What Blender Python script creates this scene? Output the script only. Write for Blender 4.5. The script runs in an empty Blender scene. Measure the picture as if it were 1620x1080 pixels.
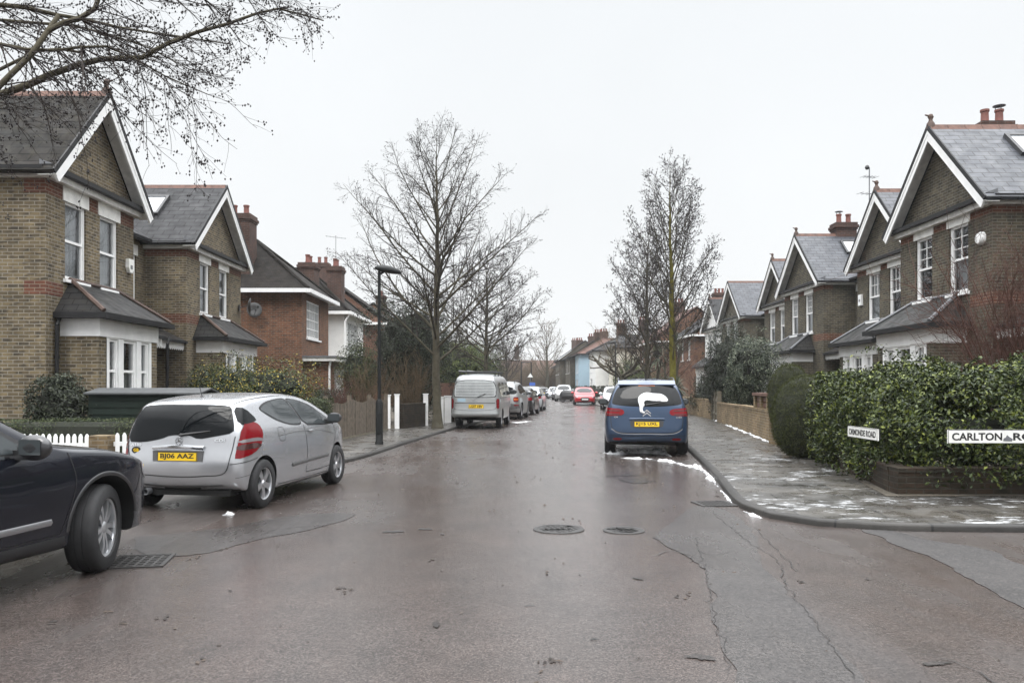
import bpy, bmesh, math, random
import numpy as np
from math import radians, sin, cos, pi, sqrt, atan2
from mathutils import Vector, Matrix
from mathutils.bvhtree import BVHTree
from mathutils.geometry import delaunay_2d_cdt, tessellate_polygon

# ------------------------------------------------------------------ camera, sky, sun, exposure
C = bpy.context.scene.collection
SC = bpy.context.scene
cam_d = bpy.data.cameras.new("camera")
cam = bpy.data.objects.new("camera", cam_d)
C.objects.link(cam)
cam.location = (0, 0, 1.45)
cam.rotation_euler = (radians(90), 0, 0)
cam_d.lens = 28.0
cam_d.sensor_width = 36.0
cam_d.shift_y = 72 / 1620
cam_d.clip_start = 0.05
cam_d.clip_end = 3000
SC.camera = cam

SUN_EL, SUN_AZ = 55, 200          # overcast: only a trace of direction, from high behind the viewer
world = bpy.data.worlds.new("World")
SC.world = world
world.use_nodes = True
nt = world.node_tree
nt.nodes.clear()
out = nt.nodes.new("ShaderNodeOutputWorld")
bg = nt.nodes.new("ShaderNodeBackground")
sky = nt.nodes.new("ShaderNodeTexSky")
sky.sky_type = 'NISHITA'
sky.sun_disc = False
sky.sun_elevation = radians(SUN_EL)
sky.sun_rotation = radians(SUN_AZ)
sky.dust_density = 4.0
tc = nt.nodes.new("ShaderNodeTexCoord")
sep = nt.nodes.new("ShaderNodeSeparateXYZ")
nt.links.new(tc.outputs["Generated"], sep.inputs[0])
ramp = nt.nodes.new("ShaderNodeValToRGB")          # cloud layer: paler at the horizon, brightest overhead
els = ramp.color_ramp.elements
els[0].position = 0.0
els[0].color = (7.5, 7.65, 7.8, 1)
els[1].position = 1.0
els[1].color = (46.0, 46.8, 47.8, 1)
e = els.new(0.48); e.color = (7.35, 7.6, 7.8, 1)
e = els.new(0.10); e.color = (7.65, 7.8, 7.9, 1)
e = els.new(0.62); e.color = (30.0, 30.6, 31.3, 1)
nt.links.new(sep.outputs["Z"], ramp.inputs[0])
noi = nt.nodes.new("ShaderNodeTexNoise")
noi.inputs["Scale"].default_value = 2.2
noi.inputs["Detail"].default_value = 3
nt.links.new(tc.outputs["Generated"], noi.inputs["Vector"])
mr = nt.nodes.new("ShaderNodeMapRange")
mr.inputs[1].default_value = 0.3; mr.inputs[2].default_value = 0.7
mr.inputs[3].default_value = 0.965; mr.inputs[4].default_value = 1.03
nt.links.new(noi.outputs[0], mr.inputs[0])
mul = nt.nodes.new("ShaderNodeVectorMath"); mul.operation = 'SCALE'
nt.links.new(ramp.outputs[0], mul.inputs[0]); nt.links.new(mr.outputs[0], mul.inputs["Scale"])
mix = nt.nodes.new("ShaderNodeMix"); mix.data_type = 'RGBA'
mix.inputs[0].default_value = 0.97
nt.links.new(sky.outputs[0], mix.inputs[6])
nt.links.new(mul.outputs[0], mix.inputs[7])
nt.links.new(mix.outputs[2], bg.inputs[0])
bg.inputs[1].default_value = 0.10
nt.links.new(bg.outputs[0], out.inputs[0])

sun_d = bpy.data.lights.new("sun", 'SUN')
sun_d.energy = 1.0
sun_d.angle = radians(25)
sun_d.color = (1.0, 0.97, 0.93)
sun = bpy.data.objects.new("sun", sun_d)
C.objects.link(sun)
sun.rotation_euler = (radians(90 - SUN_EL), 0, radians(180 - SUN_AZ))
sun.location = (0, -20, 40)
vs = SC.view_settings
SC.display_settings.display_device = 'sRGB'
vs.view_transform = 'Standard'
vs.look = 'None'
vs.exposure = 0.34
vs.gamma = 1.0
cy = SC.cycles
cy.use_denoising = True
cy.max_bounces = 6
cy.diffuse_bounces = 3
cy.glossy_bounces = 3
cy.transmission_bounces = 4
cy.transparent_max_bounces = 10
cy.volume_bounces = 1
cy.caustics_reflective = False
cy.caustics_refractive = False

# ------------------------------------------------------------------ helpers: objects
DG = bpy.context.evaluated_depsgraph_get

def tag(o, label=None, cat=None, group=None, kind=None):
    if label: o['label'] = label
    if cat: o['category'] = cat
    if group: o['group'] = group
    if kind: o['kind'] = kind
    return o

def empty(name, loc=(0, 0, 0), rz=0.0, parent=None):
    o = bpy.data.objects.new(name, None)
    o.empty_display_size = 0.2
    C.objects.link(o)
    o.location = loc
    o.rotation_euler = (0, 0, rz)
    if parent: o.parent = parent
    return o

def thing(name, label, cat, loc=(0, 0, 0), rz=0.0, group=None):
    return tag(empty(name, loc, rz), label, cat, group)

def link(name, me, m=None, parent=None):
    o = bpy.data.objects.new(name, me)
    C.objects.link(o)
    if m is not None:
        me.materials.clear()
        for mm in (m if isinstance(m, (list, tuple)) else [m]): me.materials.append(mm)
    if parent: o.parent = parent
    return o

def copy_tree(o, parent=None):
    c = o.copy()
    C.objects.link(c)
    c.parent = parent
    for ch in list(o.children): copy_tree(ch, c)
    return c

def auto_uv(me):
    """metric box mapping: u along the face's level direction, v up its slope"""
    n = len(me.polygons)
    if not n: return
    uv = me.uv_layers.new(name="UVMap")
    nv = len(me.vertices); nl = len(me.loops)
    co = np.empty(nv * 3); me.vertices.foreach_get("co", co); co = co.reshape(-1, 3)
    li = np.empty(nl, dtype=np.int32); me.loops.foreach_get("vertex_index", li)
    nn = np.empty(n * 3); me.polygons.foreach_get("normal", nn); nn = nn.reshape(-1, 3)
    tot = np.empty(n, dtype=np.int32); me.polygons.foreach_get("loop_total", tot)
    t = np.cross(np.array([0, 0, 1.0])[None], nn)
    ln = np.linalg.norm(t, axis=1)
    flat = ln < 0.08
    t[flat] = (1, 0, 0); ln[flat] = 1
    t /= ln[:, None]
    b = np.cross(nn, t)
    b[flat] = (0, 1, 0)
    pi_ = np.repeat(np.arange(n), tot)
    P = co[li]
    out = np.stack([(P * t[pi_]).sum(1), (P * b[pi_]).sum(1)], 1)
    uv.data.foreach_set("uv", out.ravel().astype(np.float32))

class MB:
    """collects faces; build() links them as one mesh object"""
    def __init__(s, M=None):
        s.v = []; s.f = []; s.mi = []; s.M = M; s.k = 0
    def add(s, vs_, fs):
        o = len(s.v)
        for p in vs_:
            p = Vector(p)
            s.v.append(tuple(s.M @ p) if s.M is not None else tuple(p))
        for f in fs:
            s.f.append([i + o for i in f]); s.mi.append(s.k)
        return s
    def poly(s, pts): return s.add(pts, [list(range(len(pts)))])
    def box(s, x0, x1, y0, y1, z0, z1):
        return s.add([(x0,y0,z0),(x1,y0,z0),(x1,y1,z0),(x0,y1,z0),(x0,y0,z1),(x1,y0,z1),(x1,y1,z1),(x0,y1,z1)],
                     [(3,2,1,0),(4,5,6,7),(0,1,5,4),(1,2,6,5),(2,3,7,6),(3,0,4,7)])
    def prism(s, pts, d):
        """closed polygon extruded by vector d"""
        n = len(pts); d = Vector(d)
        a = [Vector(p) for p in pts]
        nrm = Vector((0, 0, 0))
        for i in range(n): nrm += a[i].cross(a[(i + 1) % n])
        if nrm.dot(d) > 0: a.reverse()
        return s.add(a + [p + d for p in a], [list(range(n)), list(range(2*n-1, n-1, -1))] +
                     [((i+1) % n, i, n+i, n+(i+1) % n) for i in range(n)])
    def tube(s, p0, p1, r0, r1=None, n=8, caps=True):
        r1 = r0 if r1 is None else r1
        p0, p1 = Vector(p0), Vector(p1)
        d = (p1 - p0).normalized()
        u = d.cross(Vector((0, 0, 1)) if abs(d.z) < .95 else Vector((1, 0, 0))).normalized()
        w = d.cross(u)
        A = [p0 + (u*cos(2*pi*i/n) + w*sin(2*pi*i/n))*r0 for i in range(n)]
        B = [p1 + (u*cos(2*pi*i/n) + w*sin(2*pi*i/n))*r1 for i in range(n)]
        f = [(i, (i+1) % n, n+(i+1) % n, n+i) for i in range(n)]
        if caps: f += [list(range(n-1, -1, -1)), list(range(n, 2*n))]
        return s.add(A + B, f)
    def path(s, pts, r, n=8):
        for a, b in zip(pts[:-1], pts[1:]): s.tube(a, b, r, r, n)
        return s
    def lathe(s, prof, n=24, axis='z', c=(0, 0, 0)):
        """profile [(r, h)...] turned round an axis"""
        V = []; F = []; m = len(prof); c = Vector(c)
        for i in range(n):
            a = 2*pi*i/n
            for r, h in prof:
                p = (r*cos(a), r*sin(a), h)
                if axis == 'y': p = (r*cos(a), h, -r*sin(a))
                if axis == 'x': p = (h, r*cos(a), r*sin(a))
                V.append(c + Vector(p))
        for i in range(n):
            j = (i+1) % n
            for k in range(m-1): F.append((i*m+k, j*m+k, j*m+k+1, i*m+k+1))
        return s.add(V, F)
    def build(s, name, m, parent=None, smooth=False, uv=True, sharp=None):
        me = bpy.data.meshes.new(name)
        me.from_pydata(s.v, [], s.f)
        if s.k: me.polygons.foreach_set("material_index", s.mi)
        me.validate()
        if uv: auto_uv(me)
        o = link(name, me, m, parent)
        if smooth or sharp:
            me.polygons.foreach_set("use_smooth", [True]*len(me.polygons))
            if sharp: me.set_sharp_from_angle(angle=radians(sharp))
        return o

def np_mesh(name, V, F, m, parent=None, smooth=False, uv=None):
    V = np.asarray(V, dtype=np.float32); F = np.asarray(F, dtype=np.int32)
    k = F.shape[1]
    me = bpy.data.meshes.new(name)
    me.vertices.add(len(V)); me.vertices.foreach_set("co", V.ravel())
    me.loops.add(F.size); me.loops.foreach_set("vertex_index", F.ravel())
    me.polygons.add(len(F))
    me.polygons.foreach_set("loop_start", np.arange(0, F.size, k, dtype=np.int32))
    if smooth: me.polygons.foreach_set("use_smooth", np.ones(len(F), dtype=bool))
    me.update(calc_edges=True)
    return link(name, me, m, parent)

def applied(o):
    """mesh of o with its modifiers applied, replaces its data"""
    dg = DG()
    dg.update()
    me = bpy.data.meshes.new_from_object(o.evaluated_get(dg))
    old = o.data
    o.modifiers.clear()
    o.data = me
    return me

def text_mesh(txt, size, ext=0.001, spacing=1.0, align='CENTER'):
    cu = bpy.data.curves.new("lettering", 'FONT')
    cu.body = txt; cu.size = size; cu.extrude = ext; cu.offset = size*.028
    cu.align_x = align; cu.align_y = 'CENTER'
    cu.space_character = spacing
    cu.resolution_u = 3
    o = bpy.data.objects.new("lettering", cu)
    C.objects.link(o)
    dg = DG(); dg.update()
    me = bpy.data.meshes.new_from_object(o.evaluated_get(dg))
    bpy.data.objects.remove(o)
    bpy.data.curves.remove(cu)
    return me

def lettering(txt, size, m, parent, origin, right, up, sx=1.0, spacing=1.0, width=None, height=None, ext=0.001, bold=0.0):
    me = text_mesh(txt, size, ext, spacing)
    co = np.empty(len(me.vertices)*3); me.vertices.foreach_get("co", co); co = co.reshape(-1, 3)
    mn, mx = co[:, :2].min(0), co[:, :2].max(0)
    c = (mn + mx)/2
    k = np.array([(width/(mx-mn)[0]) if width else sx, (height/(mx-mn)[1]) if height else 1.0])
    co[:, :2] = (co[:, :2] - c)*k
    r = np.array(Vector(right).normalized()); u = np.array(Vector(up).normalized()); n = np.cross(r, u)
    W = np.array(origin)[None] + co[:, :1]*r + co[:, 1:2]*u + co[:, 2:3]*n
    me.vertices.foreach_set("co", W.ravel())
    me.update()
    return link("lettering", me, m, parent)

# ------------------------------------------------------------------ helpers: materials
def new_mat(name):
    m = bpy.data.materials.new(name)
    m.use_nodes = True
    t = m.node_tree
    return m, t, t.nodes["Principled BSDF"]

def N(t, kind, **kw):
    n = t.nodes.new("ShaderNode" + kind)
    for k, v in kw.items():
        if hasattr(n, k): setattr(n, k, v)
        else: n.inputs[k.replace("_", " ")].default_value = v
    return n

def rgba(c): return (c[0], c[1], c[2], 1.0)

def mixc(t, fac, a, b, blend='MIX'):
    n = t.nodes.new("ShaderNodeMix"); n.data_type = 'RGBA'; n.blend_type = blend
    for i, v in ((0, fac), (6, a), (7, b)):
        if hasattr(v, "node"): t.links.new(v, n.inputs[i])
        elif i == 0: n.inputs[0].default_value = v
        else: n.inputs[i].default_value = rgba(v)
    return n.outputs[2]

def rng_(t, v, a, b, c, d):
    n = t.nodes.new("ShaderNodeMapRange")
    n.inputs[1].default_value = a; n.inputs[2].default_value = b
    n.inputs[3].default_value = c; n.inputs[4].default_value = d
    t.links.new(v, n.inputs[0])
    return n.outputs[0]

def coords(t, kind="Object", scale=(1, 1, 1), rot=(0, 0, 0)):
    tcn = t.nodes.new("ShaderNodeTexCoord")
    mp = t.nodes.new("ShaderNodeMapping")
    mp.inputs["Scale"].default_value = scale
    mp.inputs["Rotation"].default_value = rot
    t.links.new(tcn.outputs[kind], mp.inputs[0])
    return mp.outputs[0]

def noise(t, vec, scale, detail=3, rough=0.55):
    n = t.nodes.new("ShaderNodeTexNoise")
    n.inputs["Scale"].default_value = scale
    n.inputs["Detail"].default_value = detail
    n.inputs["Roughness"].default_value = rough
    if vec is not None: t.links.new(vec, n.inputs["Vector"])
    return n.outputs[0]

def bump(t, bsdf, h, strength=0.3, dist=0.01):
    b = t.nodes.new("ShaderNodeBump")
    b.inputs["Strength"].default_value = strength
    b.inputs["Distance"].default_value = dist
    t.links.new(h, b.inputs["Height"])
    t.links.new(b.outputs[0], bsdf.inputs["Normal"])

def plain(name, col, rough=0.5, metal=0.0, spec=0.5, coat=0.0, var=0.0, vscale=6.0, bumpy=0.0, bscale=60.0):
    m, t, b = new_mat(name)
    b.inputs["Base Color"].default_value = rgba(col)
    b.inputs["Roughness"].default_value = rough
    b.inputs["Metallic"].default_value = metal
    b.inputs["Specular IOR Level"].default_value = spec
    if coat:
        b.inputs["Coat Weight"].default_value = coat
        b.inputs["Coat Roughness"].default_value = 0.05
    if var:
        v = coords(t)
        n = noise(t, v, vscale, 5, 0.65)
        f = rng_(t, n, 0.3, 0.7, 1 - var, 1 + var*0.6)
        mm = t.nodes.new("ShaderNodeVectorMath"); mm.operation = 'SCALE'
        mm.inputs[0].default_value = col
        t.links.new(f, mm.inputs["Scale"])
        t.links.new(mm.outputs[0], b.inputs["Base Color"])
    if bumpy: bump(t, b, noise(t, coords(t), bscale, 3), bumpy, 0.01)
    return m

def brick_mat(name, c1, c2, c3, mortar, bw=0.225, bh=0.075, ms=0.010, dirt=0.5, rough=0.85, var=0.5):
    m, t, b = new_mat(name)
    uv = coords(t, "UV")
    bt = N(t, "TexBrick")
    bt.offset = 0.5
    bt.inputs["Color1"].default_value = rgba(c1)
    bt.inputs["Color2"].default_value = rgba(c2)
    bt.inputs["Mortar"].default_value = rgba(mortar)
    bt.inputs["Scale"].default_value = 1.0
    bt.inputs["Mortar Size"].default_value = ms
    bt.inputs["Mortar Smooth"].default_value = 0.3
    bt.inputs["Bias"].default_value = 0.0
    bt.inputs["Brick Width"].default_value = bw
    bt.inputs["Row Height"].default_value = bh
    t.links.new(uv, bt.inputs["Vector"])
    # odd darker or redder bricks: brick-sized cells
    mp = coords(t, "UV", scale=(1/bw*0.97, 1/bh*0.97, 1))
    wn = noise(t, mp, 0.9, 1, 0.5)
    f = rng_(t, wn, 0.52, 0.66, 0, var)
    notm = t.nodes.new("ShaderNodeMath"); notm.operation = 'SUBTRACT'; notm.inputs[0].default_value = 1
    t.links.new(bt.outputs["Fac"], notm.inputs[1])
    ff = t.nodes.new("ShaderNodeMath"); ff.operation = 'MULTIPLY'
    t.links.new(f, ff.inputs[0]); t.links.new(notm.outputs[0], ff.inputs[1])
    col = mixc(t, ff.outputs[0], bt.outputs["Color"], c3)
    n2 = noise(t, coords(t, "UV"), 0.7, 6, 0.7)
    sc = rng_(t, n2, 0.3, 0.72, 1.0 - dirt, 1.15)
    n3 = noise(t, coords(t, "UV", scale=(1, .35, 1)), 5.0, 4, 0.7)
    s3 = rng_(t, n3, 0.3, 0.7, 0.8, 1.15)
    mm = t.nodes.new("ShaderNodeMath"); mm.operation = 'MULTIPLY'
    t.links.new(sc, mm.inputs[0]); t.links.new(s3, mm.inputs[1])
    vm = t.nodes.new("ShaderNodeVectorMath"); vm.operation = 'SCALE'
    t.links.new(col, vm.inputs[0]); t.links.new(mm.outputs[0], vm.inputs["Scale"])
    t.links.new(vm.outputs[0], b.inputs["Base Color"])
    b.inputs["Roughness"].default_value = rough
    b.inputs["Specular IOR Level"].default_value = 0.25
    hs = t.nodes.new("ShaderNodeMath"); hs.operation = 'MULTIPLY_ADD'
    hs.inputs[1].default_value = 0.3
    t.links.new(noise(t, coords(t, "UV"), 45, 2), hs.inputs[0]); t.links.new(notm.outputs[0], hs.inputs[2])
    bump(t, b, hs.outputs[0], 0.6, 0.008)
    return m

def slate_mat(name, c1, c2, bw=0.33, bh=0.2, ms=0.006, rough=0.42, moss=None, mossamt=0.0):
    m, t, b = new_mat(name)
    b.inputs['Specular IOR Level'].default_value = .32 if rough < .5 else .12
    uv = coords(t, "UV")
    bt = N(t, "TexBrick")
    bt.offset = 0.5
    bt.inputs["Color1"].default_value = rgba(c1)
    bt.inputs["Color2"].default_value = rgba(c2)
    bt.inputs["Mortar"].default_value = (c1[0]*.22, c1[1]*.22, c1[2]*.22, 1)
    bt.inputs["Scale"].default_value = 1.0
    bt.inputs["Mortar Size"].default_value = ms
    bt.inputs["Mortar Smooth"].default_value = 0.1
    bt.inputs["Brick Width"].default_value = bw
    bt.inputs["Row Height"].default_value = bh
    t.links.new(uv, bt.inputs["Vector"])
    n2 = noise(t, uv, 1.1, 5, 0.65)
    sc = rng_(t, n2, 0.3, 0.7, 0.7, 1.25)
    vm = t.nodes.new("ShaderNodeVectorMath"); vm.operation = 'SCALE'
    t.links.new(bt.outputs["Color"], vm.inputs[0]); t.links.new(sc, vm.inputs["Scale"])
    col = vm.outputs[0]
    if moss:
        n4 = noise(t, uv, 4.0, 6, 0.75)
        col = mixc(t, rng_(t, n4, 0.5, 0.75, 0, mossamt), col, moss)
    t.links.new(col, b.inputs["Base Color"])
    # each course tilts: lower edge proud
    sx = t.nodes.new("ShaderNodeSeparateXYZ"); t.links.new(uv, sx.inputs[0])
    fr = t.nodes.new("ShaderNodeMath"); fr.operation = 'DIVIDE'; fr.inputs[1].default_value = bh
    t.links.new(sx.outputs[1], fr.inputs[0])
    f2 = t.nodes.new("ShaderNodeMath"); f2.operation = 'FRACT'; t.links.new(fr.outputs[0], f2.inputs[0])
    h = t.nodes.new("ShaderNodeMath"); h.operation = 'SUBTRACT'; h.inputs[0].default_value = 1
    t.links.new(f2.outputs[0], h.inputs[1])
    bump(t, b, h.outputs[0], 0.6, 0.012)
    r = rng_(t, noise(t, uv, 3, 4), 0.3, 0.7, rough-.12, rough+.15)
    t.links.new(r, b.inputs["Roughness"])
    return m

def leaf_mat(name, c1, c2, c3=None, rough=0.45, spec=0.4):
    m, t, b = new_mat(name)
    g = N(t, "NewGeometry")
    r = t.nodes.new("ShaderNodeValToRGB")
    r.color_ramp.elements[0].color = rgba(c1); r.color_ramp.elements[0].position = 0.15
    r.color_ramp.elements[1].color = rgba(c2); r.color_ramp.elements[1].position = 0.85
    if c3:
        r.color_ramp.elements[1].position = 0.75
        e = r.color_ramp.elements.new(0.97); e.color = rgba(c3)
    t.links.new(g.outputs["Random Per Island"], r.inputs[0])
    t.links.new(r.outputs[0], b.inputs["Base Color"])
    b.inputs["Roughness"].default_value = rough
    b.inputs["Specular IOR Level"].default_value = spec
    return m

def glass_mat(name, tint=(0.84, 0.87, 0.88), base=0.06):
    m = bpy.data.materials.new(name); m.use_nodes = True
    t = m.node_tree; t.nodes.clear()
    o = t.nodes.new("ShaderNodeOutputMaterial")
    tr = t.nodes.new("ShaderNodeBsdfTransparent"); tr.inputs[0].default_value = rgba(tint)
    gl = t.nodes.new("ShaderNodeBsdfGlossy"); gl.inputs["Roughness"].default_value = 0.015
    gl.inputs[0].default_value = (.95, .97, 1, 1)
    fr = t.nodes.new("ShaderNodeFresnel"); fr.inputs[0].default_value = 1.55
    f = rng_(t, fr.outputs[0], 0.0, 1.0, base, 1.0)
    mx = t.nodes.new("ShaderNodeMixShader")
    t.links.new(f, mx.inputs[0]); t.links.new(tr.outputs[0], mx.inputs[1]); t.links.new(gl.outputs[0], mx.inputs[2])
    n = noise(t, coords(t, "Object"), 1.4, 1)
    bp = t.nodes.new("ShaderNodeBump"); bp.inputs["Strength"].default_value = .06; bp.inputs["Distance"].default_value = .05
    t.links.new(n, bp.inputs["Height"]); t.links.new(bp.outputs[0], gl.inputs["Normal"])
    t.links.new(mx.outputs[0], o.inputs[0])
    return m

def W(px, py, Y):
    """where a point seen at photo pixel (px, py) stands if it is Y metres down the street"""
    k = 1260.0/Y
    return Vector(((px-810)/k, Y, 1.45 + (612-py)/k))
def G(px, py, z=0.0):
    k = (py-612)/(1.45-z)
    return Vector(((px-810)/k, 1260.0/k, z))

def catmull(pts, step=0.5):
    P = [np.array(p, float) for p in pts]
    P = [2*P[0]-P[1]] + P + [2*P[-1]-P[-2]]
    res = []
    for i in range(1, len(P)-2):
        a, b, c, d = P[i-1:i+3]
        # centripetal
        def tj(ti, p, q): return ti + max(1e-6, np.linalg.norm(q-p))**0.5
        t0 = 0; t1 = tj(t0, a, b); t2 = tj(t1, b, c); t3 = tj(t2, c, d)
        n = max(1, int(np.linalg.norm(c-b)/step))
        for k in range(n):
            t = t1 + (t2-t1)*k/n
            A1 = (t1-t)/(t1-t0)*a+(t-t0)/(t1-t0)*b; A2 = (t2-t)/(t2-t1)*b+(t-t1)/(t2-t1)*c; A3 = (t3-t)/(t3-t2)*c+(t-t2)/(t3-t2)*d
            B1 = (t2-t)/(t2-t0)*A1+(t-t0)/(t2-t0)*A2; B2 = (t3-t)/(t3-t1)*A2+(t-t1)/(t3-t1)*A3
            res.append((t2-t)/(t2-t1)*B1+(t-t1)/(t2-t1)*B2)
    res.append(P[-2])
    return np.array(res)
# ------------------------------------------------------------------ materials
M = {}
M['stock'] = brick_mat("stock_brick", (.215, .165, .092), (.115, .09, .055), (.042, .036, .03), (.27, .245, .20), dirt=.5, var=.75)
M['stock_dark'] = brick_mat("dark_stock_brick", (.125, .105, .066), (.065, .056, .040), (.03, .027, .024), (.165, .152, .128), dirt=.5, var=.7)
M['redbrick'] = brick_mat("red_brick", (.165, .064, .037), (.12, .046, .031), (.07, .035, .028), (.22, .17, .13), dirt=.4)
M['brown_brick'] = brick_mat("brown_red_brick", (.235, .098, .05), (.155, .07, .04), (.06, .04, .032), (.20, .165, .13), dirt=.4, var=.7)
M['chimney'] = brick_mat("sooty_chimney_brick", (.105, .052, .038), (.075, .04, .032), (.04, .03, .027), (.11, .09, .078), dirt=.5)
M['wall_brick'] = brick_mat("garden_wall_brick", (.30, .215, .115), (.20, .14, .075), (.11, .075, .045), (.28, .24, .18), dirt=.6, var=.7)
M['low_brick'] = brick_mat("low_wall_brick", (.060, .038, .024), (.035, .027, .018), (.018, .018, .010), (.055, .05, .038), dirt=.75, var=.8)
M['slate_old'] = slate_mat("old_roof_tiles", (.020, .0175, .015), (.0125, .0118, .0105), bw=.6, bh=.27, ms=.020, moss=(.062, .055, .034), mossamt=.4, rough=.75)
M['slate'] = slate_mat("grey_slates", (.032, .032, .034), (.022, .0225, .024), bw=.5, bh=.25, ms=.018, rough=.55)
M['slate_blue'] = slate_mat("blue_grey_slates", (.062, .066, .077), (.042, .046, .055), bw=.40, bh=.21, ms=.014, rough=.46)
M['slate_bay'] = slate_mat("bay_slates", (.030, .029, .028), (.020, .020, .0205), bw=.3, bh=.18, ms=.013, rough=.5, moss=(.06, .052, .03), mossamt=.3)
M['plain_tile'] = slate_mat("dark_plain_tiles", (.020, .0165, .014), (.013, .0115, .0105), bw=.17, bh=.11, rough=.8, moss=(.034, .028, .02), mossamt=.4)
M['red_tile'] = slate_mat("red_roof_tiles", (.13, .07, .055), (.09, .055, .045), bw=.17, bh=.11, rough=.6)
M['ridge'] = plain("terracotta", (.115, .055, .038), .75, var=.45, vscale=5)
M['hip'] = plain("brown_hip_tiles", (.075, .045, .034), .7, var=.4, vscale=5)
M['pot'] = plain("chimney_pot_clay", (.17, .06, .045), .7, var=.35, vscale=6)
M['lead'] = plain("lead", (.15, .155, .165), .5, .2, var=.25, vscale=8)
M['white'] = plain("white_paint", (.85, .85, .84), .4, var=.09, vscale=3)
M['white_old'] = plain("weathered_white_paint", (.79, .785, .75), .55, var=.22, vscale=4)
M['render'] = plain("white_render", (.74, .74, .72), .8, var=.12, vscale=1.2, bumpy=.15, bscale=60)
M['cream'] = plain("cream_render", (.66, .63, .54), .8, var=.12, vscale=1.2)
M['blue_render'] = plain("pale_blue_render", (.33, .45, .53), .75, var=.08, vscale=1.0)
M['hazed_brick'] = brick_mat("haze_paled_brick", (.21, .16, .125), (.16, .125, .10), (.12, .09, .07), (.2, .18, .15))  # brick paled so its colour carries the haze of the far end
M['stone'] = plain("bath_stone", (.66, .64, .58), .7, var=.15, vscale=5)
M['black'] = plain("black_gloss_paint", (.010, .010, .011), .55, spec=.3, var=.3, vscale=5)
M['lamp_paint'] = plain("lamp_post_paint", (.008, .009, .009), .5, spec=.25, var=.3)
M['darkgrey'] = plain("dark_grey_plastic", (.03, .03, .032), .5)
M['glass'] = glass_mat("window_glass")
M['curtain'] = plain("net_curtain", (.76, .77, .78), .9, var=.1, vscale=2)
M['room_dim'] = plain("dim_room", (.05, .05, .055), .9, var=.5, vscale=2)  # dark colour stands in for the unlit room behind a window
M['roofglass'] = plain("roof_light_glass", (.30, .32, .34), .04, 0, .9, coat=.8)
M['bark'] = plain("bark", (.062, .052, .038), .95, spec=.2, var=.45, vscale=9, bumpy=.5, bscale=40)
M['bark_green'] = plain("algae_bark", (.12, .108, .022), .95, spec=.2, var=.5, vscale=4, bumpy=.5, bscale=40)
M['bark_mid'] = plain("mossy_bark", (.072, .064, .045), .95, spec=.2, var=.45, vscale=5, bumpy=.5, bscale=40)
M['twig'] = plain("twig", (.034, .027, .024), .9, spec=.2, var=.3, vscale=8)
M['twig_red'] = plain("reddish_twig", (.085, .042, .032), .85, spec=.2, var=.3, vscale=8)
M['twig_tan'] = plain("tan_twig", (.115, .083, .05), .85, spec=.2, var=.35, vscale=8)
M['cone'] = plain("alder_cone", (.022, .018, .018), .8)
M['deadleaf'] = leaf_mat("withered_leaf", (.022, .018, .016), (.06, .045, .035), rough=.8)
M['hedge_leaf'] = leaf_mat("laurel_leaf", (.012, .022, .005), (.050, .070, .014), (.155, .18, .032), .42, .3)
M['holly'] = leaf_mat("dark_leaf", (.008, .012, .006), (.026, .034, .017), (.06, .07, .04), .5, .3)
M['varieg'] = leaf_mat("variegated_leaf", (.015, .024, .012), (.055, .072, .043), (.26, .28, .20), .45, .3)
M['yew'] = leaf_mat("yew_leaf", (.026, .032, .010), (.062, .070, .021), None, .8, .15)
M['privet'] = leaf_mat("privet_leaf", (.016, .026, .008), (.045, .062, .020), (.10, .11, .034), .55, .3)
M['choisya'] = leaf_mat("yellow_green_leaf", (.022, .036, .010), (.06, .078, .02), (.40, .30, .04), .5, .3)
M['conifer'] = leaf_mat("conifer_leaf", (.045, .070, .024), (.12, .135, .045), None, .7, .2)
M['palm'] = leaf_mat("cabbage_palm_leaf", (.05, .065, .035), (.11, .125, .07), None, .5)
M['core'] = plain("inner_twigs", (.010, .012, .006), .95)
M['soil'] = plain("garden_soil", (.06, .05, .036), .95, var=.5, vscale=1.2, bumpy=.5, bscale=8)
M['lawn'] = plain("winter_grass", (.06, .07, .028), .95, var=.4, vscale=2, bumpy=.6, bscale=30)
M['fence_wood'] = plain("weathered_boards", (.125, .10, .074), .85, var=.5, vscale=7, bumpy=.3)
M['gate_wood'] = plain("grey_wood", (.17, .15, .11), .85, var=.4, vscale=6)
M['rail_wood'] = plain("dark_red_timber", (.13, .065, .045), .7, var=.35, vscale=5)
M['shed'] = plain("dark_green_boards", (.006, .013, .009), .7, spec=.2, var=.3, vscale=3)
M['shed_roof'] = plain("roofing_felt", (.055, .058, .06), .8, var=.3)
M['snow'] = plain("wet_snow", (.70, .71, .72), .5, var=.38, vscale=11, bumpy=.4, bscale=25)
M['rubber'] = plain("tyre_rubber", (.018, .018, .019), .75, var=.3, vscale=12, bumpy=.2, bscale=80)
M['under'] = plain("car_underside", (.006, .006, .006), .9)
M['trim'] = plain("black_car_trim", (.014, .014, .015), .45)
M['crack'] = plain("road_crack", (.012, .0105, .0095), .6)
M['gap'] = plain("panel_gap", (.008, .008, .009), .6)
M['alloy'] = plain("alloy_rim", (.60, .61, .63), .3, .85, var=.1, vscale=14)
M['alloy_dark'] = plain("grey_alloy_rim", (.42, .42, .44), .32, .85)
M['chrome'] = plain("chrome", (.80, .81, .83), .1, 1.0)
M['carglass'] = plain("car_glass", (.004, .005, .006), .03, 0, .24)
M['carglass_sky'] = plain("sky_toned_car_glass", (.045, .052, .055), .04, 0, .7)  # grey base stands in for sky reflected in the glass
M['blind'] = plain("window_blind", (.42, .44, .44), .35, 0, .6, var=.2)
M['redlamp'] = plain("red_lens", (.17, .004, .008), .15, 0, .4)
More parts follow.
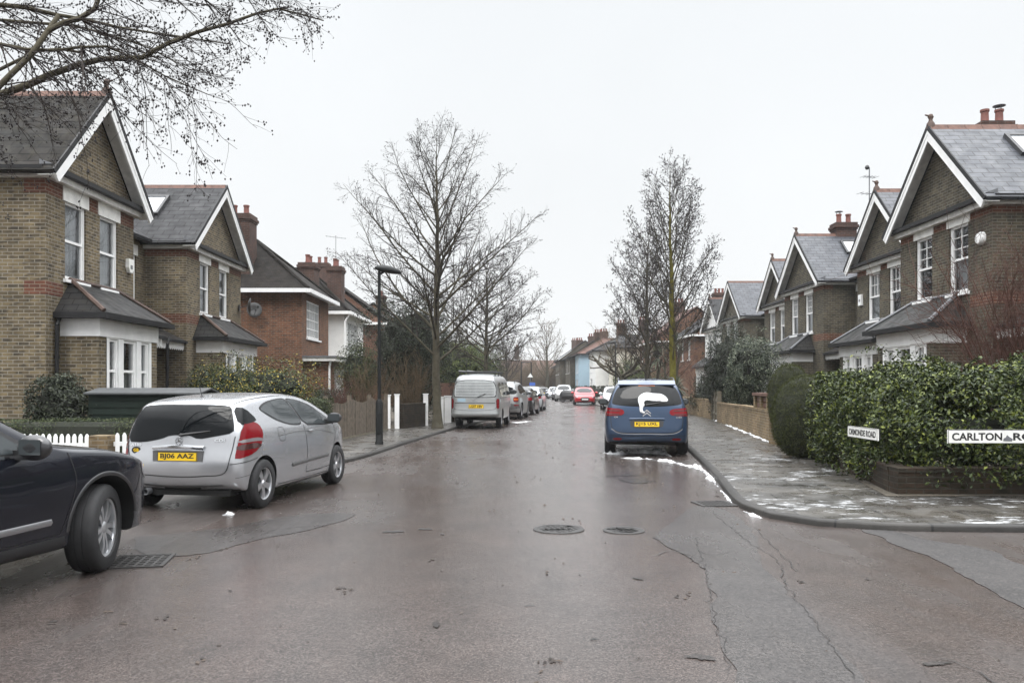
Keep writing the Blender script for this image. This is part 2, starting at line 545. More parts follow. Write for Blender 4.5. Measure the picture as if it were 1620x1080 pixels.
M['darklamp'] = plain("smoked_lens", (.06, .022, .022), .12, 0, .6, coat=.5)
M['clearlamp'] = plain("clear_lens", (.26, .24, .25), .1, .3, .7, coat=.5)
M['orangelamp'] = plain("amber_lens", (.62, .15, .02), .15, 0, .6)
M['plate_yellow'] = plain("yellow_number_plate", (.80, .52, .015), .4)
M['plate_white'] = plain("white_number_plate", (.78, .78, .76), .4)
M['ink'] = plain("black_lettering", (.012, .012, .012), .5)
M['paint_silver'] = plain("silver_paint", (.52, .53, .55), .26, .68, .5, coat=.7, var=.05, vscale=2)
M['paint_silver2'] = plain("dull_silver_paint", (.40, .41, .41), .3, .6, .5, coat=.5, var=.12, vscale=2)
M['paint_blue'] = plain("slate_blue_paint", (.024, .049, .098), .32, .55, .5, coat=.8, var=.05, vscale=2)
M['paint_black'] = plain("dark_blue_black_paint", (.011, .013, .021), .26, .4, .4, coat=.9, var=.15, vscale=2)
M['paint_red'] = plain("red_paint", (.42, .014, .022), .3, .2, .5, coat=.8)
M['paint_dark'] = plain("dark_grey_paint", (.035, .035, .037), .3, .4, .5, coat=.8)
M['paint_pale'] = plain("pale_blue_silver_paint", (.60, .64, .67), .34, .4, .5, coat=.7)
M['dirtyplastic'] = plain("grey_plastic", (.10, .10, .10), .6)
M['sign_white'] = plain("sign_enamel", (.78, .78, .75), .4, var=.15, vscale=9)
M['sign_red'] = plain("sign_red", (.5, .03, .03), .4)
M['sign_blue'] = plain("sign_blue", (.05, .12, .45), .4)
M['iron'] = plain("cast_iron", (.045, .043, .042), .5, .4, var=.3, vscale=20, bumpy=.3)
M['gold'] = plain("gold_emblem", (.55, .42, .08), .35)

def asphalt(name, cA, cB, cC, rough0=.22, rough1=.5, fine=1.0, streak=True):
    m, t, b = new_mat(name)
    v = coords(t)
    big = noise(t, v, .28, 6, .62)
    vs2 = coords(t, scale=(1.0, .18, 1), rot=(0, 0, radians(8)))
    st = noise(t, vs2, 1.3, 5, .65)
    mid = noise(t, v, 2.1, 6, .7)
    c = mixc(t, rng_(t, big, .36, .64, 0, 1), cA, cB)
    c = mixc(t, rng_(t, st, .46, .72, 0, .8), c, cC)
    f = rng_(t, mid, .25, .75, .74, 1.26)
    grain = noise(t, v, 85, 2, .7)
    g2 = rng_(t, grain, .32, .68, .45, 1.62)
    grain2 = noise(t, v, 28, 3, .7)
    g3 = rng_(t, grain2, .3, .7, .78, 1.25)
    mm = t.nodes.new("ShaderNodeMath"); mm.operation = 'MULTIPLY'; t.links.new(f, mm.inputs[0]); t.links.new(g2, mm.inputs[1])
    m3 = t.nodes.new("ShaderNodeMath"); m3.operation = 'MULTIPLY'; t.links.new(mm.outputs[0], m3.inputs[0]); t.links.new(g3, m3.inputs[1])
    vm = t.nodes.new("ShaderNodeVectorMath"); vm.operation = 'SCALE'
    t.links.new(c, vm.inputs[0]); t.links.new(m3.outputs[0], vm.inputs["Scale"])
    vo = t.nodes.new("ShaderNodeTexVoronoi"); vo.inputs["Scale"].default_value = 75
    t.links.new(v, vo.inputs["Vector"])
    sv = t.nodes.new("ShaderNodeSeparateColor"); t.links.new(vo.outputs["Color"], sv.inputs[0])
    stone = mixc(t, rng_(t, sv.outputs[0], .74, .97, 0, .36), vm.outputs[0], (.105, .092, .085))
    stone = mixc(t, rng_(t, sv.outputs[1], .75, .97, 0, .42), stone, (.008, .007, .007))
    t.links.new(stone, b.inputs["Base Color"])
    wet = mixc(t, .5, rng_(t, st, .35, .65, 0, 1), rng_(t, big, .35, .65, 0, 1))
    # trodden and tyre-polished strip along the crown of the road holds the wet
    rx = t.nodes.new("ShaderNodeSeparateXYZ"); t.links.new(coords(t, rot=(0, 0, radians(7.5))), rx.inputs[0])
    ab = t.nodes.new("ShaderNodeMath"); ab.operation = 'SUBTRACT'; ab.inputs[1].default_value = -1.0; t.links.new(rx.outputs[0], ab.inputs[0])
    a2 = t.nodes.new("ShaderNodeMath"); a2.operation = 'ABSOLUTE'; t.links.new(ab.outputs[0], a2.inputs[0])
    cr = rng_(t, a2.outputs[0], .4, 3.2, .62, 1.1)
    rmul = t.nodes.new("ShaderNodeMath"); rmul.operation = 'MULTIPLY'
    t.links.new(rng_(t, wet, .15, .85, rough0, rough1), rmul.inputs[0]); t.links.new(cr, rmul.inputs[1])
    t.links.new(rmul.outputs[0], b.inputs["Roughness"])
    b.inputs["Specular IOR Level"].default_value = .42
    h = t.nodes.new("ShaderNodeMath"); h.operation = 'MULTIPLY_ADD'; h.inputs[1].default_value = .6
    t.links.new(grain, h.inputs[0]); t.links.new(grain2, h.inputs[2])
    bump(t, b, h.outputs[0], .32*fine, .008)
    return m
M['road'] = asphalt("wet_road_surface", (.061, .0465, .041), (.051, .0430, .040), (.036, .0325, .0312), .12, .38)
M['patch'] = asphalt("grey_tarmac_patch", (.049, .0435, .0415), (.044, .040, .0385), (.034, .0315, .031), .2, .44, 1.3)
M['patch2'] = asphalt("dark_tarmac", (.033, .028, .026), (.030, .0265, .025), (.024, .0215, .021), .2, .44)
M['gravel'] = asphalt("coarse_chippings", (.030, .027, .026), (.025, .0232, .0225), (.02, .019, .0185), .5, .75, 3.0)

def paving():
    m, t, b = new_mat("wet_paving_slabs")
    v = coords(t, "Object", rot=(0, 0, radians(8.5)))
    bt = N(t, "TexBrick"); bt.offset = .5
    bt.inputs["Color1"].default_value = (.066, .060, .052, 1); bt.inputs["Color2"].default_value = (.044, .041, .037, 1)
    bt.inputs["Mortar"].default_value = (.014, .013, .012, 1)
    bt.inputs["Scale"].default_value = 1; bt.inputs["Mortar Size"].default_value = .010
    bt.inputs["Brick Width"].default_value = .9; bt.inputs["Row Height"].default_value = .6
    t.links.new(v, bt.inputs["Vector"])
    n = noise(t, v, 1.1, 7, .72)
    vm = t.nodes.new("ShaderNodeVectorMath"); vm.operation = 'SCALE'
    t.links.new(bt.outputs["Color"], vm.inputs[0]); t.links.new(rng_(t, n, .3, .7, .5, 1.45), vm.inputs["Scale"])
    # brown leafy dirt
    c = mixc(t, rng_(t, noise(t, v, .8, 6, .7), .52, .7, 0, .6), vm.outputs[0], (.036, .026, .014))
    # trodden slush: thin stretched patches, only near the corner and along the right pavement
    tcn = t.nodes.new("ShaderNodeTexCoord"); sp = t.nodes.new("ShaderNodeSeparateXYZ")
    t.links.new(tcn.outputs["Object"], sp.inputs[0])
    yy = rng_(t, sp.outputs[1], 8, 24, 1, .25)
    xx = rng_(t, sp.outputs[0], .5, 2.5, 0, 1)
    mk = t.nodes.new("ShaderNodeMath"); mk.operation = 'MULTIPLY'; t.links.new(yy, mk.inputs[0]); t.links.new(xx, mk.inputs[1])
    nb = noise(t, v, .9, 2, .5)
    sl = noise(t, coords(t, "Object", scale=(.9, 1.7, 1), rot=(0, 0, radians(-14))), 4.4, 8, .74)
    ad = t.nodes.new("ShaderNodeMath"); ad.operation = 'MULTIPLY_ADD'; ad.inputs[1].default_value = .55
    t.links.new(nb, ad.inputs[0]); t.links.new(sl, ad.inputs[2])
    a2 = t.nodes.new("ShaderNodeMath"); a2.operation = 'MULTIPLY_ADD'; a2.inputs[1].default_value = .13
    t.links.new(mk.outputs[0], a2.inputs[0]); t.links.new(ad.outputs[0], a2.inputs[2])
    smask = rng_(t, a2.outputs[0], .955, 1.045, 0, .8)
    c = mixc(t, smask, c, (.50, .51, .52))
    t.links.new(c, b.inputs["Base Color"])
    r = rng_(t, noise(t, v, 2.6, 5, .7), .35, .65, .16, .5)
    t.links.new(r, b.inputs["Roughness"])
    hh = t.nodes.new("ShaderNodeMath"); hh.operation = 'SUBTRACT'
    t.links.new(noise(t, v, 14, 4, .7), hh.inputs[0]); t.links.new(bt.outputs["Fac"], hh.inputs[1])
    bump(t, b, hh.outputs[0], .5, .012)
    return m
M['paving'] = paving()
M['kerb'] = brick_mat("kerb_stone", (.046, .043, .039), (.034, .032, .030), (.022, .021, .02), (.02, .02, .02), bw=.92, bh=.5, ms=.012, dirt=.5, rough=.45)
# ------------------------------------------------------------------ ground, road, kerbs, pavements
def flat(name, pts, z, m, kind='structure', label=None, cat=None):
    tri = tessellate_polygon([[Vector((p[0], p[1], 0)) for p in pts]])
    mb = MB()
    V = [(p[0], p[1], z) for p in pts]
    F = []
    for a, b, c in tri:
        pa, pb, pc = pts[a], pts[b], pts[c]
        cr = (pb[0]-pa[0])*(pc[1]-pa[1])-(pb[1]-pa[1])*(pc[0]-pa[0])
        F.append((a, b, c) if cr > 0 else (a, c, b))
    mb.add(V, F)
    o = mb.build(name, m)
    return tag(o, label, cat, None, kind)

flat("ground", [(-220, -60), (220, -60), (220, 330), (-220, 330)], -0.012, M['soil'])
flat("road", [(-70, -20), (70, -20), (70, 200), (-70, 200)], 0.0, M['road'])

KL = catmull([(-70, 11.6), (-20, 11.9), (-8, 12.1), (-5.9, 12.5), (-4.5, 13.3), (-3.55, 14.3), (-3.12, 15.6), (-2.67, 20.3), (-2.04, 26.5), (-.75, 36),
              (1.0, 48), (2.0, 65), (2.6, 85), (2.8, 105), (2.3, 122), (-.5, 136), (-8, 147), (-60, 160)], .45)
KR = catmull([(70, 7.7), (12, 7.85), (5.1, 7.94), (3.78, 8.06), (3.2, 8.3), (2.84, 8.8), (2.74, 9.5), (3.24, 12.8), (3.94, 17.7), (4.75, 24), (5.65, 33),
              (6.3, 45), (6.6, 63), (6.5, 80), (6.4, 107), (5.6, 126), (2.5, 142), (-6, 154), (-58, 168)], .45)

def offset(line, d):
    t = np.gradient(line, axis=0)
    t /= np.linalg.norm(t, axis=1)[:, None]
    n = np.stack([-t[:, 1], t[:, 0]], 1)
    return line + n*d
H = 0.065
def block(line, side, far):
    # kerb stones: upstand, rounded edge and top, then the paved block behind
    s = side
    rows = [(0.0, -.02), (0.006, H-.02), (.018, H), (.125, H+.002)]
    L = [offset(line, s*d) for d, _ in rows]
    n = len(line)
    arc = np.concatenate([[0], np.cumsum(np.linalg.norm(np.diff(line, axis=0), axis=1))])
    V = []; F = []; UV = []
    dist = [0, .13, .15, .28]
    rng = np.random.default_rng(4)
    for r, (d, z) in enumerate(rows):
        for i in range(n): V.append((L[r][i][0], L[r][i][1], z))
    for r in range(3):
        for i in range(n-1):
            q = (r*n+i, r*n+i+1, (r+1)*n+i+1, (r+1)*n+i)
            F.append(q if s > 0 else q[::-1])
    me = bpy.data.meshes.new("kerb")
    me.from_pydata(V, [], F)
    uv = me.uv_layers.new(name="UVMap")
    for lp in me.loops:
        k = lp.vertex_index
        uv.data[lp.index].uv = (arc[k % n], dist[k // n])
    me.polygons.foreach_set("use_smooth", [True]*len(F)); me.set_sharp_from_angle(angle=radians(60))
    tag(link("kerb", me, M['kerb']), kind='structure')
    inner = offset(line, s*.125)
    pts = [tuple(p) for p in inner] + far
    flat("pavement", pts, H-.002, M['paving'])
block(KL, 1, [(-100, 160), (-100, 11.5)])
block(KR, -1, [(-40, 300), (150, 300), (150, 7.7)])

# gardens behind the boundary walls
WR = np.array([(4.75, 10.1), (5.9, 15.5), (6.5, 19.7), (8.9, 35), (9.2, 45), (9.4, 63), (8.6, 80), (7.6, 107), (7.2, 124)])
flat("garden_soil", [tuple(p) for p in WR] + [(60, 124), (60, 10.2)], H+.004, M['soil'])
WL = np.array([(-6.2, 14.2), (-5.3, 17), (-4.75, 20.2), (-3.98, 26.1), (-3.1, 30), (-2.2, 38), (-.9, 48), (0, 65), (.6, 85), (.8, 105), (.2, 120)])
flat("garden_soil", [tuple(p) for p in WL] + [(-60, 120), (-60, 14.2)], H+.004, M['soil'])

# repairs and cracks in the road surface
def ragged(pts, amp, seed, step=.09):
    """closed outline worn to an uneven edge"""
    rg = np.random.default_rng(seed); ln = catmull(list(pts)+[pts[0]], step)[:-1]
    k = np.convolve(np.tile(rg.normal(0, 1, len(ln)), 3), np.ones(3)/3, 'same')[len(ln):2*len(ln)]
    t = np.roll(ln, -1, 0)-np.roll(ln, 1, 0); t /= np.maximum(1e-6, np.linalg.norm(t, axis=1))[:, None]
    return [tuple(p) for p in ln+np.stack([-t[:, 1], t[:, 0]], 1)*(k*amp)[:, None]]
def gp(*px): return [tuple(G(x, y)[:2]) for x, y in px]
flat("tarmac_patch", ragged(gp((1030, 850), (1110, 800), (1140, 805), (1187, 832), (1215, 903), (1235, 915), (1262, 948), (1292, 985), (1325, 1030), (1375, 1100), (1180, 1100), (1160, 1060), (1140, 1010), (1128, 950), (1112, 905), (1085, 880)), .03, 211), .004, M['patch'])
flat("tarmac_patch", ragged(gp((1365, 838), (1400, 838), (1480, 856), (1560, 870), (1640, 905), (1700, 940), (1700, 1010), (1600, 955), (1500, 895), (1420, 862)), .03, 129), .004, M['gravel'])
flat("tarmac_patch", ragged(gp((215, 850), (330, 838), (470, 815), (560, 812), (500, 835), (400, 855), (300, 880), (230, 878)), .03, 94), .004, M['patch2'])
def crack(px, w=.012, seed=0):
    rr = random.Random(seed)
    ln = catmull(gp(*px), .07)
    mb = MB()
    t = np.gradient(ln, axis=0); t /= np.linalg.norm(t, axis=1)[:, None]
    nn = np.stack([-t[:, 1], t[:, 0]], 1)
    jit = np.array([rr.gauss(0, .012) for _ in ln])
    ws = np.array([max(.002, w*rr.uniform(.15, 1.1)) for _ in ln]); ws[0] = ws[-1] = .001
    A = ln + nn*(jit + ws)[:, None]; B = ln + nn*(jit-ws)[:, None]
    V = [(p[0], p[1], .0075) for p in A] + [(p[0], p[1], .0075) for p in B]
    n = len(ln)
    mb.add(V, [(i, n+i, n+i+1, i+1)[::-1] for i in range(n-1)])
    o = mb.build("road_crack", M['crack'])
    return tag(o, kind='structure')
crack([(1125, 808), (1150, 830), (1190, 862), (1228, 885), (1245, 928), (1290, 985), (1320, 1025), (1350, 1075)], .0045, 1)
crack([(1100, 850), (1118, 905), (1128, 960), (1142, 1010), (1158, 1060)], .003, 2)
crack([(1190, 832), (1240, 880), (1262, 905)], .004, 9)
crack([(1480, 1040), (1530, 1055), (1580, 1085)], .005, 3)
crack([(1100, 870), (1125, 878), (1170, 872)], .006, 4)
crack([(390, 855), (440, 838), (500, 832), (620, 826)], .004, 5)
crack([(1030, 880), (1060, 872), (1095, 880), (1090, 890)], .006, 6)
# broken dark pot-hole edges in the middle of the road
def scab(px, py, wx, wy, seed, m='crack'):
    rr = random.Random(seed)
    c = G(px, py); k = 1260.0/c.y
    n = 40
    pts = []
    for i in range(n):
        a = 2*pi*i/n; r = (.75+.25*sin(2*a+seed)+.15*sin(5*a+seed*2))*rr.uniform(.82, 1.1)
        pts.append((c.x + cos(a)*r*wx/k, c.y + sin(a)*r*wy*(c.y/1.45)/k))
    o = flat("tar_scab", pts, .006, M[m])
for a in [(622, 841, 17, 2.5, 1), (672, 837, 12, 1.6, 2), (700, 845, 5, 1, 4), (880, 838, 24, 2.5, 7, 'patch2'), (905, 833, 16, 1.6, 8), (870, 831, 14, 1.2, 12),
          (985, 838, 24, 3.5, 9, 'patch2'), (990, 842, 18, 1.2, 10), (1005, 760, 45, 4, 11, 'patch2'), (985, 752, 30, 2, 13, 'patch2'), (1110, 1040, 24, 7, 15, 'patch2'), 
          (940, 1011, 8, 1.4, 19), (838, 958, 9, .8, 20), (1010, 915, 10, 2.5, 22, 'patch2'), (690, 988, 9, 5, 23, 'patch2'),
          (1480, 1050, 30, 4, 25, 'patch2'), ]: scab(*a)
# wet grit, fallen cones and leaf fragments: countless
def litter():
    rr = random.Random(11)
    V = []; F = []
    def bit(x, y, z, s):
        a = rr.uniform(0, 2*pi); o = len(V)
        l, w, h = s*rr.uniform(.7, 1.8), s*rr.uniform(.4, .9), s*rr.uniform(.25, .7)
        for dx, dy, dz in ((l, 0, .004), (0, w, .004), (-l, 0, .004), (0, -w, .004), (rr.uniform(-.3, .3)*l, 0, h+.004)):
            V.append((x+dx*cos(a)-dy*sin(a), y+dx*sin(a)+dy*cos(a), z+dz))
        F.extend([(o, o+1, o+4), (o+1, o+2, o+4), (o+2, o+3, o+4), (o+3, o, o+4)])
    n = 0
    while n < 4200:
        Y = 2.8 + 45*rr.random()**1.6
        i = np.argmin(abs(KL[:, 1]-Y) + (KL[:, 0] < -5)*1e3); j = np.argmin(abs(KR[:, 1]-Y) + (KR[:, 0] > 8)*1e3)
        xl = KL[i][0] if Y > 14 else -9; xr = KR[j][0] if Y > 9 else 8
        r = rr.random()
        if r < .30: X = xl + abs(rr.gauss(0, .8)) + .05
        elif r < .45: X = xr - abs(rr.gauss(0, .7)) - .05
        elif r < .62 and Y > 13: X = xr + abs(rr.gauss(0, 1.3)) + .2
        elif r < .70 and Y > 15: X = xl - abs(rr.gauss(0, .7)) - .2
        else: X = rr.uniform(xl, xr)
        if Y < 14 and rr.random() < .72: continue
        z = 0.0
        if (Y > 15 and X < xl) or (Y > 9 and X > xr): z = H
        bit(X, Y, z, rr.choice([.008, .012, .018, .024]) * (1 if Y > 8 else .6)); n += 1
    for px, py in [(313, 1045), (548, 935), (682, 885), (300, 745), (168, 968), (170, 880), (90, 985), (205, 985), (355, 870), (250, 980), (1090, 941), (1072, 944), (1270, 920), (868, 1044), (880, 1044), (865, 905), (305, 883), (312, 881), (540, 930), (725, 765), (780, 808), (1155, 905)]:
        c = G(px, py)
        for _ in range(3): bit(c.x+rr.gauss(0, .02), c.y+rr.gauss(0, .03), 0, .018)
    return tag(np_mesh("leaf_litter", V, F, M['deadleaf']), "dark scattered leaf fragments and cones on the road", "leaf litter", None, 'stuff')
litter()

# drains and covers
def cover(px, py, w, d, label, rz=.14, bars=True):
    c = G(px, py)
    t = thing("drain_cover", label, "drain cover", (c.x, c.y, 0), rz)
    fr = MB()
    fr.box(-w/2, w/2, -d/2, -d/2+.03, -.01, .012).box(-w/2, w/2, d/2-.03, d/2, -.01, .012)
    fr.box(-w/2, -w/2+.03, -d/2+.03, d/2-.03, -.01, .012).box(w/2-.03, w/2, -d/2+.03, d/2-.03, -.01, .012)
    fr.build("frame", M['iron'], t)
    g = MB()
    if bars:
        n = int((w-.08)/.045)
        for i in range(n):
            x = -w/2+.05+i*(w-.1)/(n-1)
            g.box(x-.012, x+.012, -d/2+.03, d/2-.03, -.01, .0095)
    else:
        g.box(-w/2+.03, w/2-.03, -d/2+.03, d/2-.03, -.01, .007)
        nx, ny = int(w/.07), int(d/.07)
        for i in range(nx):
            for j in range(ny):
                x = -w/2+.06+i*(w-.12)/(nx-1); y = -d/2+.06+j*(d-.12)/(ny-1)
                g.box(x-.022, x+.022, y-.012, y+.012, .007, .013)
    g.build("grating", M['iron'], t)
cover(1130, 797, .45, .42, "small iron gully grating beside the right hand kerb", .15)
cover(222, 888, .46, .50, "studded iron drain cover half under the front wheel of the dark car", .2, False)

def round_cover(px, py, r, label):
    c = G(px, py); t = thing("manhole_cover", label, "manhole cover", (c.x, c.y, 0), .3, "round iron covers in the road")
    b = MB(); b.lathe([(r*.84, -.01), (r*.84, .008), (r, .008), (r*1.02, -.01)], 28); b.build("frame", M['iron'], t)
    b = MB(); b.lathe([(.001, .006), (r*.83, .006), (r*.83, -.01)], 28)
    n = int(r/.035)
    for i in range(-n, n+1):
        for j in range(-n, n+1):
            if (i*i+j*j)**.5*.035*1.6 < r*.75: x, y = i*.056, j*.056; b.box(x-.018, x+.018, y-.010, y+.010, .006, .010)
    b.build("lid", M['iron'], t)
round_cover(987, 839, .21, "round iron cover in the road, right of the worn one")
round_cover(884, 837, .26, "worn round iron cover in the middle of the road")
# ---- remains of snow: each ridge lies on the ground
def snow_ridge(pts, w, h, z, label, seed=1, name="snow_patch", smooth=.06):
    """a ragged, thawing ridge: cross-sections with uneven toes and crests"""
    rg = np.random.default_rng(seed)
    ln = catmull(pts, smooth)
    t = np.gradient(ln, axis=0); t /= np.linalg.norm(t, axis=1)[:, None]
    nn = np.stack([-t[:, 1], t[:, 0]], 1)
    n = len(ln); K = 11
    def wob(k, sc):
        x = np.linspace(0, n*smooth, n); o = np.zeros(n)
        for q in range(5): o += np.sin(x*sc*(1.7**q)+rg.uniform(0, 6.3))*(.8**q)
        return o/2.2
    env = np.minimum(1, np.minimum(np.arange(n), n-1-np.arange(n))/max(2, n*.12)+.12)
    wl = w*env*np.clip(.6+.85*wob(0, 3)+rg.normal(0, .2, n), .03, 2); wr = w*env*np.clip(.6+.85*wob(0, 3.3)+rg.normal(0, .2, n), .03, 2)
    hh = h*env*np.clip(.65+.7*wob(0, 4)+rg.normal(0, .18, n), -.05, 2)
    V = []; F = []
    for i in range(n):
        for k in range(K):
            u = -1+2*k/(K-1)
            p = ln[i]+nn[i]*(wr[i] if u > 0 else wl[i])*u
            zz = hh[i]*(1-abs(u)**1.7)*(1+rg.normal(0, .16)) if 0 < k < K-1 else -.004
            V.append((p[0]+rg.normal(0, .006), p[1]+rg.normal(0, .008), z+zz))
    for i in range(n-1):
        for k in range(K-1): F.append((i*K+k+1, i*K+k, (i+1)*K+k, (i+1)*K+k+1))
    o = np_mesh(name, V, F, M['snow'], smooth=True)
    return tag(o, label, "snow", "melting snow patches")
snow_ridge(gp((955, 716), (980, 719), (1005, 717), (1040, 717), (1062, 722)), 0.072, 0.078, 0, "white snow ridge under the back bumper of the blue car", 1)
snow_ridge(gp((982, 724), (1020, 726), (1060, 731), (1090, 737), (1105, 742)), 0.065, 0.036, 0, "long low snow streak on the road behind the blue car", 2)
snow_ridge(gp((1098, 733), (1112, 744), (1124, 757), (1136, 770)), 0.043, 0.036, 0, "snow strip in the gutter below the right kerb", 3)
snow_ridge(gp((1140, 775), (1148, 783), (1158, 795)), 0.022, 0.012, 0, "thin broken snow line by the gully grating", 4)
snow_ridge(gp((1176, 808), (1190, 815), (1205, 819)), 0.036, 0.018, 0, "small snow strip under the corner kerbstone", 5)
snow_ridge([tuple(G(x, y, H)[:2]) for x, y in ((1122, 660), (1160, 676), (1195, 690), (1226, 703))], 0.065, 0.030, H, "snow line along the foot of the brick garden wall", 6)
snow_ridge(gp((1500, 838), (1550, 839), (1600, 840), (1680, 841)), 0.025, 0.021, 0, "snow strip in the side road gutter at the right", 7)
snow_ridge(gp((352, 815), (362, 814), (368, 812)), 0.036, 0.030, 0, "single white snow lump on the road by the silver hatchback", 8, smooth=.03)
snow_ridge([tuple(G(x, y, H)[:2]) for x, y in ((1238, 714), (1256, 716), (1268, 722))], 0.043, 0.024, H, "snow crumb strip at the foot of the clipped yew", 9)
snow_ridge([tuple(G(x, y, 0)[:2]) for x, y in ((815, 669), (828, 667), (842, 666))], 0.252, 0.012, 0, "flat snow smear on the road beside the silver van", 10)
# ------------------------------------------------------------------ building kit (local frame: x along the front, y into the house, z up)
I4 = Matrix.Identity(4)
def face_M(kind, off):
    """frame of a wall: its x axis along the wall, -y outward"""
    if kind == 'front': return Matrix.Translation((0, off, 0))
    if kind == 'x0': return Matrix.Translation((off, 0, 0)) @ Matrix.Rotation(radians(-90), 4, 'Z') @ Matrix.Scale(1, 4)   # outward -x ; wall x axis = -y
    if kind == 'x1': return Matrix.Translation((off, 0, 0)) @ Matrix.Rotation(radians(90), 4, 'Z')                        # outward +x ; wall x axis = +y

def wall_panel(mb, x0, x1, z0, z1, openings=(), depth=.11, y=0.0):
    xs = sorted({x0, x1, *[o[0] for o in openings], *[o[1] for o in openings]})
    zs = sorted({z0, z1, *[o[2] for o in openings], *[o[3] for o in openings]})
    xs = [x for x in xs if x0 <= x <= x1]; zs = [z for z in zs if z0 <= z <= z1]
    for a, b in zip(xs[:-1], xs[1:]):
        for c, d in zip(zs[:-1], zs[1:]):
            mx, mz = (a+b)/2, (c+d)/2
            if any(o[0] < mx < o[1] and o[2] < mz < o[3] for o in openings): continue
            mb.poly([(a, y, c), (b, y, c), (b, y, d), (a, y, d)])
    for o in openings:
        a, b, c, d = o[:4]; e = y+depth
        mb.poly([(a, y, c), (a, y, d), (a, e, d), (a, e, c)])
        mb.poly([(b, y, d), (b, y, c), (b, e, c), (b, e, d)])
        mb.poly([(a, y, d), (b, y, d), (b, e, d), (a, e, d)])
        mb.poly([(a, y, c), (a, e, c), (b, e, c), (b, y, c)])

WR_ = random.Random(5)
def window(parent, FM, x0, x1, z0, z1, y=0.0, kind='sash', bars=(1, 1), lowbars=None, sill=True, curtain='net', deep=.09, m='white'):
    """sash or casement window set in an opening; frame, pane, curtain and sill are its pieces"""
    mb = MB(FM)
    f = .055; a, b = x0+.002, x1-.002; c, d = z0+.002, z1-.002
    y0, y1 = y+deep-.045, y+deep+.05
    mb.box(a, a+f, y0, y1, c, d); mb.box(b-f, b, y0, y1, c, d)
    mb.box(a+f, b-f, y0, y1, d-f, d); mb.box(a+f, b-f, y0, y1, c, c+f*1.2)
    yg = y+deep+.02
    if kind == 'sash':
        mid = c+(d-c)*.5
        mb.box(a+f, b-f, y0+.012, y1-.012, mid-.028, mid+.028)
        mb.box(a+f, a+f+.035, y0+.015, y1, mid+.028, d-f); mb.box(b-f-.035, b-f, y0+.015, y1, mid+.028, d-f)
        mb.box(a+f, a+f+.035, y0+.03, y1, c+f*1.2, mid-.028); mb.box(b-f-.035, b-f, y0+.03, y1, c+f*1.2, mid-.028)
        xa, xb = a+f+.035, b-f-.035
        nx, nz = bars
        for i in range(1, nx+1): xx = xa+(xb-xa)*i/(nx+1); mb.box(xx-.011, xx+.011, y0+.03, y1-.03, mid+.028, d-f)
        for i in range(1, nz): zz = mid+(d-mid)*i/nz; mb.box(xa, xb, y0+.031, y1-.031, zz-.011, zz+.011)
        nx, nz = lowbars or (0, 1)
        for i in range(1, nx+1): xx = xa+(xb-xa)*i/(nx+1); mb.box(xx-.011, xx+.011, y0+.032, y1-.03, c+f*1.2, mid-.028)
        for i in range(1, nz): zz = c+(mid-c)*i/nz; mb.box(xa, xb, y0+.033, y1-.031, zz-.011, zz+.011)
    else:
        nx, nz = bars
        for i in range(1, nx+1):
            xx = a+f+(b-a-2*f)*i/(nx+1); ww = .035 if (nx >= 3 and i in (nx//2+1,) or nx >= 5 and i % 2 == 0) else .014
            mb.box(xx-ww, xx+ww, y0+.01, y1-.02, c+f*1.2, d-f)
        for i in range(1, nz): zz = c+(d-c)*i/nz; mb.box(a+f, b-f, y0+.012, y1-.022, zz-.013, zz+.013)
    w = mb.build("window", M[m], parent)
    g = MB(FM); g.poly([(a+f*.5, yg, c+f*.5), (b-f*.5, yg, c+f*.5), (b-f*.5, yg, d-f*.5), (a+f*.5, yg, d-f*.5)])
    g.build("pane", M['glass'], w)
    cu = MB(FM)
    yc = y+deep+.13
    def cloth(u0, u1, za, zb):
        n = max(6, int((u1-u0)/.03)); ph = WR_.random()*6
        P = [(u0+(u1-u0)*i/n, yc+.022*sin(i*1.25+ph)) for i in range(n+1)]
        cu.add([(p[0], p[1], za) for p in P]+[(p[0], p[1], zb) for p in P], [(i, i+1, n+2+i, n+1+i) for i in range(n)])
    if curtain == 'net': cloth(a-.05, b+.05, c-.02, d+.02)
    elif curtain == 'half': cloth(a-.05, b+.05, c-.02, c+(d-c)*.52)
    elif curtain == 'blind': cloth(a-.05, b+.05, c+(d-c)*.55, d+.02)
    elif curtain == 'pair':
        ww = (b-a)*.3
        cloth(a-.05, a+ww, c-.02, d+.02); cloth(b-ww, b+.05, c-.02, d+.02)
    if cu.v: cu.build("curtain", M['curtain'], w, smooth=True)
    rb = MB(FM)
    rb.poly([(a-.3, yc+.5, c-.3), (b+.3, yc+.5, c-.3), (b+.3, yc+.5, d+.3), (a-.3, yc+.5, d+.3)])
    rb.build("room_shade_sheet", M['room_dim'], w)  # dark sheet for the room's dimness
    if sill:
        sb = MB(FM); sb.prism([(x0-.07, y-.075, z0-.085), (x0-.07, y-.075, z0-.02), (x0-.07, y+.05, z0+.001), (x0-.07, y+.05, z0-.085)], (x1-x0+.14, 0, 0))
        sb.build("sill", M[m], w)
    return w

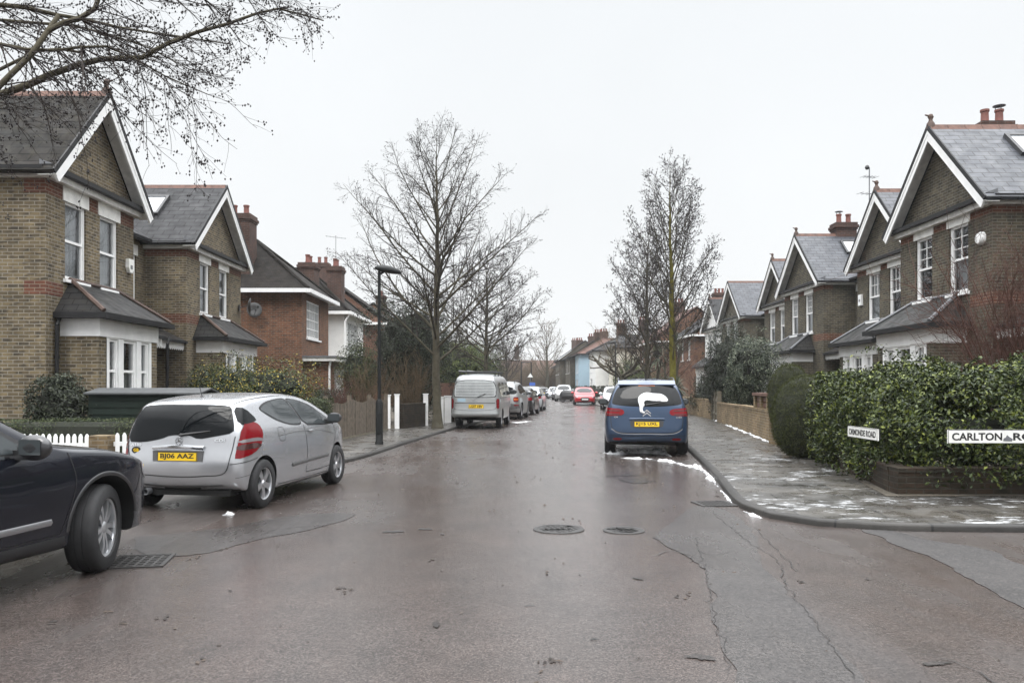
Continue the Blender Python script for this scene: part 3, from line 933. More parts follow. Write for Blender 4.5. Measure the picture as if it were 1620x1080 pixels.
def chimney(parent, x, y, z0, z1, wx, wy, pots, m='chimney', potr=.12, poth=.42, cap=None):
    mb = MB()
    mb.box(x-wx/2, x+wx/2, y-wy/2, y+wy/2, z0, z1-.32)
    for k, (e, a, b) in enumerate(((.035, .32, .24), (.075, .24, .12), (.03, .12, 0))):
        mb.box(x-wx/2-e, x+wx/2+e, y-wy/2-e, y+wy/2+e, z1-a, z1-b)
    o = mb.build("chimney", M[m], parent)
    for i in range(pots):
        t = (i-(pots-1)/2)
        px, py = (x+t*wx*.8/max(1, pots-.3), y) if wx >= wy else (x, y+t*wy*.8/max(1, pots-.3))
        p = MB()
        r = potr
        p.lathe([(r*.2, z1-.01), (r*1.1, z1-.01), (r*1.08, z1+.05), (r*.92, z1+.1), (r*.86, z1+poth-.08), (r*1.05, z1+poth-.06), (r*1.05, z1+poth), (r*.8, z1+poth), (r*.75, z1+.15), (.001, z1+.15)], 14, c=(px, py, 0))
        po = p.build("chimney_pot", M['pot'], o, smooth=True, sharp=40)
        if cap and i in cap:
            q = MB()
            for k in range(3): q.tube((px+r*.8*cos(k*2.1), py+r*.8*sin(k*2.1), z1+poth-.02), (px+r*.8*cos(k*2.1), py+r*.8*sin(k*2.1), z1+poth+.12), .012, n=5)
            q.lathe([(.001, z1+poth+.2), (r*1.45, z1+poth+.12), (r*1.45, z1+poth+.105), (.001, z1+poth+.105)], 14, c=(px, py, 0))
            q.build("cowl", M['lead'], po)
    return o

def aerial(parent_label, loc, h=1.3, rz=0, n=7, tiltx=0, group=None):
    t = thing("tv_aerial", parent_label, "aerial", loc, rz, group)
    mb = MB(); mb.tube((0, 0, -.3), (0, 0, h), .016, n=6); mb.build("pole", M['lead'], t)
    a = MB(); a.tube((-.55, 0, h-.05), (.55, 0, h-.05+tiltx), .011, n=6)
    for i in range(n):
        x = -.5+1.0*i/(n-1); a.tube((x, -.16-.05*(n-i)/n, h-.05+tiltx*(x+.55)/1.1), (x, .16+.05*(n-i)/n, h-.05+tiltx*(x+.55)/1.1), .007, n=5)
    a.build("antenna", M['lead'], t)
    return t

def gable_roof_slab(mb, x0, x1, xr, ze, zr, y0, y1, th=.09):
    """two slopes over ridge xr, running along y"""
    for xa in (x0, x1):
        nrm = Vector((zr-ze, 0, abs(xr-xa))).normalized()
        if xa > xr: pass
        else: nrm.x = -nrm.x
        d = nrm*th
        pts = [(xa, y0, ze), (xa, y1, ze), (xr, y1, zr), (xr, y0, zr)]
        mb.prism(pts, d)

def victorian(name, label, loc, rz, W_=4.1, link=3.4, link_side=1, D=9.0, eaves=5.95, apex=8.6, brick='stock', roof='slate', bay=(.35, 3.0), bars=(1, 1), lowbars=None,
              wins=((.75, 1.58), (2.3, 3.13)), winz=(3.78, 5.42), band_flank=.4, flank_band=(), curtains=('net', 'net'), skylight=None, stack=None, finial=True, bay_bars=(0, 1), bay_mid=False,
              porch=True, fullback=True, ridge_m='ridge', bayroof='slate_bay', skirt_white=False, alarm=None, facade=None, group=None, link_back=1.3, cap=None, gable_m=None, upper=None):
    t = thing(name, label, "house", loc, rz, group)
    B = M[brick]; FB = M[facade or brick]
    zb = -.05
    # --- walls
    w = MB()
    ops = [(a, b, winz[0], winz[1]) for a, b in wins]
    fw = MB()
    wall_panel(fw, 0, W_, zb, eaves, ops)
    s = (apex-eaves)/(W_/2)
    fw.poly([(0, 0, eaves), (W_, 0, eaves), (W_/2, 0, apex-.02)])
    tgt = fw if facade else w
    if not facade:
        w.v, w.f, w.mi = fw.v, fw.f, fw.mi
    w.poly([(0, D, zb), (0, 0, zb), (0, 0, eaves), (0, D, eaves)])
    w.poly([(W_, 0, zb), (W_, D, zb), (W_, D, eaves), (W_, 0, eaves)])
    w.poly([(W_, D, zb), (0, D, zb), (0, D, eaves), (W_/2, D, apex-.02), (W_, D, eaves)])
    LB = link_back
    if link:
        xa, xb = (W_, W_+link) if link_side > 0 else (-link, 0)
        lw = (xa+xb)/2
        lop = [(lw-.62, lw+.02, 3.72, 5.35), (lw-.45, lw+.45, .05, 2.15)] if link_side > 0 else [(lw-.02, lw+.62, 3.72, 5.35), (lw-.45, lw+.45, .05, 2.15)]
        wall_panel(w, xa, xb, zb, eaves, lop, y=LB)
        w.poly([(xb, LB, zb), (xb, D, zb), (xb, D, eaves+.6), (xb, D*.5, 8.0), (xb, LB, eaves)][::1])
        w.poly([(xa, D, zb), (xa, LB, zb), (xa, LB, eaves), (xa, D*.5, 8.0), (xa, D, eaves+.6)])
    w.build("wall", B, t)
    if facade: fw.build("wall", FB, t)
    # --- red brick bands, a few millimetres proud
    def band(*q):
        if not facade: MB().box(*q).build("brick_band", M['redbrick'], t)
    e = .004
    segs = [0.0] + [v for p in wins for v in (p[0]-.09, p[1]+.09)] + [W_]
    for a, b in zip(segs[0::2], segs[1::2]): band(a if a > 0 else -e, b if b < W_ else W_+e, -e, .02, winz[1]+.01, winz[1]+.33)
    for a, b in zip(segs[0::2], segs[1::2]): band(a if a > 0 else -e, b if b < W_ else W_+e, -e, .02, winz[0]-.42, winz[0]-.13)
    for xx, sg in ((0, -1), (W_, 1)):
        fl = D if (xx == 0 and 'lo' in flank_band) or (xx == W_ and 'hi' in flank_band) else band_flank
        x_a, x_b = (xx-e, xx+.02) if sg < 0 else (xx-.02, xx+e)
        band(x_a, x_b, .02, fl, winz[0]-.42, winz[0]-.13)
        band(x_a, x_b, .02, band_flank, winz[1]+.01, winz[1]+.33)
    # --- lintels
    for a, b in wins:
        l = MB(); l.box(a-.09, b+.09, -.022, .06, winz[1]-.001, winz[1]+.34); l.build("lintel", M['white_old'], t)
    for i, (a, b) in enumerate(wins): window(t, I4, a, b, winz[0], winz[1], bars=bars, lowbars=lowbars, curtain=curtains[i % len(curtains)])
    # --- eaves board, gutter and lead flashing across the gable
    ev = MB(); ev.box(-.12, W_+.12, -.16, 0, eaves-.20, eaves-.07); ev.box(-.12, 0, .0, D, eaves-.2, eaves-.07); ev.box(W_, W_+.12, 0, D, eaves-.2, eaves-.07)
    ev.build("eaves_board", M['white_old'], t)
    gu = MB(); gu.box(-.24, W_+.24, -.30, -.10, eaves-.07, eaves+.03); gu.box(-.30, -.12, -.10, D, eaves-.08, eaves+.0); gu.box(W_+.12, W_+.30, -.10, D, eaves-.08, eaves+.0)
    gu.build("gutter", M['black'], t)
    ld = MB(); ld.prism([(-.22, -.29, eaves+.035), (-.22, .0, eaves+.14), (-.22, 0, eaves+.035)], (W_+.44, 0, 0)); ld.build("lead_flashing", M['lead'], t)
    # --- roof
    ov = .28; fo = -.34
    r = MB(); gable_roof_slab(r, -ov, W_+ov, W_/2, eaves-ov*s+.12, apex+.12, fo, D+.2)
    if link:
        xa2, xb2 = xa, xb
        zr = 8.05
        r.prism([(xa2, LB-.25, eaves-.02), (xb2, LB-.25, eaves-.02), (xb2, D*.5, zr), (xa2, D*.5, zr)], Vector((0, -(zr-eaves), D*.5-LB)).normalized()*.08)
        r.prism([(xa2, D+.2, eaves-.02), (xb2, D+.2, eaves-.02), (xb2, D*.5, zr), (xa2, D*.5, zr)], Vector((0, (zr-eaves), D*.5-LB)).normalized()*.08)
    r.build("roof", M[roof], t)
    if link:
        lg = MB(); lg.box(xa+.02, xb-.02, LB-.36, LB-.2, eaves-.06, eaves+.03); lg.build("gutter", M['black'], t)
    rt = MB()
    n = int((D+.5)/.45)
    zt = apex+.12+.09
    for i in range(n):
        ya = fo+i*.45
        rt.prism([(W_/2-.15, ya, zt-.11), (W_/2-.05, ya, zt+.045), (W_/2+.05, ya, zt+.045), (W_/2+.15, ya, zt-.11)], (0, .44, 0))
    rt.build("ridge_tiles", M[ridge_m], t)
    if finial:
        f = MB(); f.lathe([(.001, zt+.34), (.05, zt+.32), (.075, zt+.25), (.045, zt+.19), (.06, zt+.14), (.1, zt+.08), (.11, zt-.05)], 10, c=(W_/2, fo+.05, 0))
        f.tube((W_/2, fo+.05, zt+.27), (W_/2, fo-.10, zt+.31), .035, .015, 6)
        f.build("finial", M['hip'], t, smooth=True)
    # --- bargeboards
    for sg in (-1, 1):
        bb = MB()
        xe = W_/2+sg*(W_/2+ov+.01); ze = eaves-ov*s+.10; xr = W_/2
        ax = Vector((xe-xr, 0, ze-(apex+.10))).normalized(); dn = Vector((-ax.z*sg if False else 0, 0, 0))
        nrm = Vector((ax.z, 0, -ax.x)) if sg > 0 else Vector((-ax.z, 0, ax.x))
        if nrm.z > 0: nrm = -nrm
        p = [Vector((xr, fo-.03, apex+.115)), Vector((xe, fo-.03, ze+.015))]
        wd = .20
        q = [p[0], p[1], p[1]+nrm*wd, Vector((xr, fo-.03, apex+.115-wd/abs(nrm.z)))]
        bb.prism(q, (0, .05, 0))
        q2 = [p[0]+Vector((0, -.012, .0)), p[1]+Vector((0, -.012, 0)), p[1]+Vector((0, -.012, 0))+nrm*.07, Vector((xr, fo-.042, apex+.115-.07/abs(nrm.z)))]
        bb.prism(q2, (0, .013, 0))
        bb.build("bargeboard", M['white'], t)
        vg = MB()
        off = -nrm*.005
        q = [p[0]+off, p[1]+off, p[1]-nrm*.11, Vector((xr, fo-.03, apex+.12+.11/abs(nrm.z)))]
        vg.prism([v+Vector((0, -.02, 0)) for v in q], (0, .035, 0)); vg.build("verge", M['black'], t)
        so = MB(); q = [Vector((xr, fo+.02, apex+.09)), Vector((xe, fo+.02, ze-.01)), Vector((xe, .0, ze-.01)), Vector((xr, 0, apex+.09))]
        so.poly(q if sg > 0 else q[::-1]); so.build("soffit", M['white_old'], t)
    # --- bay window on the ground floor
    if bay:
        b0, b1 = bay; bp = .82
        sill, head, btop = .98, 2.48, 2.86
        pier = .32
        bk = MB()
        bk.poly([(b0, -bp, zb), (b1, -bp, zb), (b1, -bp, sill), (b0, -bp, sill)])
        bk.poly([(b0, -bp, sill), (b0+pier, -bp, sill), (b0+pier, -bp, head), (b0, -bp, head)])
        bk.poly([(b1-pier, -bp, sill), (b1, -bp, sill), (b1, -bp, head), (b1-pier, -bp, head)])
        bk.poly([(b0, 0, zb), (b0, -bp, zb), (b0, -bp, head), (b0, 0, head)])
        bk.poly([(b1, -bp, zb), (b1, 0, zb), (b1, 0, head), (b1, -bp, head)])
        bk.build("bay_wall", FB, t)
        ws = MB()
        a0, a1 = b0+pier, b1-pier
        span = a1-a0
        k = span/2.1
        wd = [.40*k, .62*k, .40*k]; g = (span-sum(wd))/4
        bo = []; xx = a0+g*.7
        for i, q in enumerate(wd): bo.append((xx, xx+q, sill+.06, head-.03)); xx += q+g*1.3
        wall_panel(ws, a0, a1, sill, head, bo, y=-bp-.012)
        ws.box(b0-.02, b1+.02, -bp-.035, -.003, head, btop)
        ws.box(a0-.04, a1+.04, -bp-.07, -bp-.0125, sill-.07, sill)
        ws.build("bay_surround", M['white'], t)
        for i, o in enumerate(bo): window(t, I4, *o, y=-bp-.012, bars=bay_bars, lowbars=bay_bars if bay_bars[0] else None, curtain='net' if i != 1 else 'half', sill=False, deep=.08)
        br = MB(); o = .24; zr0, zr1 = 2.98, 3.72; h = .62
        A = [(b0-o, -bp-o, zr0), (b1+o, -bp-o, zr0), (b1+o, -.004, zr0), (b1-h+o, -.004, zr1), (b0+h-o, -.004, zr1), (b0-o, -.004, zr0)]
        br.add(A+[(p[0], p[1], p[2]-.06) for p in A], [(0, 1, 3, 4), (1, 2, 3), (5, 0, 4), (6+0, 6+5, 6+4, 6+3, 6+2, 6+1), (0, 6, 7, 1), (1, 7, 8, 2), (5, 11, 6, 0)])
        br.build("bay_roof", M[bayroof], t)
        hp = MB(); hp.tube(Vector(A[0])+Vector((0, 0, .03)), Vector(A[4])+Vector((0, 0, .03)), .05, n=6); hp.tube(Vector(A[1])+Vector((0, 0, .03)), Vector(A[3])+Vector((0, 0, .03)), .05, n=6); hp.tube(Vector(A[4])+Vector((-.05, -.02, .02)), Vector(A[3])+Vector((.05, -.02, .02)), .05, n=6)
        hp.build("hip_tiles", M['hip' if brick == 'stock' else 'lead'], t)
        bg_ = MB(); bg_.box(b0-o-.06, b1+o+.06, -bp-o-.08, -bp-o+.03, zr0-.13, zr0-.01); bg_.box(b0-o-.06, b0-o+.04, -bp-o+.03, -.01, zr0-.13, zr0-.01); bg_.box(b1+o-.04, b1+o+.06, -bp-o+.03, -.01, zr0-.13, zr0-.01)
        bg_.box(b0-o+.05, b1+o-.05, -bp-o+.04, -.02, zr0-.075, zr0-.062)
        bg_.build("bay_gutter", M['black'], t)
    # --- porch between the gables
    if link:
        wl = (lw-.62, lw+.02) if link_side > 0 else (lw-.02, lw+.62)
        window(t, I4, wl[0], wl[1], 3.72, 5.35, y=LB, bars=bars, lowbars=lowbars, curtain='net')
        l = MB(); l.box(wl[0]-.08, wl[1]+.08, LB-.02, LB+.05, 5.35, 5.66); l.build("lintel", M['white_old'], t)
        d = MB(); d.box(lw-.44, lw+.44, LB+.06, LB+.1, .05, 2.14)
        for zz in (.3, 1.15):
            for xx in (-.3, .06): d.box(lw+xx, lw+xx+.24, LB+.045, LB+.061, zz, zz+.65)
        dd = d.build("door", M['black'], t)
        kn = MB(); kn.lathe([(.001, LB+.0), (.03, LB+.01), (.03, LB+.03), (.012, LB+.045)], 10, axis='y', c=(lw+.3, 0, 1.05)); kn.build("handle", M['chrome'], dd)
        if porch:
            pr = MB(); yf = .05
            pr.prism([(xa, LB-.002, 3.35), (xb, LB-.002, 3.35), (xb, yf, 2.75), (xa, yf, 2.75)], (0, -.03, .06)); pr.build("porch_roof", M[bayroof], t)
            va = MB(); n = int((xb-xa)/.14)
            va.box(xa+.005, xb-.005, yf+.03, yf+.05, 2.60, 2.74)
            for i in range(n):
                x0 = xa+.01+(xb-xa-.02)*i/n; x1 = xa+.01+(xb-xa-.02)*(i+1)/n; m_ = (x0+x1)/2
                va.prism([(x0+.005, yf+.03, 2.60), (x1-.005, yf+.03, 2.60), (x1-.02, yf+.03, 2.55), (m_, yf+.03, 2.50), (x0+.02, yf+.03, 2.55)], (0, .02, 0))
            va.build("valance", M['white'], t)
            gt = MB(); gt.box(xa+.01, xb-.01, yf-.1, yf+.0, 2.72, 2.80); gt.build("porch_gutter", M['black'], t)
            pw = MB()
            for (p, q) in ((xa+.003, lw-.5), (lw+.5, xb-.003)): pw.box(p, q, LB-.012, LB+.0, 0, 2.65)
            pw.box(lw-.5, lw+.5, LB-.012, LB, 2.2, 2.65)
            pw.build("porch_wall", M['white_old'], t)
    if skylight:
        for (side, u, v, wu, wv) in skylight:      # u: metres in from the front, v: 0 eaves .. 1 ridge
            xe = -ov if side < 0 else W_+ov; ze = eaves-ov*s+.12
            a = Vector((xe, u, ze)); up = Vector((W_/2-xe, 0, apex+.12-ze)); L = up.length; up.normalize()
            nrm = Vector((up.z*(1 if side > 0 else -1), 0, abs(up.x)))
            c = a+up*L*v+nrm*.09
            fr = MB()
            def quad(u0, u1, v0, v1, h0, h1):
                P = [c+Vector((0, uu, 0))+up*vv+nrm*h0 for uu, vv in ((u0, v0), (u1, v0), (u1, v1), (u0, v1))]
                fr.prism(P, nrm*(h1-h0))
            quad(-wu/2, wu/2, -wv/2, -wv/2+.09, .0, .1); quad(-wu/2, wu/2, wv/2-.09, wv/2, 0, .1); quad(-wu/2, -wu/2+.09, -wv/2+.09, wv/2-.09, 0, .1); quad(wu/2-.09, wu/2, -wv/2+.09, wv/2-.09, 0, .1)
            fo_ = fr.build("skylight", M['darkgrey'], t)
            fr = MB(); quad(-wu/2+.07, wu/2-.07, -wv/2+.07, wv/2-.07, .02, .075); fr.build("pane", M['roofglass'], fo_)
    if stack:
        for sx_, sy_, z1, wx, wy, np_ in stack: chimney(t, sx_, sy_, 6.2, z1, wx, wy, np_, cap=cap)
    return t

def plain_house(name, label, loc, rz, W_, D, eaves, ridge, brick, roof, style='hip', wins=(), sides=(), stack=(), hip=None, group=None, gutter='white', overhang=.35, door=None, wm='white', front_skip=None):
    t = thing(name, label, "house", loc, rz, group)
    w = MB()
    wall_panel(w, 0, W_, -.05, eaves, [q[:4] for q in wins])
    w.poly([(0, D, -.05), (0, 0, -.05), (0, 0, eaves), (0, D, eaves)])
    w.poly([(W_, 0, -.05), (W_, D, -.05), (W_, D, eaves), (W_, 0, eaves)])
    w.poly([(W_, D, -.05), (0, D, -.05), (0, D, eaves), (W_, D, eaves)])
    if style == 'side':
        w.poly([(0, D, eaves), (0, 0, eaves), (0, D/2, ridge)]); w.poly([(W_, 0, eaves), (W_, D, eaves), (W_, D/2, ridge)])
    if style == 'front':
        w.poly([(0, 0, eaves), (W_, 0, eaves), (W_/2, 0, ridge)]); w.poly([(W_, D, eaves), (0, D, eaves), (W_/2, D, ridge)])
    w.build("wall", M[brick], t)
    r = MB(); o = overhang
    if style == 'hip':
        h = hip or min(W_, D)/2
        P = [(-o, -o, eaves), (W_+o, -o, eaves), (W_+o, D+o, eaves), (-o, D+o, eaves)]
        R = [(W_/2, h, ridge), (W_/2, D-h*.6, ridge)] if D >= W_ else [(h, D/2, ridge), (W_-h, D/2, ridge)]
        if D >= W_: f = [(0, 1, 4), (1, 2, 5, 4), (2, 3, 5), (3, 0, 4, 5), (3, 2, 1, 0)]
        else: f = [(0, 1, 5, 4), (1, 2, 5), (2, 3, 4, 5), (3, 0, 4), (3, 2, 1, 0)]
        r.add([(x, y, z+.005) for x, y, z in P]+R, f)
        ht = MB()
        for a, b in ((0, 0), (1, 0 if D >= W_ else 1), (2, 1), (3, 1 if D >= W_ else 0)):
            ht.tube(Vector(P[a])+Vector((0, 0, .03)), Vector(R[b])+Vector((0, 0, .03)), .075, n=6)
        ht.tube(Vector(R[0])+Vector((0, 0, .03)), Vector(R[1])+Vector((0, 0, .03)), .08, n=6)
        ht.build("hip_tiles", M[roof], t)
    elif style == 'side':
        for ya, yb in ((-o, D/2), (D+o, D/2)):
            r.prism([(-.1, ya, eaves), (W_+.1, ya, eaves), (W_+.1, yb, ridge+.1), (-.1, yb, ridge+.1)], (0, 0, .1))
    else:
        gable_roof_slab(r, -o, W_+o, W_/2, eaves-.1, ridge+.1, -.3, D+.1)
    r.build("roof", M[roof], t)
    if style != 'front':
        g = MB(); g.box(-o-.02, W_+o+.02, -o-.1, -o+.02, eaves-.16, eaves); g.box(-o-.1, -o+.0, -o+.02, D, eaves-.16, eaves); g.box(W_+o, W_+o+.1, -o+.02, D, eaves-.16, eaves)
        g.box(-o+.01, W_+o-.01, -o+.03, -.01, eaves-.07, eaves-.02); g.box(-o+.01, -.01, .0, D, eaves-.07, eaves-.02); g.box(W_+.01, W_+o-.01, .0, D, eaves-.07, eaves-.02)
        g.build("gutter", M[gutter], t)
    else:
        for sg in (-1, 1):
            b = MB(); xe = W_/2+sg*(W_/2+o)
            b.prism([(W_/2, -.34, ridge+.12), (xe, -.34, eaves-.08), (xe, -.34, eaves-.34), (W_/2, -.34, ridge-.16)], (0, .04, 0)); b.build("bargeboard", M['white'], t)
    for q in wins: window(t, I4, *q[:4], kind=q[4] if len(q) > 4 else 'sash', bars=q[5] if len(q) > 5 else (1, 2), curtain=q[6] if len(q) > 6 else 'net', m=wm)
    for st in stack: chimney(t, *st)
    return t
# ------------------------------------------------------------------ cars (local frame: x forward, y left, z up, origin on the ground below the rear axle)
def interp(x, pts):
    xs = [p[0] for p in pts]; ys = [p[1] for p in pts]
    return float(np.interp(x, xs, ys))

def polyparam(pts):
    P = np.array(pts, float); d = np.concatenate([[0], np.cumsum(np.linalg.norm(np.diff(P, axis=0), axis=1))]); d /= d[-1]
    return lambda t: np.array([np.interp(t, d, P[:, 0]), np.interp(t, d, P[:, 1])])

class Car:
    def __init__(s, name, label, cat, S, paint, group=None):
        s.S = S
        s.root = thing(name, label, cat, (0, 0, 0), 0, group)
        s.paint = paint
        s.body()
    def body(s):
        S = s.S
        top, rear, front = S['top'], S['rear'], S['front']
        zb = S.get('bottom', [(rear[0][0], rear[0][1]), (front[0][0], front[0][1])])
        nx, ny, nz = S.get('grid', (26, 8, 9))
        Rr, Ff = polyparam(rear), polyparam(front)
        xt0, xt1 = top[0][0], top[-1][0]
        xb0, xb1 = zb[0][0], zb[-1][0]
        Tt = lambda a: np.array([xt0+(xt1-xt0)*a, interp(xt0+(xt1-xt0)*a, top)])
        Bb = lambda a: np.array([xb0+(xb1-xb0)*a, interp(xb0+(xb1-xb0)*a, zb)])
        P00, P10, P01, P11 = Bb(0), Bb(1), Tt(0), Tt(1)
        def coons(a, c):
            return (1-c)*Bb(a)+c*Tt(a)+(1-a)*Rr(c)+a*Ff(c)-((1-a)*(1-c)*P00+a*(1-c)*P10+(1-a)*c*P01+a*c*P11)
        wid, tum = S['width'], S['tumble']
        hw = S['hw']; crown = S.get('crown', .03); bulge = S.get('bulge', .06); fb = S.get('fbulge', .12)
        idx = {}; V = []; F = []
        def vert(i, j, k):
            key = (i, j, k)
            if key in idx: return idx[key]
            a, b, c = i/nx, -1+2*j/ny, k/nz
            x, z = coons(a, c)
            h = hw*interp(x, wid)*interp(z, tum)
            y = b*h
            q = 1-b*b
            # ends and roof are gently domed
            e_r = max(0, 1-a*5); e_f = max(0, 1-(1-a)*5)
            x2 = x-bulge*q*e_r*(1 if c > 0 else .6)+fb*q*e_f
            glass_slope = S.get('screen')
            z2 = z+crown*q*c*c
            if glass_slope:
                xs0, xs1, amt = glass_slope
                if c == 1 and xs0 < x < xs1: x2 += amt*q*sin(pi*(x-xs0)/(xs1-xs0))
            idx[key] = len(V); V.append((x2, y, s.sq(z2))); return idx[key]
        for i in range(nx):
            for k in range(nz):
                F.append((vert(i, 0, k), vert(i+1, 0, k), vert(i+1, 0, k+1), vert(i, 0, k+1)))
                F.append((vert(i, ny, k), vert(i, ny, k+1), vert(i+1, ny, k+1), vert(i+1, ny, k)))
            for j in range(ny):
                F.append((vert(i, j, nz), vert(i+1, j, nz), vert(i+1, j+1, nz), vert(i, j+1, nz)))
                F.append((vert(i, j, 0), vert(i, j+1, 0), vert(i+1, j+1, 0), vert(i+1, j, 0)))
        for j in range(ny):
            for k in range(nz):
                F.append((vert(0, j, k), vert(0, j, k+1), vert(0, j+1, k+1), vert(0, j+1, k)))
                F.append((vert(nx, j, k), vert(nx, j+1, k), vert(nx, j+1, k+1), vert(nx, j, k+1)))
        me = bpy.data.meshes.new("body"); me.from_pydata(V, [], F)
        o = link("body", me, [M[s.paint], M['under']], s.root)
        sub = o.modifiers.new("s", 'SUBSURF'); sub.levels = sub.render_levels = S.get('sub', 2)
        applied(o)
        # ray target for everything that sits on the skin
        s.set_bvh(o)
        # wheel arches
        R = S['arch']; ins = S.get('inset', .30)
        cm = bmesh.new()
        for x in (0, S['wb']):
            for sg in (-1, 1):
                m4 = Matrix.Translation((x, sg*(hw+.15-(ins+.15)/2-.0), S['wr']+S.get('archz', .02))) @ Matrix.Rotation(radians(90), 4, 'X')
                bmesh.ops.create_cone(cm, cap_ends=True, segments=40, radius1=R, radius2=R, depth=ins+.15, matrix=m4)
        cme = bpy.data.meshes.new("cut"); cm.to_mesh(cme); cm.free()
        co = link("cut", cme, M['under'])
        bo = o.modifiers.new("b", 'BOOLEAN'); bo.operation = 'DIFFERENCE'; bo.object = co; bo.solver = 'EXACT'
        applied(o)
        bpy.data.objects.remove(co)
        me = o.data
        while len(me.materials) < 2: me.materials.append(M['under'])
        me.materials[0] = M[s.paint]; me.materials[1] = M['under']
        for p in me.polygons:
            c = p.center; p.material_index = 0
            for x in (0, S['wb']):
                rr = sqrt((c.x-x)**2+(c.z-S['wr']-S.get('archz', .02))**2)
                rad = Vector((c.x-x, 0, c.z-S['wr']-S.get('archz', .02)))
                if rr < R+.02 and (abs(p.normal.dot(rad.normalized())) > .92 and abs(rr-R) < .02 or (abs(p.normal.y) > .95 and abs(c.y) < hw-ins+.05 and rr < R)): p.material_index = 1
            if p.normal.z < -.8 and c.z < S.get('under_z', .4): p.material_index = 1
        me.polygons.foreach_set("use_smooth", [True]*len(me.polygons))
        me.set_sharp_from_angle(angle=radians(38))
        s.bodyo = o
    def sq(s, z):
        q = s.S.get('squash')
        return z if not q or z < q[0] else q[0]+(z-q[0])*q[1]
    def set_bvh(s, o):
        me = o.data
        s.bvh = BVHTree.FromPolygons([v.co.copy() for v in me.vertices], [tuple(p.vertices) for p in me.polygons])
    def frame(s, d):
        d = Vector(d).normalized(); r = d.cross(Vector((0, 0, 1))).normalized(); u = r.cross(d)
        return d, r, u
    def hit(s, a, b, fr, off):
        d, r, u = fr
        o = r*a+u*b-d*6
        loc, nrm, i, dist = s.bvh.ray_cast(o, d)
        if loc is None:
            # beyond the outline: nearest skin point, found from mid-depth
            loc, nrm, i, dist = s.bvh.find_nearest(r*a+u*b+d*s.depth0)
        if nrm.dot(d) > 0: nrm = -nrm
        return loc+nrm*off
    depth0 = 0
    def patch(s, name, pts, d, m, off=.004, rnd=2, parent=None, both=False, step=.05, skin=True, label=None, rim=.0):
        """a panel that follows the skin: outline pts (approximate 3-D points) seen along d"""
        res = []
        for flip in ((False, True) if both else (False,)):
            P = [Vector((p[0], p[1], s.sq(p[2]))) for p in pts]
            dd = Vector(d)
            if flip: P = [Vector((p.x, -p.y, p.z)) for p in P]; dd = Vector((dd.x, -dd.y, dd.z))
            fr = s.frame(dd)
            s.depth0 = sum((p.dot(fr[0]) for p in P), 0)/len(P)
            q = [(p.dot(fr[1]), p.dot(fr[2])) for p in P]
            for _ in range(rnd):
                n = []
                for i in range(len(q)):
                    a, b = q[i], q[(i+1) % len(q)]
                    w = .22 if _ == 0 else .25
                    n += [(a[0]*(1-w)+b[0]*w, a[1]*(1-w)+b[1]*w), (a[0]*w+b[0]*(1-w), a[1]*w+b[1]*(1-w))]
                q = n
            dq = []
            for i in range(len(q)):
                a, b = np.array(q[i]), np.array(q[(i+1) % len(q)])
                k = max(1, int(np.linalg.norm(b-a)/step))
                for t in range(k): dq.append(tuple(a+(b-a)*t/k))
            nb = len(dq)
            ar = np.array(dq); mn, mx = ar.min(0), ar.max(0)
            pts2 = list(dq)
            def inside(x, y):
                c = False
                for i in range(nb):
                    x1, y1 = dq[i]; x2, y2 = dq[(i+1) % nb]
                    if (y1 > y) != (y2 > y) and x < (x2-x1)*(y-y1)/(y2-y1)+x1: c = not c
                return c
            for x in np.arange(mn[0]+step/2, mx[0], step):
                for y in np.arange(mn[1]+step/2, mx[1], step):
                    if inside(x, y) and np.min(np.abs(ar-np.array([x, y])).sum(1)) > step*.45: pts2.append((x, y))
            out = delaunay_2d_cdt([Vector(p) for p in pts2], [], [list(range(nb))], 1, 1e-6)
            vs2, fs = out[0], out[2]
            V = [s.hit(v[0], v[1], fr, off) for v in vs2]
            F = []
            for f in fs:
                n = (V[f[1]]-V[f[0]]).cross(V[f[2]]-V[f[0]])
                F.append(list(f) if n.dot(fr[0]) < 0 else list(f)[::-1])
            me = bpy.data.meshes.new(name); me.from_pydata([tuple(v) for v in V], [], F)
            o = link(name, me, M[m], parent or s.root)
            me.polygons.foreach_set("use_smooth", [True]*len(me.polygons))
            if label: o['label'] = label
            res.append(o)
        return res[0] if len(res) == 1 else res
    def strip(s, name, pts, d, m, w=.008, off=.0025, both=False, parent=None, step=.04, closed=False, raise_=0, smooth=True):
        """a seam, moulding or trim strip on the skin"""
        res = []
        for flip in ((False, True) if both else (False,)):
            P = [Vector((p[0], p[1], s.sq(p[2]))) for p in pts]; dd = Vector(d)
            if flip: P = [Vector((p.x, -p.y, p.z)) for p in P]; dd = Vector((dd.x, -dd.y, dd.z))
            fr = s.frame(dd)
            s.depth0 = sum((p.dot(fr[0]) for p in P), 0)/len(P)
            q = [(p.dot(fr[1]), p.dot(fr[2])) for p in P]
            if closed: q.append(q[0])
            ln = catmull(q, step) if (smooth and len(q) > 2) else np.array([np.array(q[0])+(np.array(q[-1])-np.array(q[0]))*t for t in np.linspace(0, 1, max(2, int(np.linalg.norm(np.array(q[-1])-np.array(q[0]))/step)))]) if len(q) == 2 else np.array(q)
            t = np.gradient(ln, axis=0); t /= np.maximum(1e-9, np.linalg.norm(t, axis=1))[:, None]
            nn = np.stack([-t[:, 1], t[:, 0]], 1)
            V = []; k = 3 if raise_ else 2
            for p, n in zip(ln, nn):
                V.append(s.hit(*(p+n*w/2), fr, off))
                if raise_: V.append(s.hit(*p, fr, off+raise_))
                V.append(s.hit(*(p-n*w/2), fr, off))
            F = [(i*k+j, i*k+j+1, (i+1)*k+j+1, (i+1)*k+j) for i in range(len(ln)-1) for j in range(k-1)]
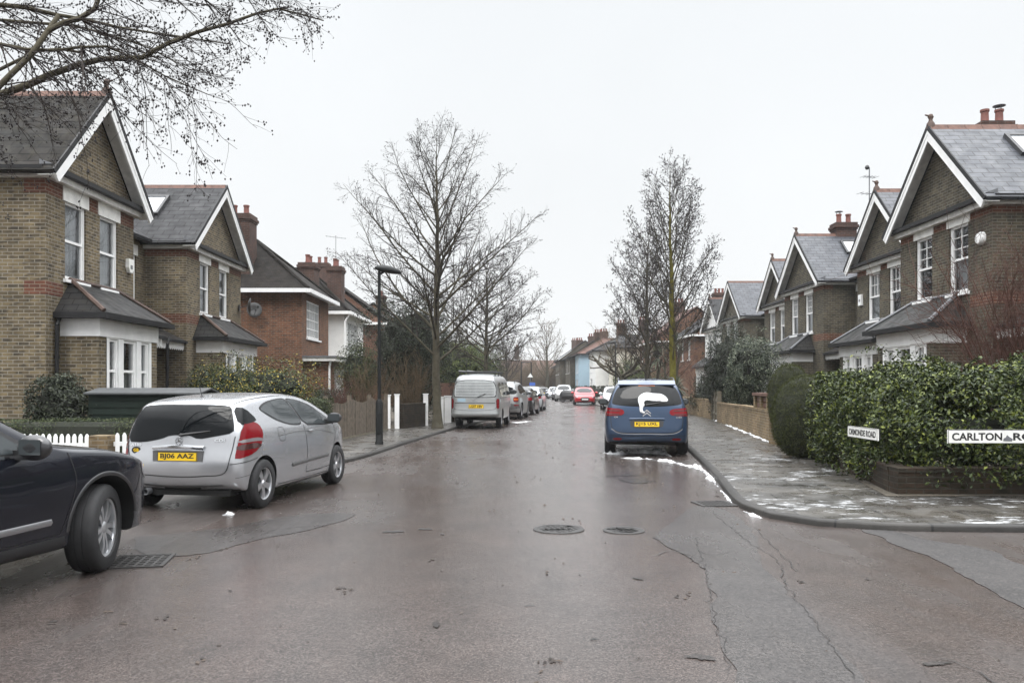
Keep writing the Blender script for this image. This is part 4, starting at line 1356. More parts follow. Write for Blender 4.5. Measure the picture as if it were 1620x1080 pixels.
            me = bpy.data.meshes.new(name); me.from_pydata([tuple(v) for v in V], [], F)
            o = link(name, me, M[m], parent or s.root)
            me.polygons.foreach_set("use_smooth", [True]*len(F))
            res.append(o)
        return res[0] if len(res) == 1 else res
    def mesh(s, name, mb, m, parent=None, smooth=True, sharp=35):
        return mb.build(name, M[m], parent or s.root, smooth=smooth, sharp=sharp, uv=False)
    def wheels(s, style='five', rimm='alloy', steer=0.0, tw=.20):
        S = s.S; R = S['wr']; rr = S.get('rim', R*.66); tr = S.get('track', S['hw']-.02)
        ty = MB()
        ty.lathe([(rr*.97, -tw*.36), (rr*1.02, -tw*.5), (R*.93, -tw*.5), (R*.985, -tw*.40), (R, -tw*.3), (R, -tw*.16), (R-.008, -tw*.15), (R-.008, -tw*.11), (R, -tw*.10), (R, tw*.1), (R-.008, tw*.11), (R-.008, tw*.15), (R, tw*.16), (R, tw*.3), (R*.985, tw*.40), (R*.93, tw*.5), (rr*1.02, tw*.5), (rr*.97, tw*.36)], 48, axis='y')
        hub = MB(); hub.lathe([(.001, -tw*.3), (rr*.99, -tw*.3), (rr*.99, tw*.3), (rr*.9, tw*.05), (.001, tw*.05)], 32, axis='y')
        rm = MB()
        yo = tw*.40
        rm.lathe([(rr*.90, tw*.12), (rr*.93, yo), (rr*1.0, yo+.008), (rr*1.03, yo+.002), (rr*1.0, yo-.03), (rr*.93, tw*.1)], 40, axis='y')
        n = {'five': 5, 'multi': 5, 'steel': 9, 'six': 6}.get(style, 5)
        for i in range(n):
            a = 2*pi*i/n
            def pt(r, w, h):
                return (r*cos(a)-w*sin(a), h, r*sin(a)+w*cos(a))
            w0, w1, w2 = (.040, .036, .055) if style == 'five' else (.022, .018, .030)
            if style == 'steel': w0, w1, w2 = .03, .035, .05
            dish = yo-.012
            subs = [0] if style != 'multi' else [-.033, .033]
            for sh in subs:
                V = [pt(rr*.16, sh*.4-w0, dish-.0), pt(rr*.16, sh*.4+w0, dish), pt(rr*.55, sh-w1, dish+.010), pt(rr*.55, sh+w1, dish+.010), pt(rr*.95, sh*1.7-w2, dish+.004), pt(rr*.95, sh*1.7+w2, dish+.004)]
                V += [(x, y-.035, z) for x, y, z in V]
                rm.add(V, [(0, 2, 3, 1), (2, 4, 5, 3), (0, 6, 8, 2), (2, 8, 10, 4), (1, 3, 9, 7), (3, 5, 11, 9)])
        rm.lathe([(.001, yo+.004), (rr*.15, yo+.002), (rr*.23, yo-.014), (rr*.23, yo-.05)], 20, axis='y')
        mt, mh, mr_ = M['rubber'], M['under'], M[rimm]
        proto = None
        for x, ax in ((0, 'r'), (S['wb'], 'f')):
            for sg in (-1, 1):
                if proto is None:
                    h = hub.build("wheel", mh, s.root, smooth=True, sharp=40, uv=False)
                    ty.build("tyre", mt, h, smooth=True, sharp=50, uv=False); rm.build("rim", mr_, h, smooth=True, sharp=40, uv=False)
                    proto = h; c = h
                else: c = copy_tree(proto, s.root)
                c.location = (x, sg*(tr-tw/2), R)
                c.rotation_euler = (0, random.Random(x*7+sg).uniform(0, 2), (0 if sg > 0 else pi)+(steer if ax == 'f' else 0))
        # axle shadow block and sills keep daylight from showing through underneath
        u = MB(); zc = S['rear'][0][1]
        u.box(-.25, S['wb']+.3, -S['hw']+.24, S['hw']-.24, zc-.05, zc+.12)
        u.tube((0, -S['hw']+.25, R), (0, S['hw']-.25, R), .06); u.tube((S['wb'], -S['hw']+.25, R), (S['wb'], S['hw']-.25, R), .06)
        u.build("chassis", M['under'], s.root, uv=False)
    def plate(s, txt, c, right, up, m='plate_yellow', w=.52, h=.111):
        right, up = Vector(right).normalized(), Vector(up).normalized(); n = right.cross(up); c = Vector(c)
        mb = MB(Matrix((( *right, 0), (*up, 0), (*n, 0), (0, 0, 0, 1))).transposed())
        P = []
        mb.M = Matrix.Translation(c) @ mb.M
        mb.box(-w/2, w/2, -h/2, h/2, -.012, .002)
        p = mb.build("number_plate", M[m], s.root, uv=False)
        eb = MB(mb.M)
        for a in ((-w/2, w/2, -h/2, -h/2+.006), (-w/2, w/2, h/2-.006, h/2), (-w/2, -w/2+.006, -h/2+.006, h/2-.006), (w/2-.006, w/2, -h/2+.006, h/2-.006)): eb.box(*a, .0021, .0035)
        eb.build("plate_edge", M['ink'], p, uv=False)
        if txt:
            lettering(txt, .1, M['ink'], p, c+n*.0035, right, up, width=w*.86, height=h*.70, ext=.0008)
        return p
    def mirror_pair(s, x, z, m='paint', y=None, size=1.0):
        for sg in (-1, 1):
            yb = (y or s.S['hw'])*sg
            b = bmesh.new(); bmesh.ops.create_uvsphere(b, u_segments=16, v_segments=10, radius=1)
            for v in b.verts:
                v.co.x = v.co.x*.075*size+(0 if v.co.x > 0 else .035*-v.co.x)
                v.co.y *= .125*size; v.co.z *= .085*size
                v.co += Vector((x, yb+sg*.10, z+.06))
            me = bpy.data.meshes.new("wing_mirror"); b.to_mesh(me); b.free()
            me.polygons.foreach_set("use_smooth", [True]*len(me.polygons))
            o = link("wing_mirror", me, M[s.paint if m == 'paint' else m], s.root)
            st = MB(); st.box(x-.02, x+.05, min(yb-sg*.08, yb+sg*.06), max(yb-sg*.08, yb+sg*.06), z-.03, z+.04)
            st.build("mirror_arm", M['trim'], o, uv=False)
            g = MB(); g.box(x-.045, x-.041, yb+sg*.10-.09, yb+sg*.10+.09, z+.01, z+.12)
            g.build("mirror_glass", M['carglass_sky'], o, uv=False)
    def place(s, contact, heading, axle='rear', side='right', k=1.0):
        """put the given tyre's outer bottom edge on contact; heading in degrees clockwise from straight ahead"""
        th = radians(90-heading)
        dx, dy = cos(th), sin(th)
        lx = 0 if axle == 'rear' else s.S['wb']
        tr = s.S.get('track', s.S['hw']-.02)
        ly = -tr if side == 'right' else (tr if side == 'left' else 0)
        s.root.rotation_euler = (0, 0, th)
        s.root.scale = (k, k, k)
        s.root.location = (contact[0]-(dx*lx-dy*ly)*k, contact[1]-(dy*lx+dx*ly)*k, 0)
        return s
    def handle(s, x, z, both=True, m='paint', w=.17):
        o = s.strip("door_handle", [(x-w/2, -s.S['hw'], z), (x+w/2, -s.S['hw'], z)], (0, 1, 0), s.paint if m == 'paint' else m, w=.034, off=.012, raise_=.02, both=both, smooth=False)
        return o
CAR_K = .935
SIDE = (0, 1, 0)       # right flank, seen from the right
BACK = (1, 0, 0)
FRONT = (-1, 0, 0)

# ---- 1. the silver three-door hatchback in the left foreground
def silver_hatch():
    S = dict(squash=(.98, .84), hw=.88, wb=2.568, wr=.310, rim=.205, arch=.345, track=.868, inset=.26,
        top=[(-.33, 1.40), (-.12, 1.455), (.3, 1.505), (.8, 1.532), (1.2, 1.533), (1.55, 1.50), (1.9, 1.405), (2.25, 1.235), (2.6, 1.035), (2.8, .965), (3.0, .90), (3.18, .80)],
        rear=[(-.36, .24), (-.50, .36), (-.535, .52), (-.53, .66), (-.49, .78), (-.475, .95), (-.42, 1.16), (-.33, 1.40)],
        front=[(3.12, .22), (3.27, .36), (3.29, .56), (3.25, .7), (3.18, .80)],
        bottom=[(-.36, .26), (.3, .20), (2.2, .19), (3.12, .22)],
        width=[(-.56, .86), (-.40, .93), (-.1, .975), (.5, 1.0), (2.0, 1.0), (2.7, .96), (3.0, .89), (3.3, .72)],
        tumble=[(.2, .95), (.35, .985), (.55, 1.0), (.72, .995), (.9, .975), (1.0, .95), (1.25, .84), (1.45, .735), (1.6, .66)],
        crown=.035, bulge=.07, fbulge=.16, screen=(1.5, 2.75, .10), grid=(28, 8, 10))
    c = Car("hatchback", "silver three door hatchback with yellow plate BJ06 AAZ parked by the white picket fence", "car", S, 'paint_silver', "cars parked along the street")
    y = -.85
    # glass: black surround then pane
    q = [(.15, y, 1.31), (.42, y, 1.405), (.75, y, 1.445), (1.02, y, 1.455), (1.12, y, 1.32), (1.27, y, 1.03), (.85, y, 1.045), (.5, y, 1.14), (.27, y, 1.26)]
    f = [(1.07, y, 1.455), (1.45, y, 1.42), (1.8, y, 1.315), (2.1, y, 1.175), (2.36, y, 1.035), (2.3, y, .995), (1.9, y, 1.0), (1.32, y, 1.02), (1.17, y, 1.35)]
    def grow(P, k):
        cx = sum(p[0] for p in P)/len(P); cz = sum(p[2] for p in P)/len(P)
        return [(p[0]+k*np.sign(p[0]-cx), p[1], p[2]+k*np.sign(p[2]-cz)) for p in P]
    c.patch("window_seal", grow(q, .022), SIDE, 'trim', .002, both=True, rnd=2)
    c.patch("window_seal", grow(f, .022), SIDE, 'trim', .0025, both=True, rnd=1)
    c.patch("window", q, SIDE, 'carglass_sky', .0045, both=True, rnd=2)
    c.patch("window", f, SIDE, 'carglass_sky', .005, both=True, rnd=1)
    c.patch("quarter_glass", [(2.36, y, 1.16), (2.62, y, 1.0), (2.44, y, .985), (2.36, y, 1.04)], SIDE, 'trim', .004, both=True, rnd=1)
    # tailgate glass, wide and wrapping into the corners
    c.patch("rear_window", [(-.4, .56, 1.375), (-.4, .3, 1.395), (-.4, -.3, 1.395), (-.4, -.56, 1.375), (-.4, -.60, 1.33), (-.4, -.665, 1.12), (-.4, -.68, .985), (-.4, -.45, .94), (-.4, -.25, .905), (-.4, -.12, .955), (-.4, .12, .955), (-.4, .25, .905), (-.4, .5, .86), (-.4, .735, .865), (-.4, .69, 1.1), (-.4, .60, 1.33)], BACK, 'carglass', .007, rnd=1)
    c.patch("corner_glass", [(-.35, -.60, 1.36), (-.20, -.68, 1.34), (-.10, -.82, 1.16), (-.24, -.86, 1.125), (-.42, -.72, 1.09)], (1, .85, 0), 'carglass', .009, both=True, rnd=1)
    c.patch("windscreen", [(2.0, .55, 1.43), (2.0, -.55, 1.43), (2.6, -.74, 1.05), (2.6, .74, 1.05)], (-1, 0, -.6), 'carglass', .005, rnd=1)
    # lamps: wrap round the corner
    lamp = [(-.40, -.76, 1.10), (-.26, -.86, 1.14), (-.10, -.86, 1.09), (-.03, -.87, .98), (-.08, -.87, .83), (-.26, -.86, .72), (-.50, -.70, .655), (-.49, -.70, .73)]
    d45 = (1, 1, 0)
    c.patch("tail_light", lamp, d45, 'redlamp', .008, both=True, rnd=1, step=.035)
    band = [(-.47, -.735, .89), (-.22, -.86, .915), (-.05, -.87, .895), (-.055, -.87, .86), (-.22, -.86, .87), (-.48, -.73, .855)]
    band2 = [(-.48, -.72, .835), (-.22, -.86, .85), (-.09, -.87, .82), (-.14, -.87, .785), (-.26, -.86, .78), (-.485, -.715, .765)]
    for k in (0, 1):
        c.patch("lens_band", band, d45, 'clearlamp', .0105, both=True, rnd=1, step=.035) if k == 0 else c.patch("lens_band", band2, d45, 'darklamp', .0105, both=True, rnd=1, step=.035)
    # tailgate outline, bumper line, seams
    c.strip("panel_seam", [(-.4, -.70, .94), (-.5, -.665, .70), (-.5, -.60, .50), (-.5, -.3, .455), (-.5, 0, .445), (-.5, .3, .455), (-.5, .60, .50), (-.5, .69, .70), (-.5, .755, .88)], BACK, 'gap', .011, .003)
    c.strip("panel_seam", [(-.51, -.63, .60), (-.30, -.86, .64), (-.2, -.88, .66)], d45, 'gap', .009, .003, both=True)
    c.strip("bumper_line", [(-.52, -.55, .335), (-.52, 0, .31), (-.52, .55, .335)], BACK, 'dirtyplastic', .022, .004)
    c.strip("bumper_line", [(-.49, -.70, .43), (-.36, -.86, .46), (-.30, -.88, .47)], d45, 'gap', .006, .003, both=True)
    c.strip("door_seam", [(1.28, y, 1.02), (1.31, y, .8), (1.31, y, .5), (1.30, y, .33)], SIDE, 'gap', .010, .003, both=True)
    c.strip("door_seam", [(2.44, y, 1.0), (2.50, y, .85), (2.38, y, .6), (2.24, y, .36)], SIDE, 'gap', .010, .003, both=True)
    c.strip("door_seam", [(2.24, y, .34), (1.8, y, .325), (1.30, y, .325)], SIDE, 'gap', .010, .003, both=True)
    c.strip("crease_shade_line", [(.42, y, .895), (.9, y, .92), (1.3, y, .92), (1.9, y, .89), (2.4, y, .82)], SIDE, 'dirtyplastic', .007, .002, both=True)  # grey line painted on the skin as the shade of a pressed fold
    c.strip("side_moulding", [(.80, y, .475), (1.3, y, .49), (1.7, y, .50), (2.14, y, .505)], SIDE, 'dirtyplastic', .05, .004, both=True, raise_=.012)
    c.strip("sill_trim", [(.42, y, .235), (1.3, y, .225), (2.15, y, .235)], SIDE, 'trim', .05, .004, both=True)
    c.strip("fuel_flap", [(.42, y, .89), (.44, y, 1.0), (.60, y, 1.0), (.62, y, .89), (.60, y, .835), (.45, y, .835)], SIDE, 'gap', .006, .002, closed=True)
    c.strip("roof_seam", [(-.3, -.60, 1.45), (.4, -.60, 1.5), (1.2, -.59, 1.54), (1.7, -.60, 1.45)], (0, .25, -1), 'gap', .012, .003, both=True)
    c.handle(1.47, .91, m='paint')
    c.mirror_pair(2.16, 1.015, 'darkgrey', y=.86, size=.95)
    # tailgate fittings
    b = c.bvh.ray_cast(Vector((-3, 0, .83)), Vector((1, 0, 0)))[0].x
    pl = c.bvh.ray_cast(Vector((-3, 0, .70)), Vector((1, 0, 0)))[0].x
    rs = MB(); rs.box(pl-.006, pl+.03, -.33, .33, .635, .765); rec = c.mesh("plate_recess", rs, 'dirtyplastic')
    c.plate("BJ06 AAZ", (pl-.012, 0, .695), (0, -1, 0), (.05, 0, 1))
    gr = MB()
    n = 14
    V = []
    for i in range(n+1):
        t = -1+2*i/n; yy = t*.34; xx = pl-.035*(1-t**4)-.004
        zc = .80+.018*(1-t*t)
        V += [(xx+.03, yy, zc-.028), (xx, yy, zc-.022), (xx-.004, yy, zc), (xx+.0, yy, zc+.018), (xx+.03, yy, zc+.024)]
    gr.add(V, [(i*5+k, i*5+k+1, (i+1)*5+k+1, (i+1)*5+k) for i in range(n) for k in range(4)])
    c.mesh("tailgate_grip", gr, 'chrome')
    em = MB(); zc = .885; xe = c.bvh.ray_cast(Vector((-3, 0, zc)), Vector((1, 0, 0)))[0].x-.008
    R, r = .042, .0045
    V = []; F = []
    for i in range(24):
        for k in range(6):
            a, e = 2*pi*i/24, 2*pi*k/6
            V.append((xe-r*sin(e), (R+r*cos(e))*sin(a), zc+(R+r*cos(e))*cos(a)))
    for i in range(24):
        for k in range(6): F.append((i*6+k, ((i+1) % 24)*6+k, ((i+1) % 24)*6+(k+1) % 6, i*6+(k+1) % 6))
    em.add(V, F)
    for a in (0, 2*pi/3, 4*pi/3):
        em.add([(xe-.003, R*sin(a), zc+R*cos(a)), (xe-.003, .008*sin(a+1.57), zc+.008*cos(a+1.57)), (xe-.003, .008*sin(a-1.57), zc+.008*cos(a-1.57)), (xe+.004, 0, zc)], [(0, 1, 2), (0, 2, 3), (0, 3, 1)])
    c.mesh("emblem", em, 'chrome')
    lx = c.bvh.ray_cast(Vector((-3, -.5, .88)), Vector((1, 0, 0)))[0].x
    lettering("CDI", .05, M['chrome'], c.root, (lx-.004, -.52, .895), (.10, -1, 0), (.1, 0, 1), width=.13, height=.034)
    lx = c.bvh.ray_cast(Vector((-3, .60, .815)), Vector((1, 0, 0)))[0].x
    lettering("A180", .05, M['chrome'], c.root, (lx-.004, .60, .832), (-.12, -1, 0), (.1, 0, 1), width=.15, height=.034)
    bx = MB(); n = 18; zb = .765; lx = c.bvh.ray_cast(Vector((-3, .59, zb)), Vector((1, 0, 0)))[0].x-.004
    bx.add([(lx-.003+.02*(cos(2*pi*i/n))*0, .59+.062*cos(2*pi*i/n), zb+.044*sin(2*pi*i/n)) for i in range(n)]+[(lx+.012, .59+.062*cos(2*pi*i/n), zb+.044*sin(2*pi*i/n)) for i in range(n)], [list(range(n))[::-1]]+[(i, (i+1) % n, n+(i+1) % n, n+i) for i in range(n)])
    gb = c.mesh("country_badge", bx, 'ink'); lettering("GB", .05, M['plate_yellow'], gb, (lx-.005, .59, zb), (0, -1, 0), (0, 0, 1), width=.07, height=.042)
    # wiper
    wz = 1.0; wp = MB(); p0 = c.bvh.ray_cast(Vector((-3, -.02, .96)), Vector((1, 0, 0)))[0]+Vector((-.03, 0, 0)); p1 = c.bvh.ray_cast(Vector((-3, -.40, 1.01)), Vector((1, 0, 0)))[0]+Vector((-.02, 0, 0))
    wp.tube(p0, p0.lerp(p1, .5), .018, .013, 6); wp.tube(p0.lerp(p1, .5), p1, .013, .006, 6); wp.tube(p0+Vector((.05, 0, 0)), p0, .025, .02, 8)
    c.mesh("wiper", wp, 'trim')
    an = MB(); an.lathe([(.001, .03), (.012, .028), (.03, .0), (.034, -.01)], 10, c=(-.02, 0, 1.412)); an.tube((-.02, 0, 1.42), (-.10, 0, 1.60), .005, .003, 5)
    c.mesh("antenna", an, 'trim')
    ex = MB(); ex.lathe([(.03, .10), (.04, .10), (.042, .0), (.034, .0), (.03, .08), (.001, .08)], 16, axis='x', c=(-.56, .45, .25))
    c.mesh("exhaust_pipe", ex, 'lead')
    bl = MB(); bl.box(-.44, -.2, -.62, .62, .20, .27); c.mesh("under_bumper", bl, 'under')
    hr = MB()
    for yy in (-.36, .36): # head restraints seen through the tailgate glass would be hidden by its tint
        pass
    c.wheels('five', 'alloy', 0.0, .195)
    return c

# ---- 2. the dark car that enters at the lower left
def dark_suv():
    S = dict(hw=.945, wb=2.774, wr=.365, rim=.245, arch=.425, track=.93, inset=.32, archz=.015,
        top=[(-.70, 1.50), (-.3, 1.60), (.3, 1.67), (.8, 1.68), (1.2, 1.63), (1.6, 1.47), (1.95, 1.25), (2.2, 1.12), (2.4, 1.075), (2.75, 1.035), (3.0, .99), (3.3, .915), (3.5, .83)],
        rear=[(-.75, .30), (-.9, .45), (-.93, .8), (-.85, 1.1), (-.70, 1.50)],
        front=[(3.44, .27), (3.64, .40), (3.67, .60), (3.62, .73), (3.5, .83)],
        width=[(-1, .85), (-.6, .95), (0, 1.0), (2.6, 1.0), (3.0, .985), (3.3, .93), (3.5, .83), (3.68, .62)],
        tumble=[(.2, .95), (.4, .985), (.6, 1.0), (.85, 1.0), (1.0, .975), (1.07, .94), (1.3, .83), (1.5, .74), (1.72, .66)],
        bottom=[(-.75, .32), (.4, .28), (2.3, .27), (3.44, .27)], crown=.04, fbulge=.22, screen=(1.3, 2.3, .10), grid=(30, 8, 10))
    c = Car("suv", "dark blue black SUV in the lower left corner, front wheel turned", "car", S, 'paint_black', "cars parked along the street")
    y = -.94
    c.patch("window_seal", [(.85, y, 1.57), (1.2, y, 1.53), (1.55, y, 1.39), (1.85, y, 1.2), (2.08, y, 1.06), (1.95, y, 1.03), (.85, y, 1.035)], SIDE, 'trim', .003, both=True, rnd=1)
    c.patch("window", [(.89, y, 1.54), (1.2, y, 1.50), (1.52, y, 1.37), (1.80, y, 1.19), (1.98, y, 1.075), (1.85, y, 1.06), (.89, y, 1.065)], SIDE, 'carglass_sky', .006, both=True, rnd=1)
    c.patch("window", [(-.1, y, 1.49), (.3, y, 1.55), (.80, y, 1.56), (.80, y, 1.06), (.1, y, 1.09), (-.1, y, 1.3)], SIDE, 'carglass', .006, both=True, rnd=1)
    c.patch("windscreen", [(1.4, .60, 1.56), (1.4, -.60, 1.56), (2.12, -.80, 1.15), (2.12, .80, 1.15)], (-1, 0, -.8), 'carglass', .005, rnd=1)
    c.strip("window_trim", [(.8, y, 1.045), (1.4, y, 1.04), (1.98, y, 1.038)], SIDE, 'chrome', .018, .007, both=True)
    c.strip("side_moulding", [(.5, y, .50), (1.2, y, .505), (1.7, y, .51), (2.15, y, .515)], SIDE, 'alloy_dark', .05, .004, both=True, raise_=.014)
    c.strip("sill_trim", [(.42, y, .335), (1.2, y, .33), (2.3, y, .335)], SIDE, 'trim', .10, .004, both=True, raise_=.02)
    c.strip("door_seam", [(2.36, y, 1.03), (2.41, y, .8), (2.35, y, .6), (2.26, y, .42)], SIDE, 'gap', .012, .003, both=True)
    c.strip("door_seam", [(.84, y, 1.03), (.95, y, .8), (.95, y, .42)], SIDE, 'gap', .012, .003, both=True)
    c.strip("door_seam", [(2.26, y, .41), (1.7, y, .40), (.95, y, .41)], SIDE, 'gap', .010, .003, both=True)
    c.strip("bonnet_seam", [(2.15, -.86, 1.06), (2.7, -.85, 1.02), (3.2, -.76, .93), (3.42, -.66, .83)], (0, .45, -1), 'gap', .010, .003, both=True)
    c.strip("bumper_seam", [(3.32, -.85, .80), (3.26, -.9, .68), (3.2, -.92, .60)], (-.5, 1, 0), 'gap', .009, .003, both=True)
    arch = [(S['wb']+.445*cos(a), y, .38+.445*sin(a)) for a in np.linspace(radians(8), radians(176), 14)]
    c.strip("arch_lip", arch, SIDE, 'paint_dark', .035, .003, both=True, raise_=.012)
    c.patch("headlight", [(3.30, -.84, .87), (3.45, -.70, .82), (3.60, -.60, .75), (3.58, -.62, .67), (3.46, -.78, .70), (3.34, -.86, .77)], (-1, 1, -.3), 'clearlamp', .005, both=True, rnd=1)
    c.patch("grille", [(3.6, .30, .80), (3.6, -.30, .80), (3.6, -.26, .56), (3.6, .26, .56)], FRONT, 'trim', .005, rnd=1)
    c.handle(1.05, .93, m='paint')
    c.mirror_pair(1.86, 1.05, 'paint_dark', y=.95, size=1.12)
    c.wheels('multi', 'alloy', radians(20), .235)
    return c

# ---- 3. blue people carrier seen from behind
def blue_mpv():
    S = dict(hw=.91, wb=2.84, wr=.325, rim=.215, arch=.37, track=.895, inset=.28,
        top=[(-.62, 1.515), (-.35, 1.56), (.3, 1.61), (1.0, 1.62), (1.7, 1.58), (2.2, 1.42), (2.7, 1.15), (3.05, .98), (3.4, .86), (3.55, .78)],
        rear=[(-.78, .26), (-.915, .36), (-.93, .55), (-.895, .70), (-.87, .88), (-.85, 1.02), (-.76, 1.26), (-.62, 1.515)],
        front=[(3.5, .24), (3.66, .4), (3.66, .6), (3.55, .78)],
        bottom=[(-.78, .27), (.4, .2), (2.4, .2), (3.5, .24)],
        width=[(-.95, .90), (-.75, .955), (-.4, .985), (0, 1.0), (2.4, 1.0), (3.2, .93), (3.68, .7)],
        tumble=[(.2, .94), (.4, .985), (.6, 1.0), (.85, .99), (1.0, .955), (1.2, .875), (1.45, .765), (1.62, .66)],
        crown=.045, bulge=.085, fbulge=.16, screen=(1.8, 3.0, .1))
    c = Car("people_carrier", "blue people carrier with yellow plate KJ15 UXL parked at the right kerb", "car", S, 'paint_blue', "cars parked along the street")
    y = -.9
    c.patch("rear_window", [(-.7, .58, 1.475), (-.7, .3, 1.50), (-.7, -.3, 1.50), (-.7, -.58, 1.475), (-.7, -.66, 1.36), (-.8, -.725, 1.16), (-.8, -.715, 1.095), (-.8, -.4, 1.06), (-.8, 0, 1.05), (-.8, .4, 1.06), (-.8, .715, 1.095), (-.8, .725, 1.16), (-.7, .66, 1.36)], BACK, 'carglass', .005, rnd=1)
    c.patch("corner_glass", [(-.52, -.64, 1.50), (-.36, -.70, 1.5), (-.30, -.82, 1.2), (-.45, -.86, 1.12), (-.72, -.76, 1.14)], (1, .9, 0), 'carglass', .004, both=True, rnd=1)
    c.patch("window", [(-.28, y, 1.44), (.6, y, 1.52), (1.5, y, 1.49), (2.1, y, 1.30), (2.5, y, 1.08), (1.5, y, 1.02), (.3, y, 1.04), (-.22, y, 1.12)], SIDE, 'carglass', .005, both=True, rnd=1)
    c.patch("windscreen", [(2.0, .55, 1.5), (2.0, -.55, 1.5), (2.9, -.74, 1.07), (2.9, .74, 1.07)], (-1, 0, -.6), 'carglass', .005, rnd=1)
    d45 = (1, .75, 0)
    lamp = [(-.86, -.47, 1.00), (-.78, -.72, 1.02), (-.55, -.88, 1.035), (-.42, -.9, 1.0), (-.45, -.9, .90), (-.60, -.88, .855), (-.88, -.50, .86), (-.90, -.44, .92)]
    c.patch("tail_light", lamp, d45, 'redlamp', .009, both=True, rnd=1, step=.035)
    for za in (.965, .885):
        c.strip("lens_band", [(-.87, -.53, za), (-.78, -.74, za+.004), (-.60, -.86, za+.01)], d45, 'darklamp', .022, .012, both=True)
    c.strip("panel_seam", [(-.85, -.735, 1.07), (-.86, -.75, .95), (-.87, -.745, .75), (-.88, -.715, .60), (-.9, -.6, .525), (-.9, 0, .505), (-.9, .6, .525), (-.88, .715, .60), (-.87, .745, .75), (-.86, .75, .95), (-.85, .735, 1.07)], BACK, 'gap', .012, .003)
    c.strip("chrome_lip", [(-.88, -.735, .59), (-.9, -.6, .505), (-.9, 0, .487), (-.9, .6, .505), (-.88, .735, .59)], BACK, 'paint_silver', .012, .004)
    rec = [(-.88, .36, .79), (-.88, -.36, .79), (-.88, -.32, .60), (-.88, .32, .60)]
    c.patch("plate_recess", rec, BACK, 'paint_dark', .004, rnd=1)
    pl = c.bvh.ray_cast(Vector((-3, 0, .68)), Vector((1, 0, 0)))[0].x
    c.strip("tailgate_grip", [(pl, .36, .795), (pl, 0, .80), (pl, -.36, .795)], BACK, 'paint_blue', .04, .004, raise_=.035)
    c.plate("KJ15 UXL", (pl-.014, 0, .69), (0, -1, 0), (.06, 0, 1))
    c.patch("reflector", [(-.92, -.70, .40), (-.92, -.52, .40), (-.92, -.52, .35), (-.92, -.70, .35)], BACK, 'redlamp', .005, both=True, rnd=1)
    c.strip("bumper_line", [(-.9, -.8, .45), (-.93, -.4, .445), (-.93, 0, .445), (-.93, .4, .445), (-.9, .8, .45)], BACK, 'gap', .008, .003)
    c.patch("lower_bumper", [(-.9, .76, .31), (-.9, -.76, .31), (-.85, -.72, .25), (-.85, .72, .25)], BACK, 'trim', .004, rnd=1)
    # double chevron
    zc = .935; xe = c.bvh.ray_cast(Vector((-3, 0, zc)), Vector((1, 0, 0)))[0].x-.006
    ch = MB()
    for dz in (.018, -.038):
        for sg in (-1, 1):
            ch.prism([(xe, 0, zc+dz+.045), (xe, sg*.085, zc+dz-.028), (xe, sg*.085, zc+dz-.052), (xe, 0, zc+dz+.012)], (-.008, 0, 0))
    c.mesh("emblem", ch, 'chrome')
    lx = c.bvh.ray_cast(Vector((-3, .62, .84)), Vector((1, 0, 0)))[0].x
    lettering("C4", .05, M['chrome'], c.root, (lx-.004, .64, .835), (0, -1, 0), (0, 0, 1), width=.07, height=.036)
    lettering("e-HDi", .05, M['chrome'], c.root, (lx-.004, -.66, .835), (0.05, -1, 0), (0, 0, 1), width=.11, height=.036)
    sp = MB(); sp.prism([(-.72, -.6, 1.50), (-.5, -.6, 1.585), (-.5, .6, 1.585), (-.72, .6, 1.50)], (0, 0, .022)); c.mesh("spoiler", sp, 'paint_blue')
    bl = MB(); bl.box(-.738, -.72, -.17, .17, 1.484, 1.499); c.mesh("brake_light", bl, 'orangelamp')
    an = MB(); an.tube((-.35, 0, 1.60), (-.38, 0, 1.74), .009, .005, 6); c.mesh("antenna", an, 'trim')
    wp = MB(); p0 = Vector((xe-.01, 0, 1.075)); q0 = c.bvh.ray_cast(Vector((-3, 0.02, 1.09)), Vector((1, 0, 0)))[0]+Vector((-.03, 0, 0)); q1 = c.bvh.ray_cast(Vector((-3, -.36, 1.15)), Vector((1, 0, 0)))[0]+Vector((-.02, 0, 0))
    wp.tube(q0, q1, .016, .008, 6); c.mesh("wiper", wp, 'trim')
    for sg in (-1, 1):
        rr = MB(); pts = [(-.2, sg*.60, 1.60), (-.05, sg*.60, 1.655), (.6, sg*.60, 1.675), (1.3, sg*.59, 1.66), (1.5, sg*.58, 1.59)]
        rr.path(pts, .016, 6); c.mesh("roof_rail", rr, 'darkgrey')
    c.mirror_pair(2.25, 1.04, 'trim', y=.89)
    c.strip("door_seam", [(.95, y, 1.03), (.98, y, .7), (.95, y, .36)], SIDE, 'gap', .01, .003, both=True)
    c.strip("door_seam", [(-.02, y, 1.08), (.12, y, .85), (.4, y, .5)], SIDE, 'gap', .01, .003, both=True)
    c.handle(1.15, .93); c.handle(.2, .95)
    c.wheels('five', 'alloy_dark', 0, .215)
    return c

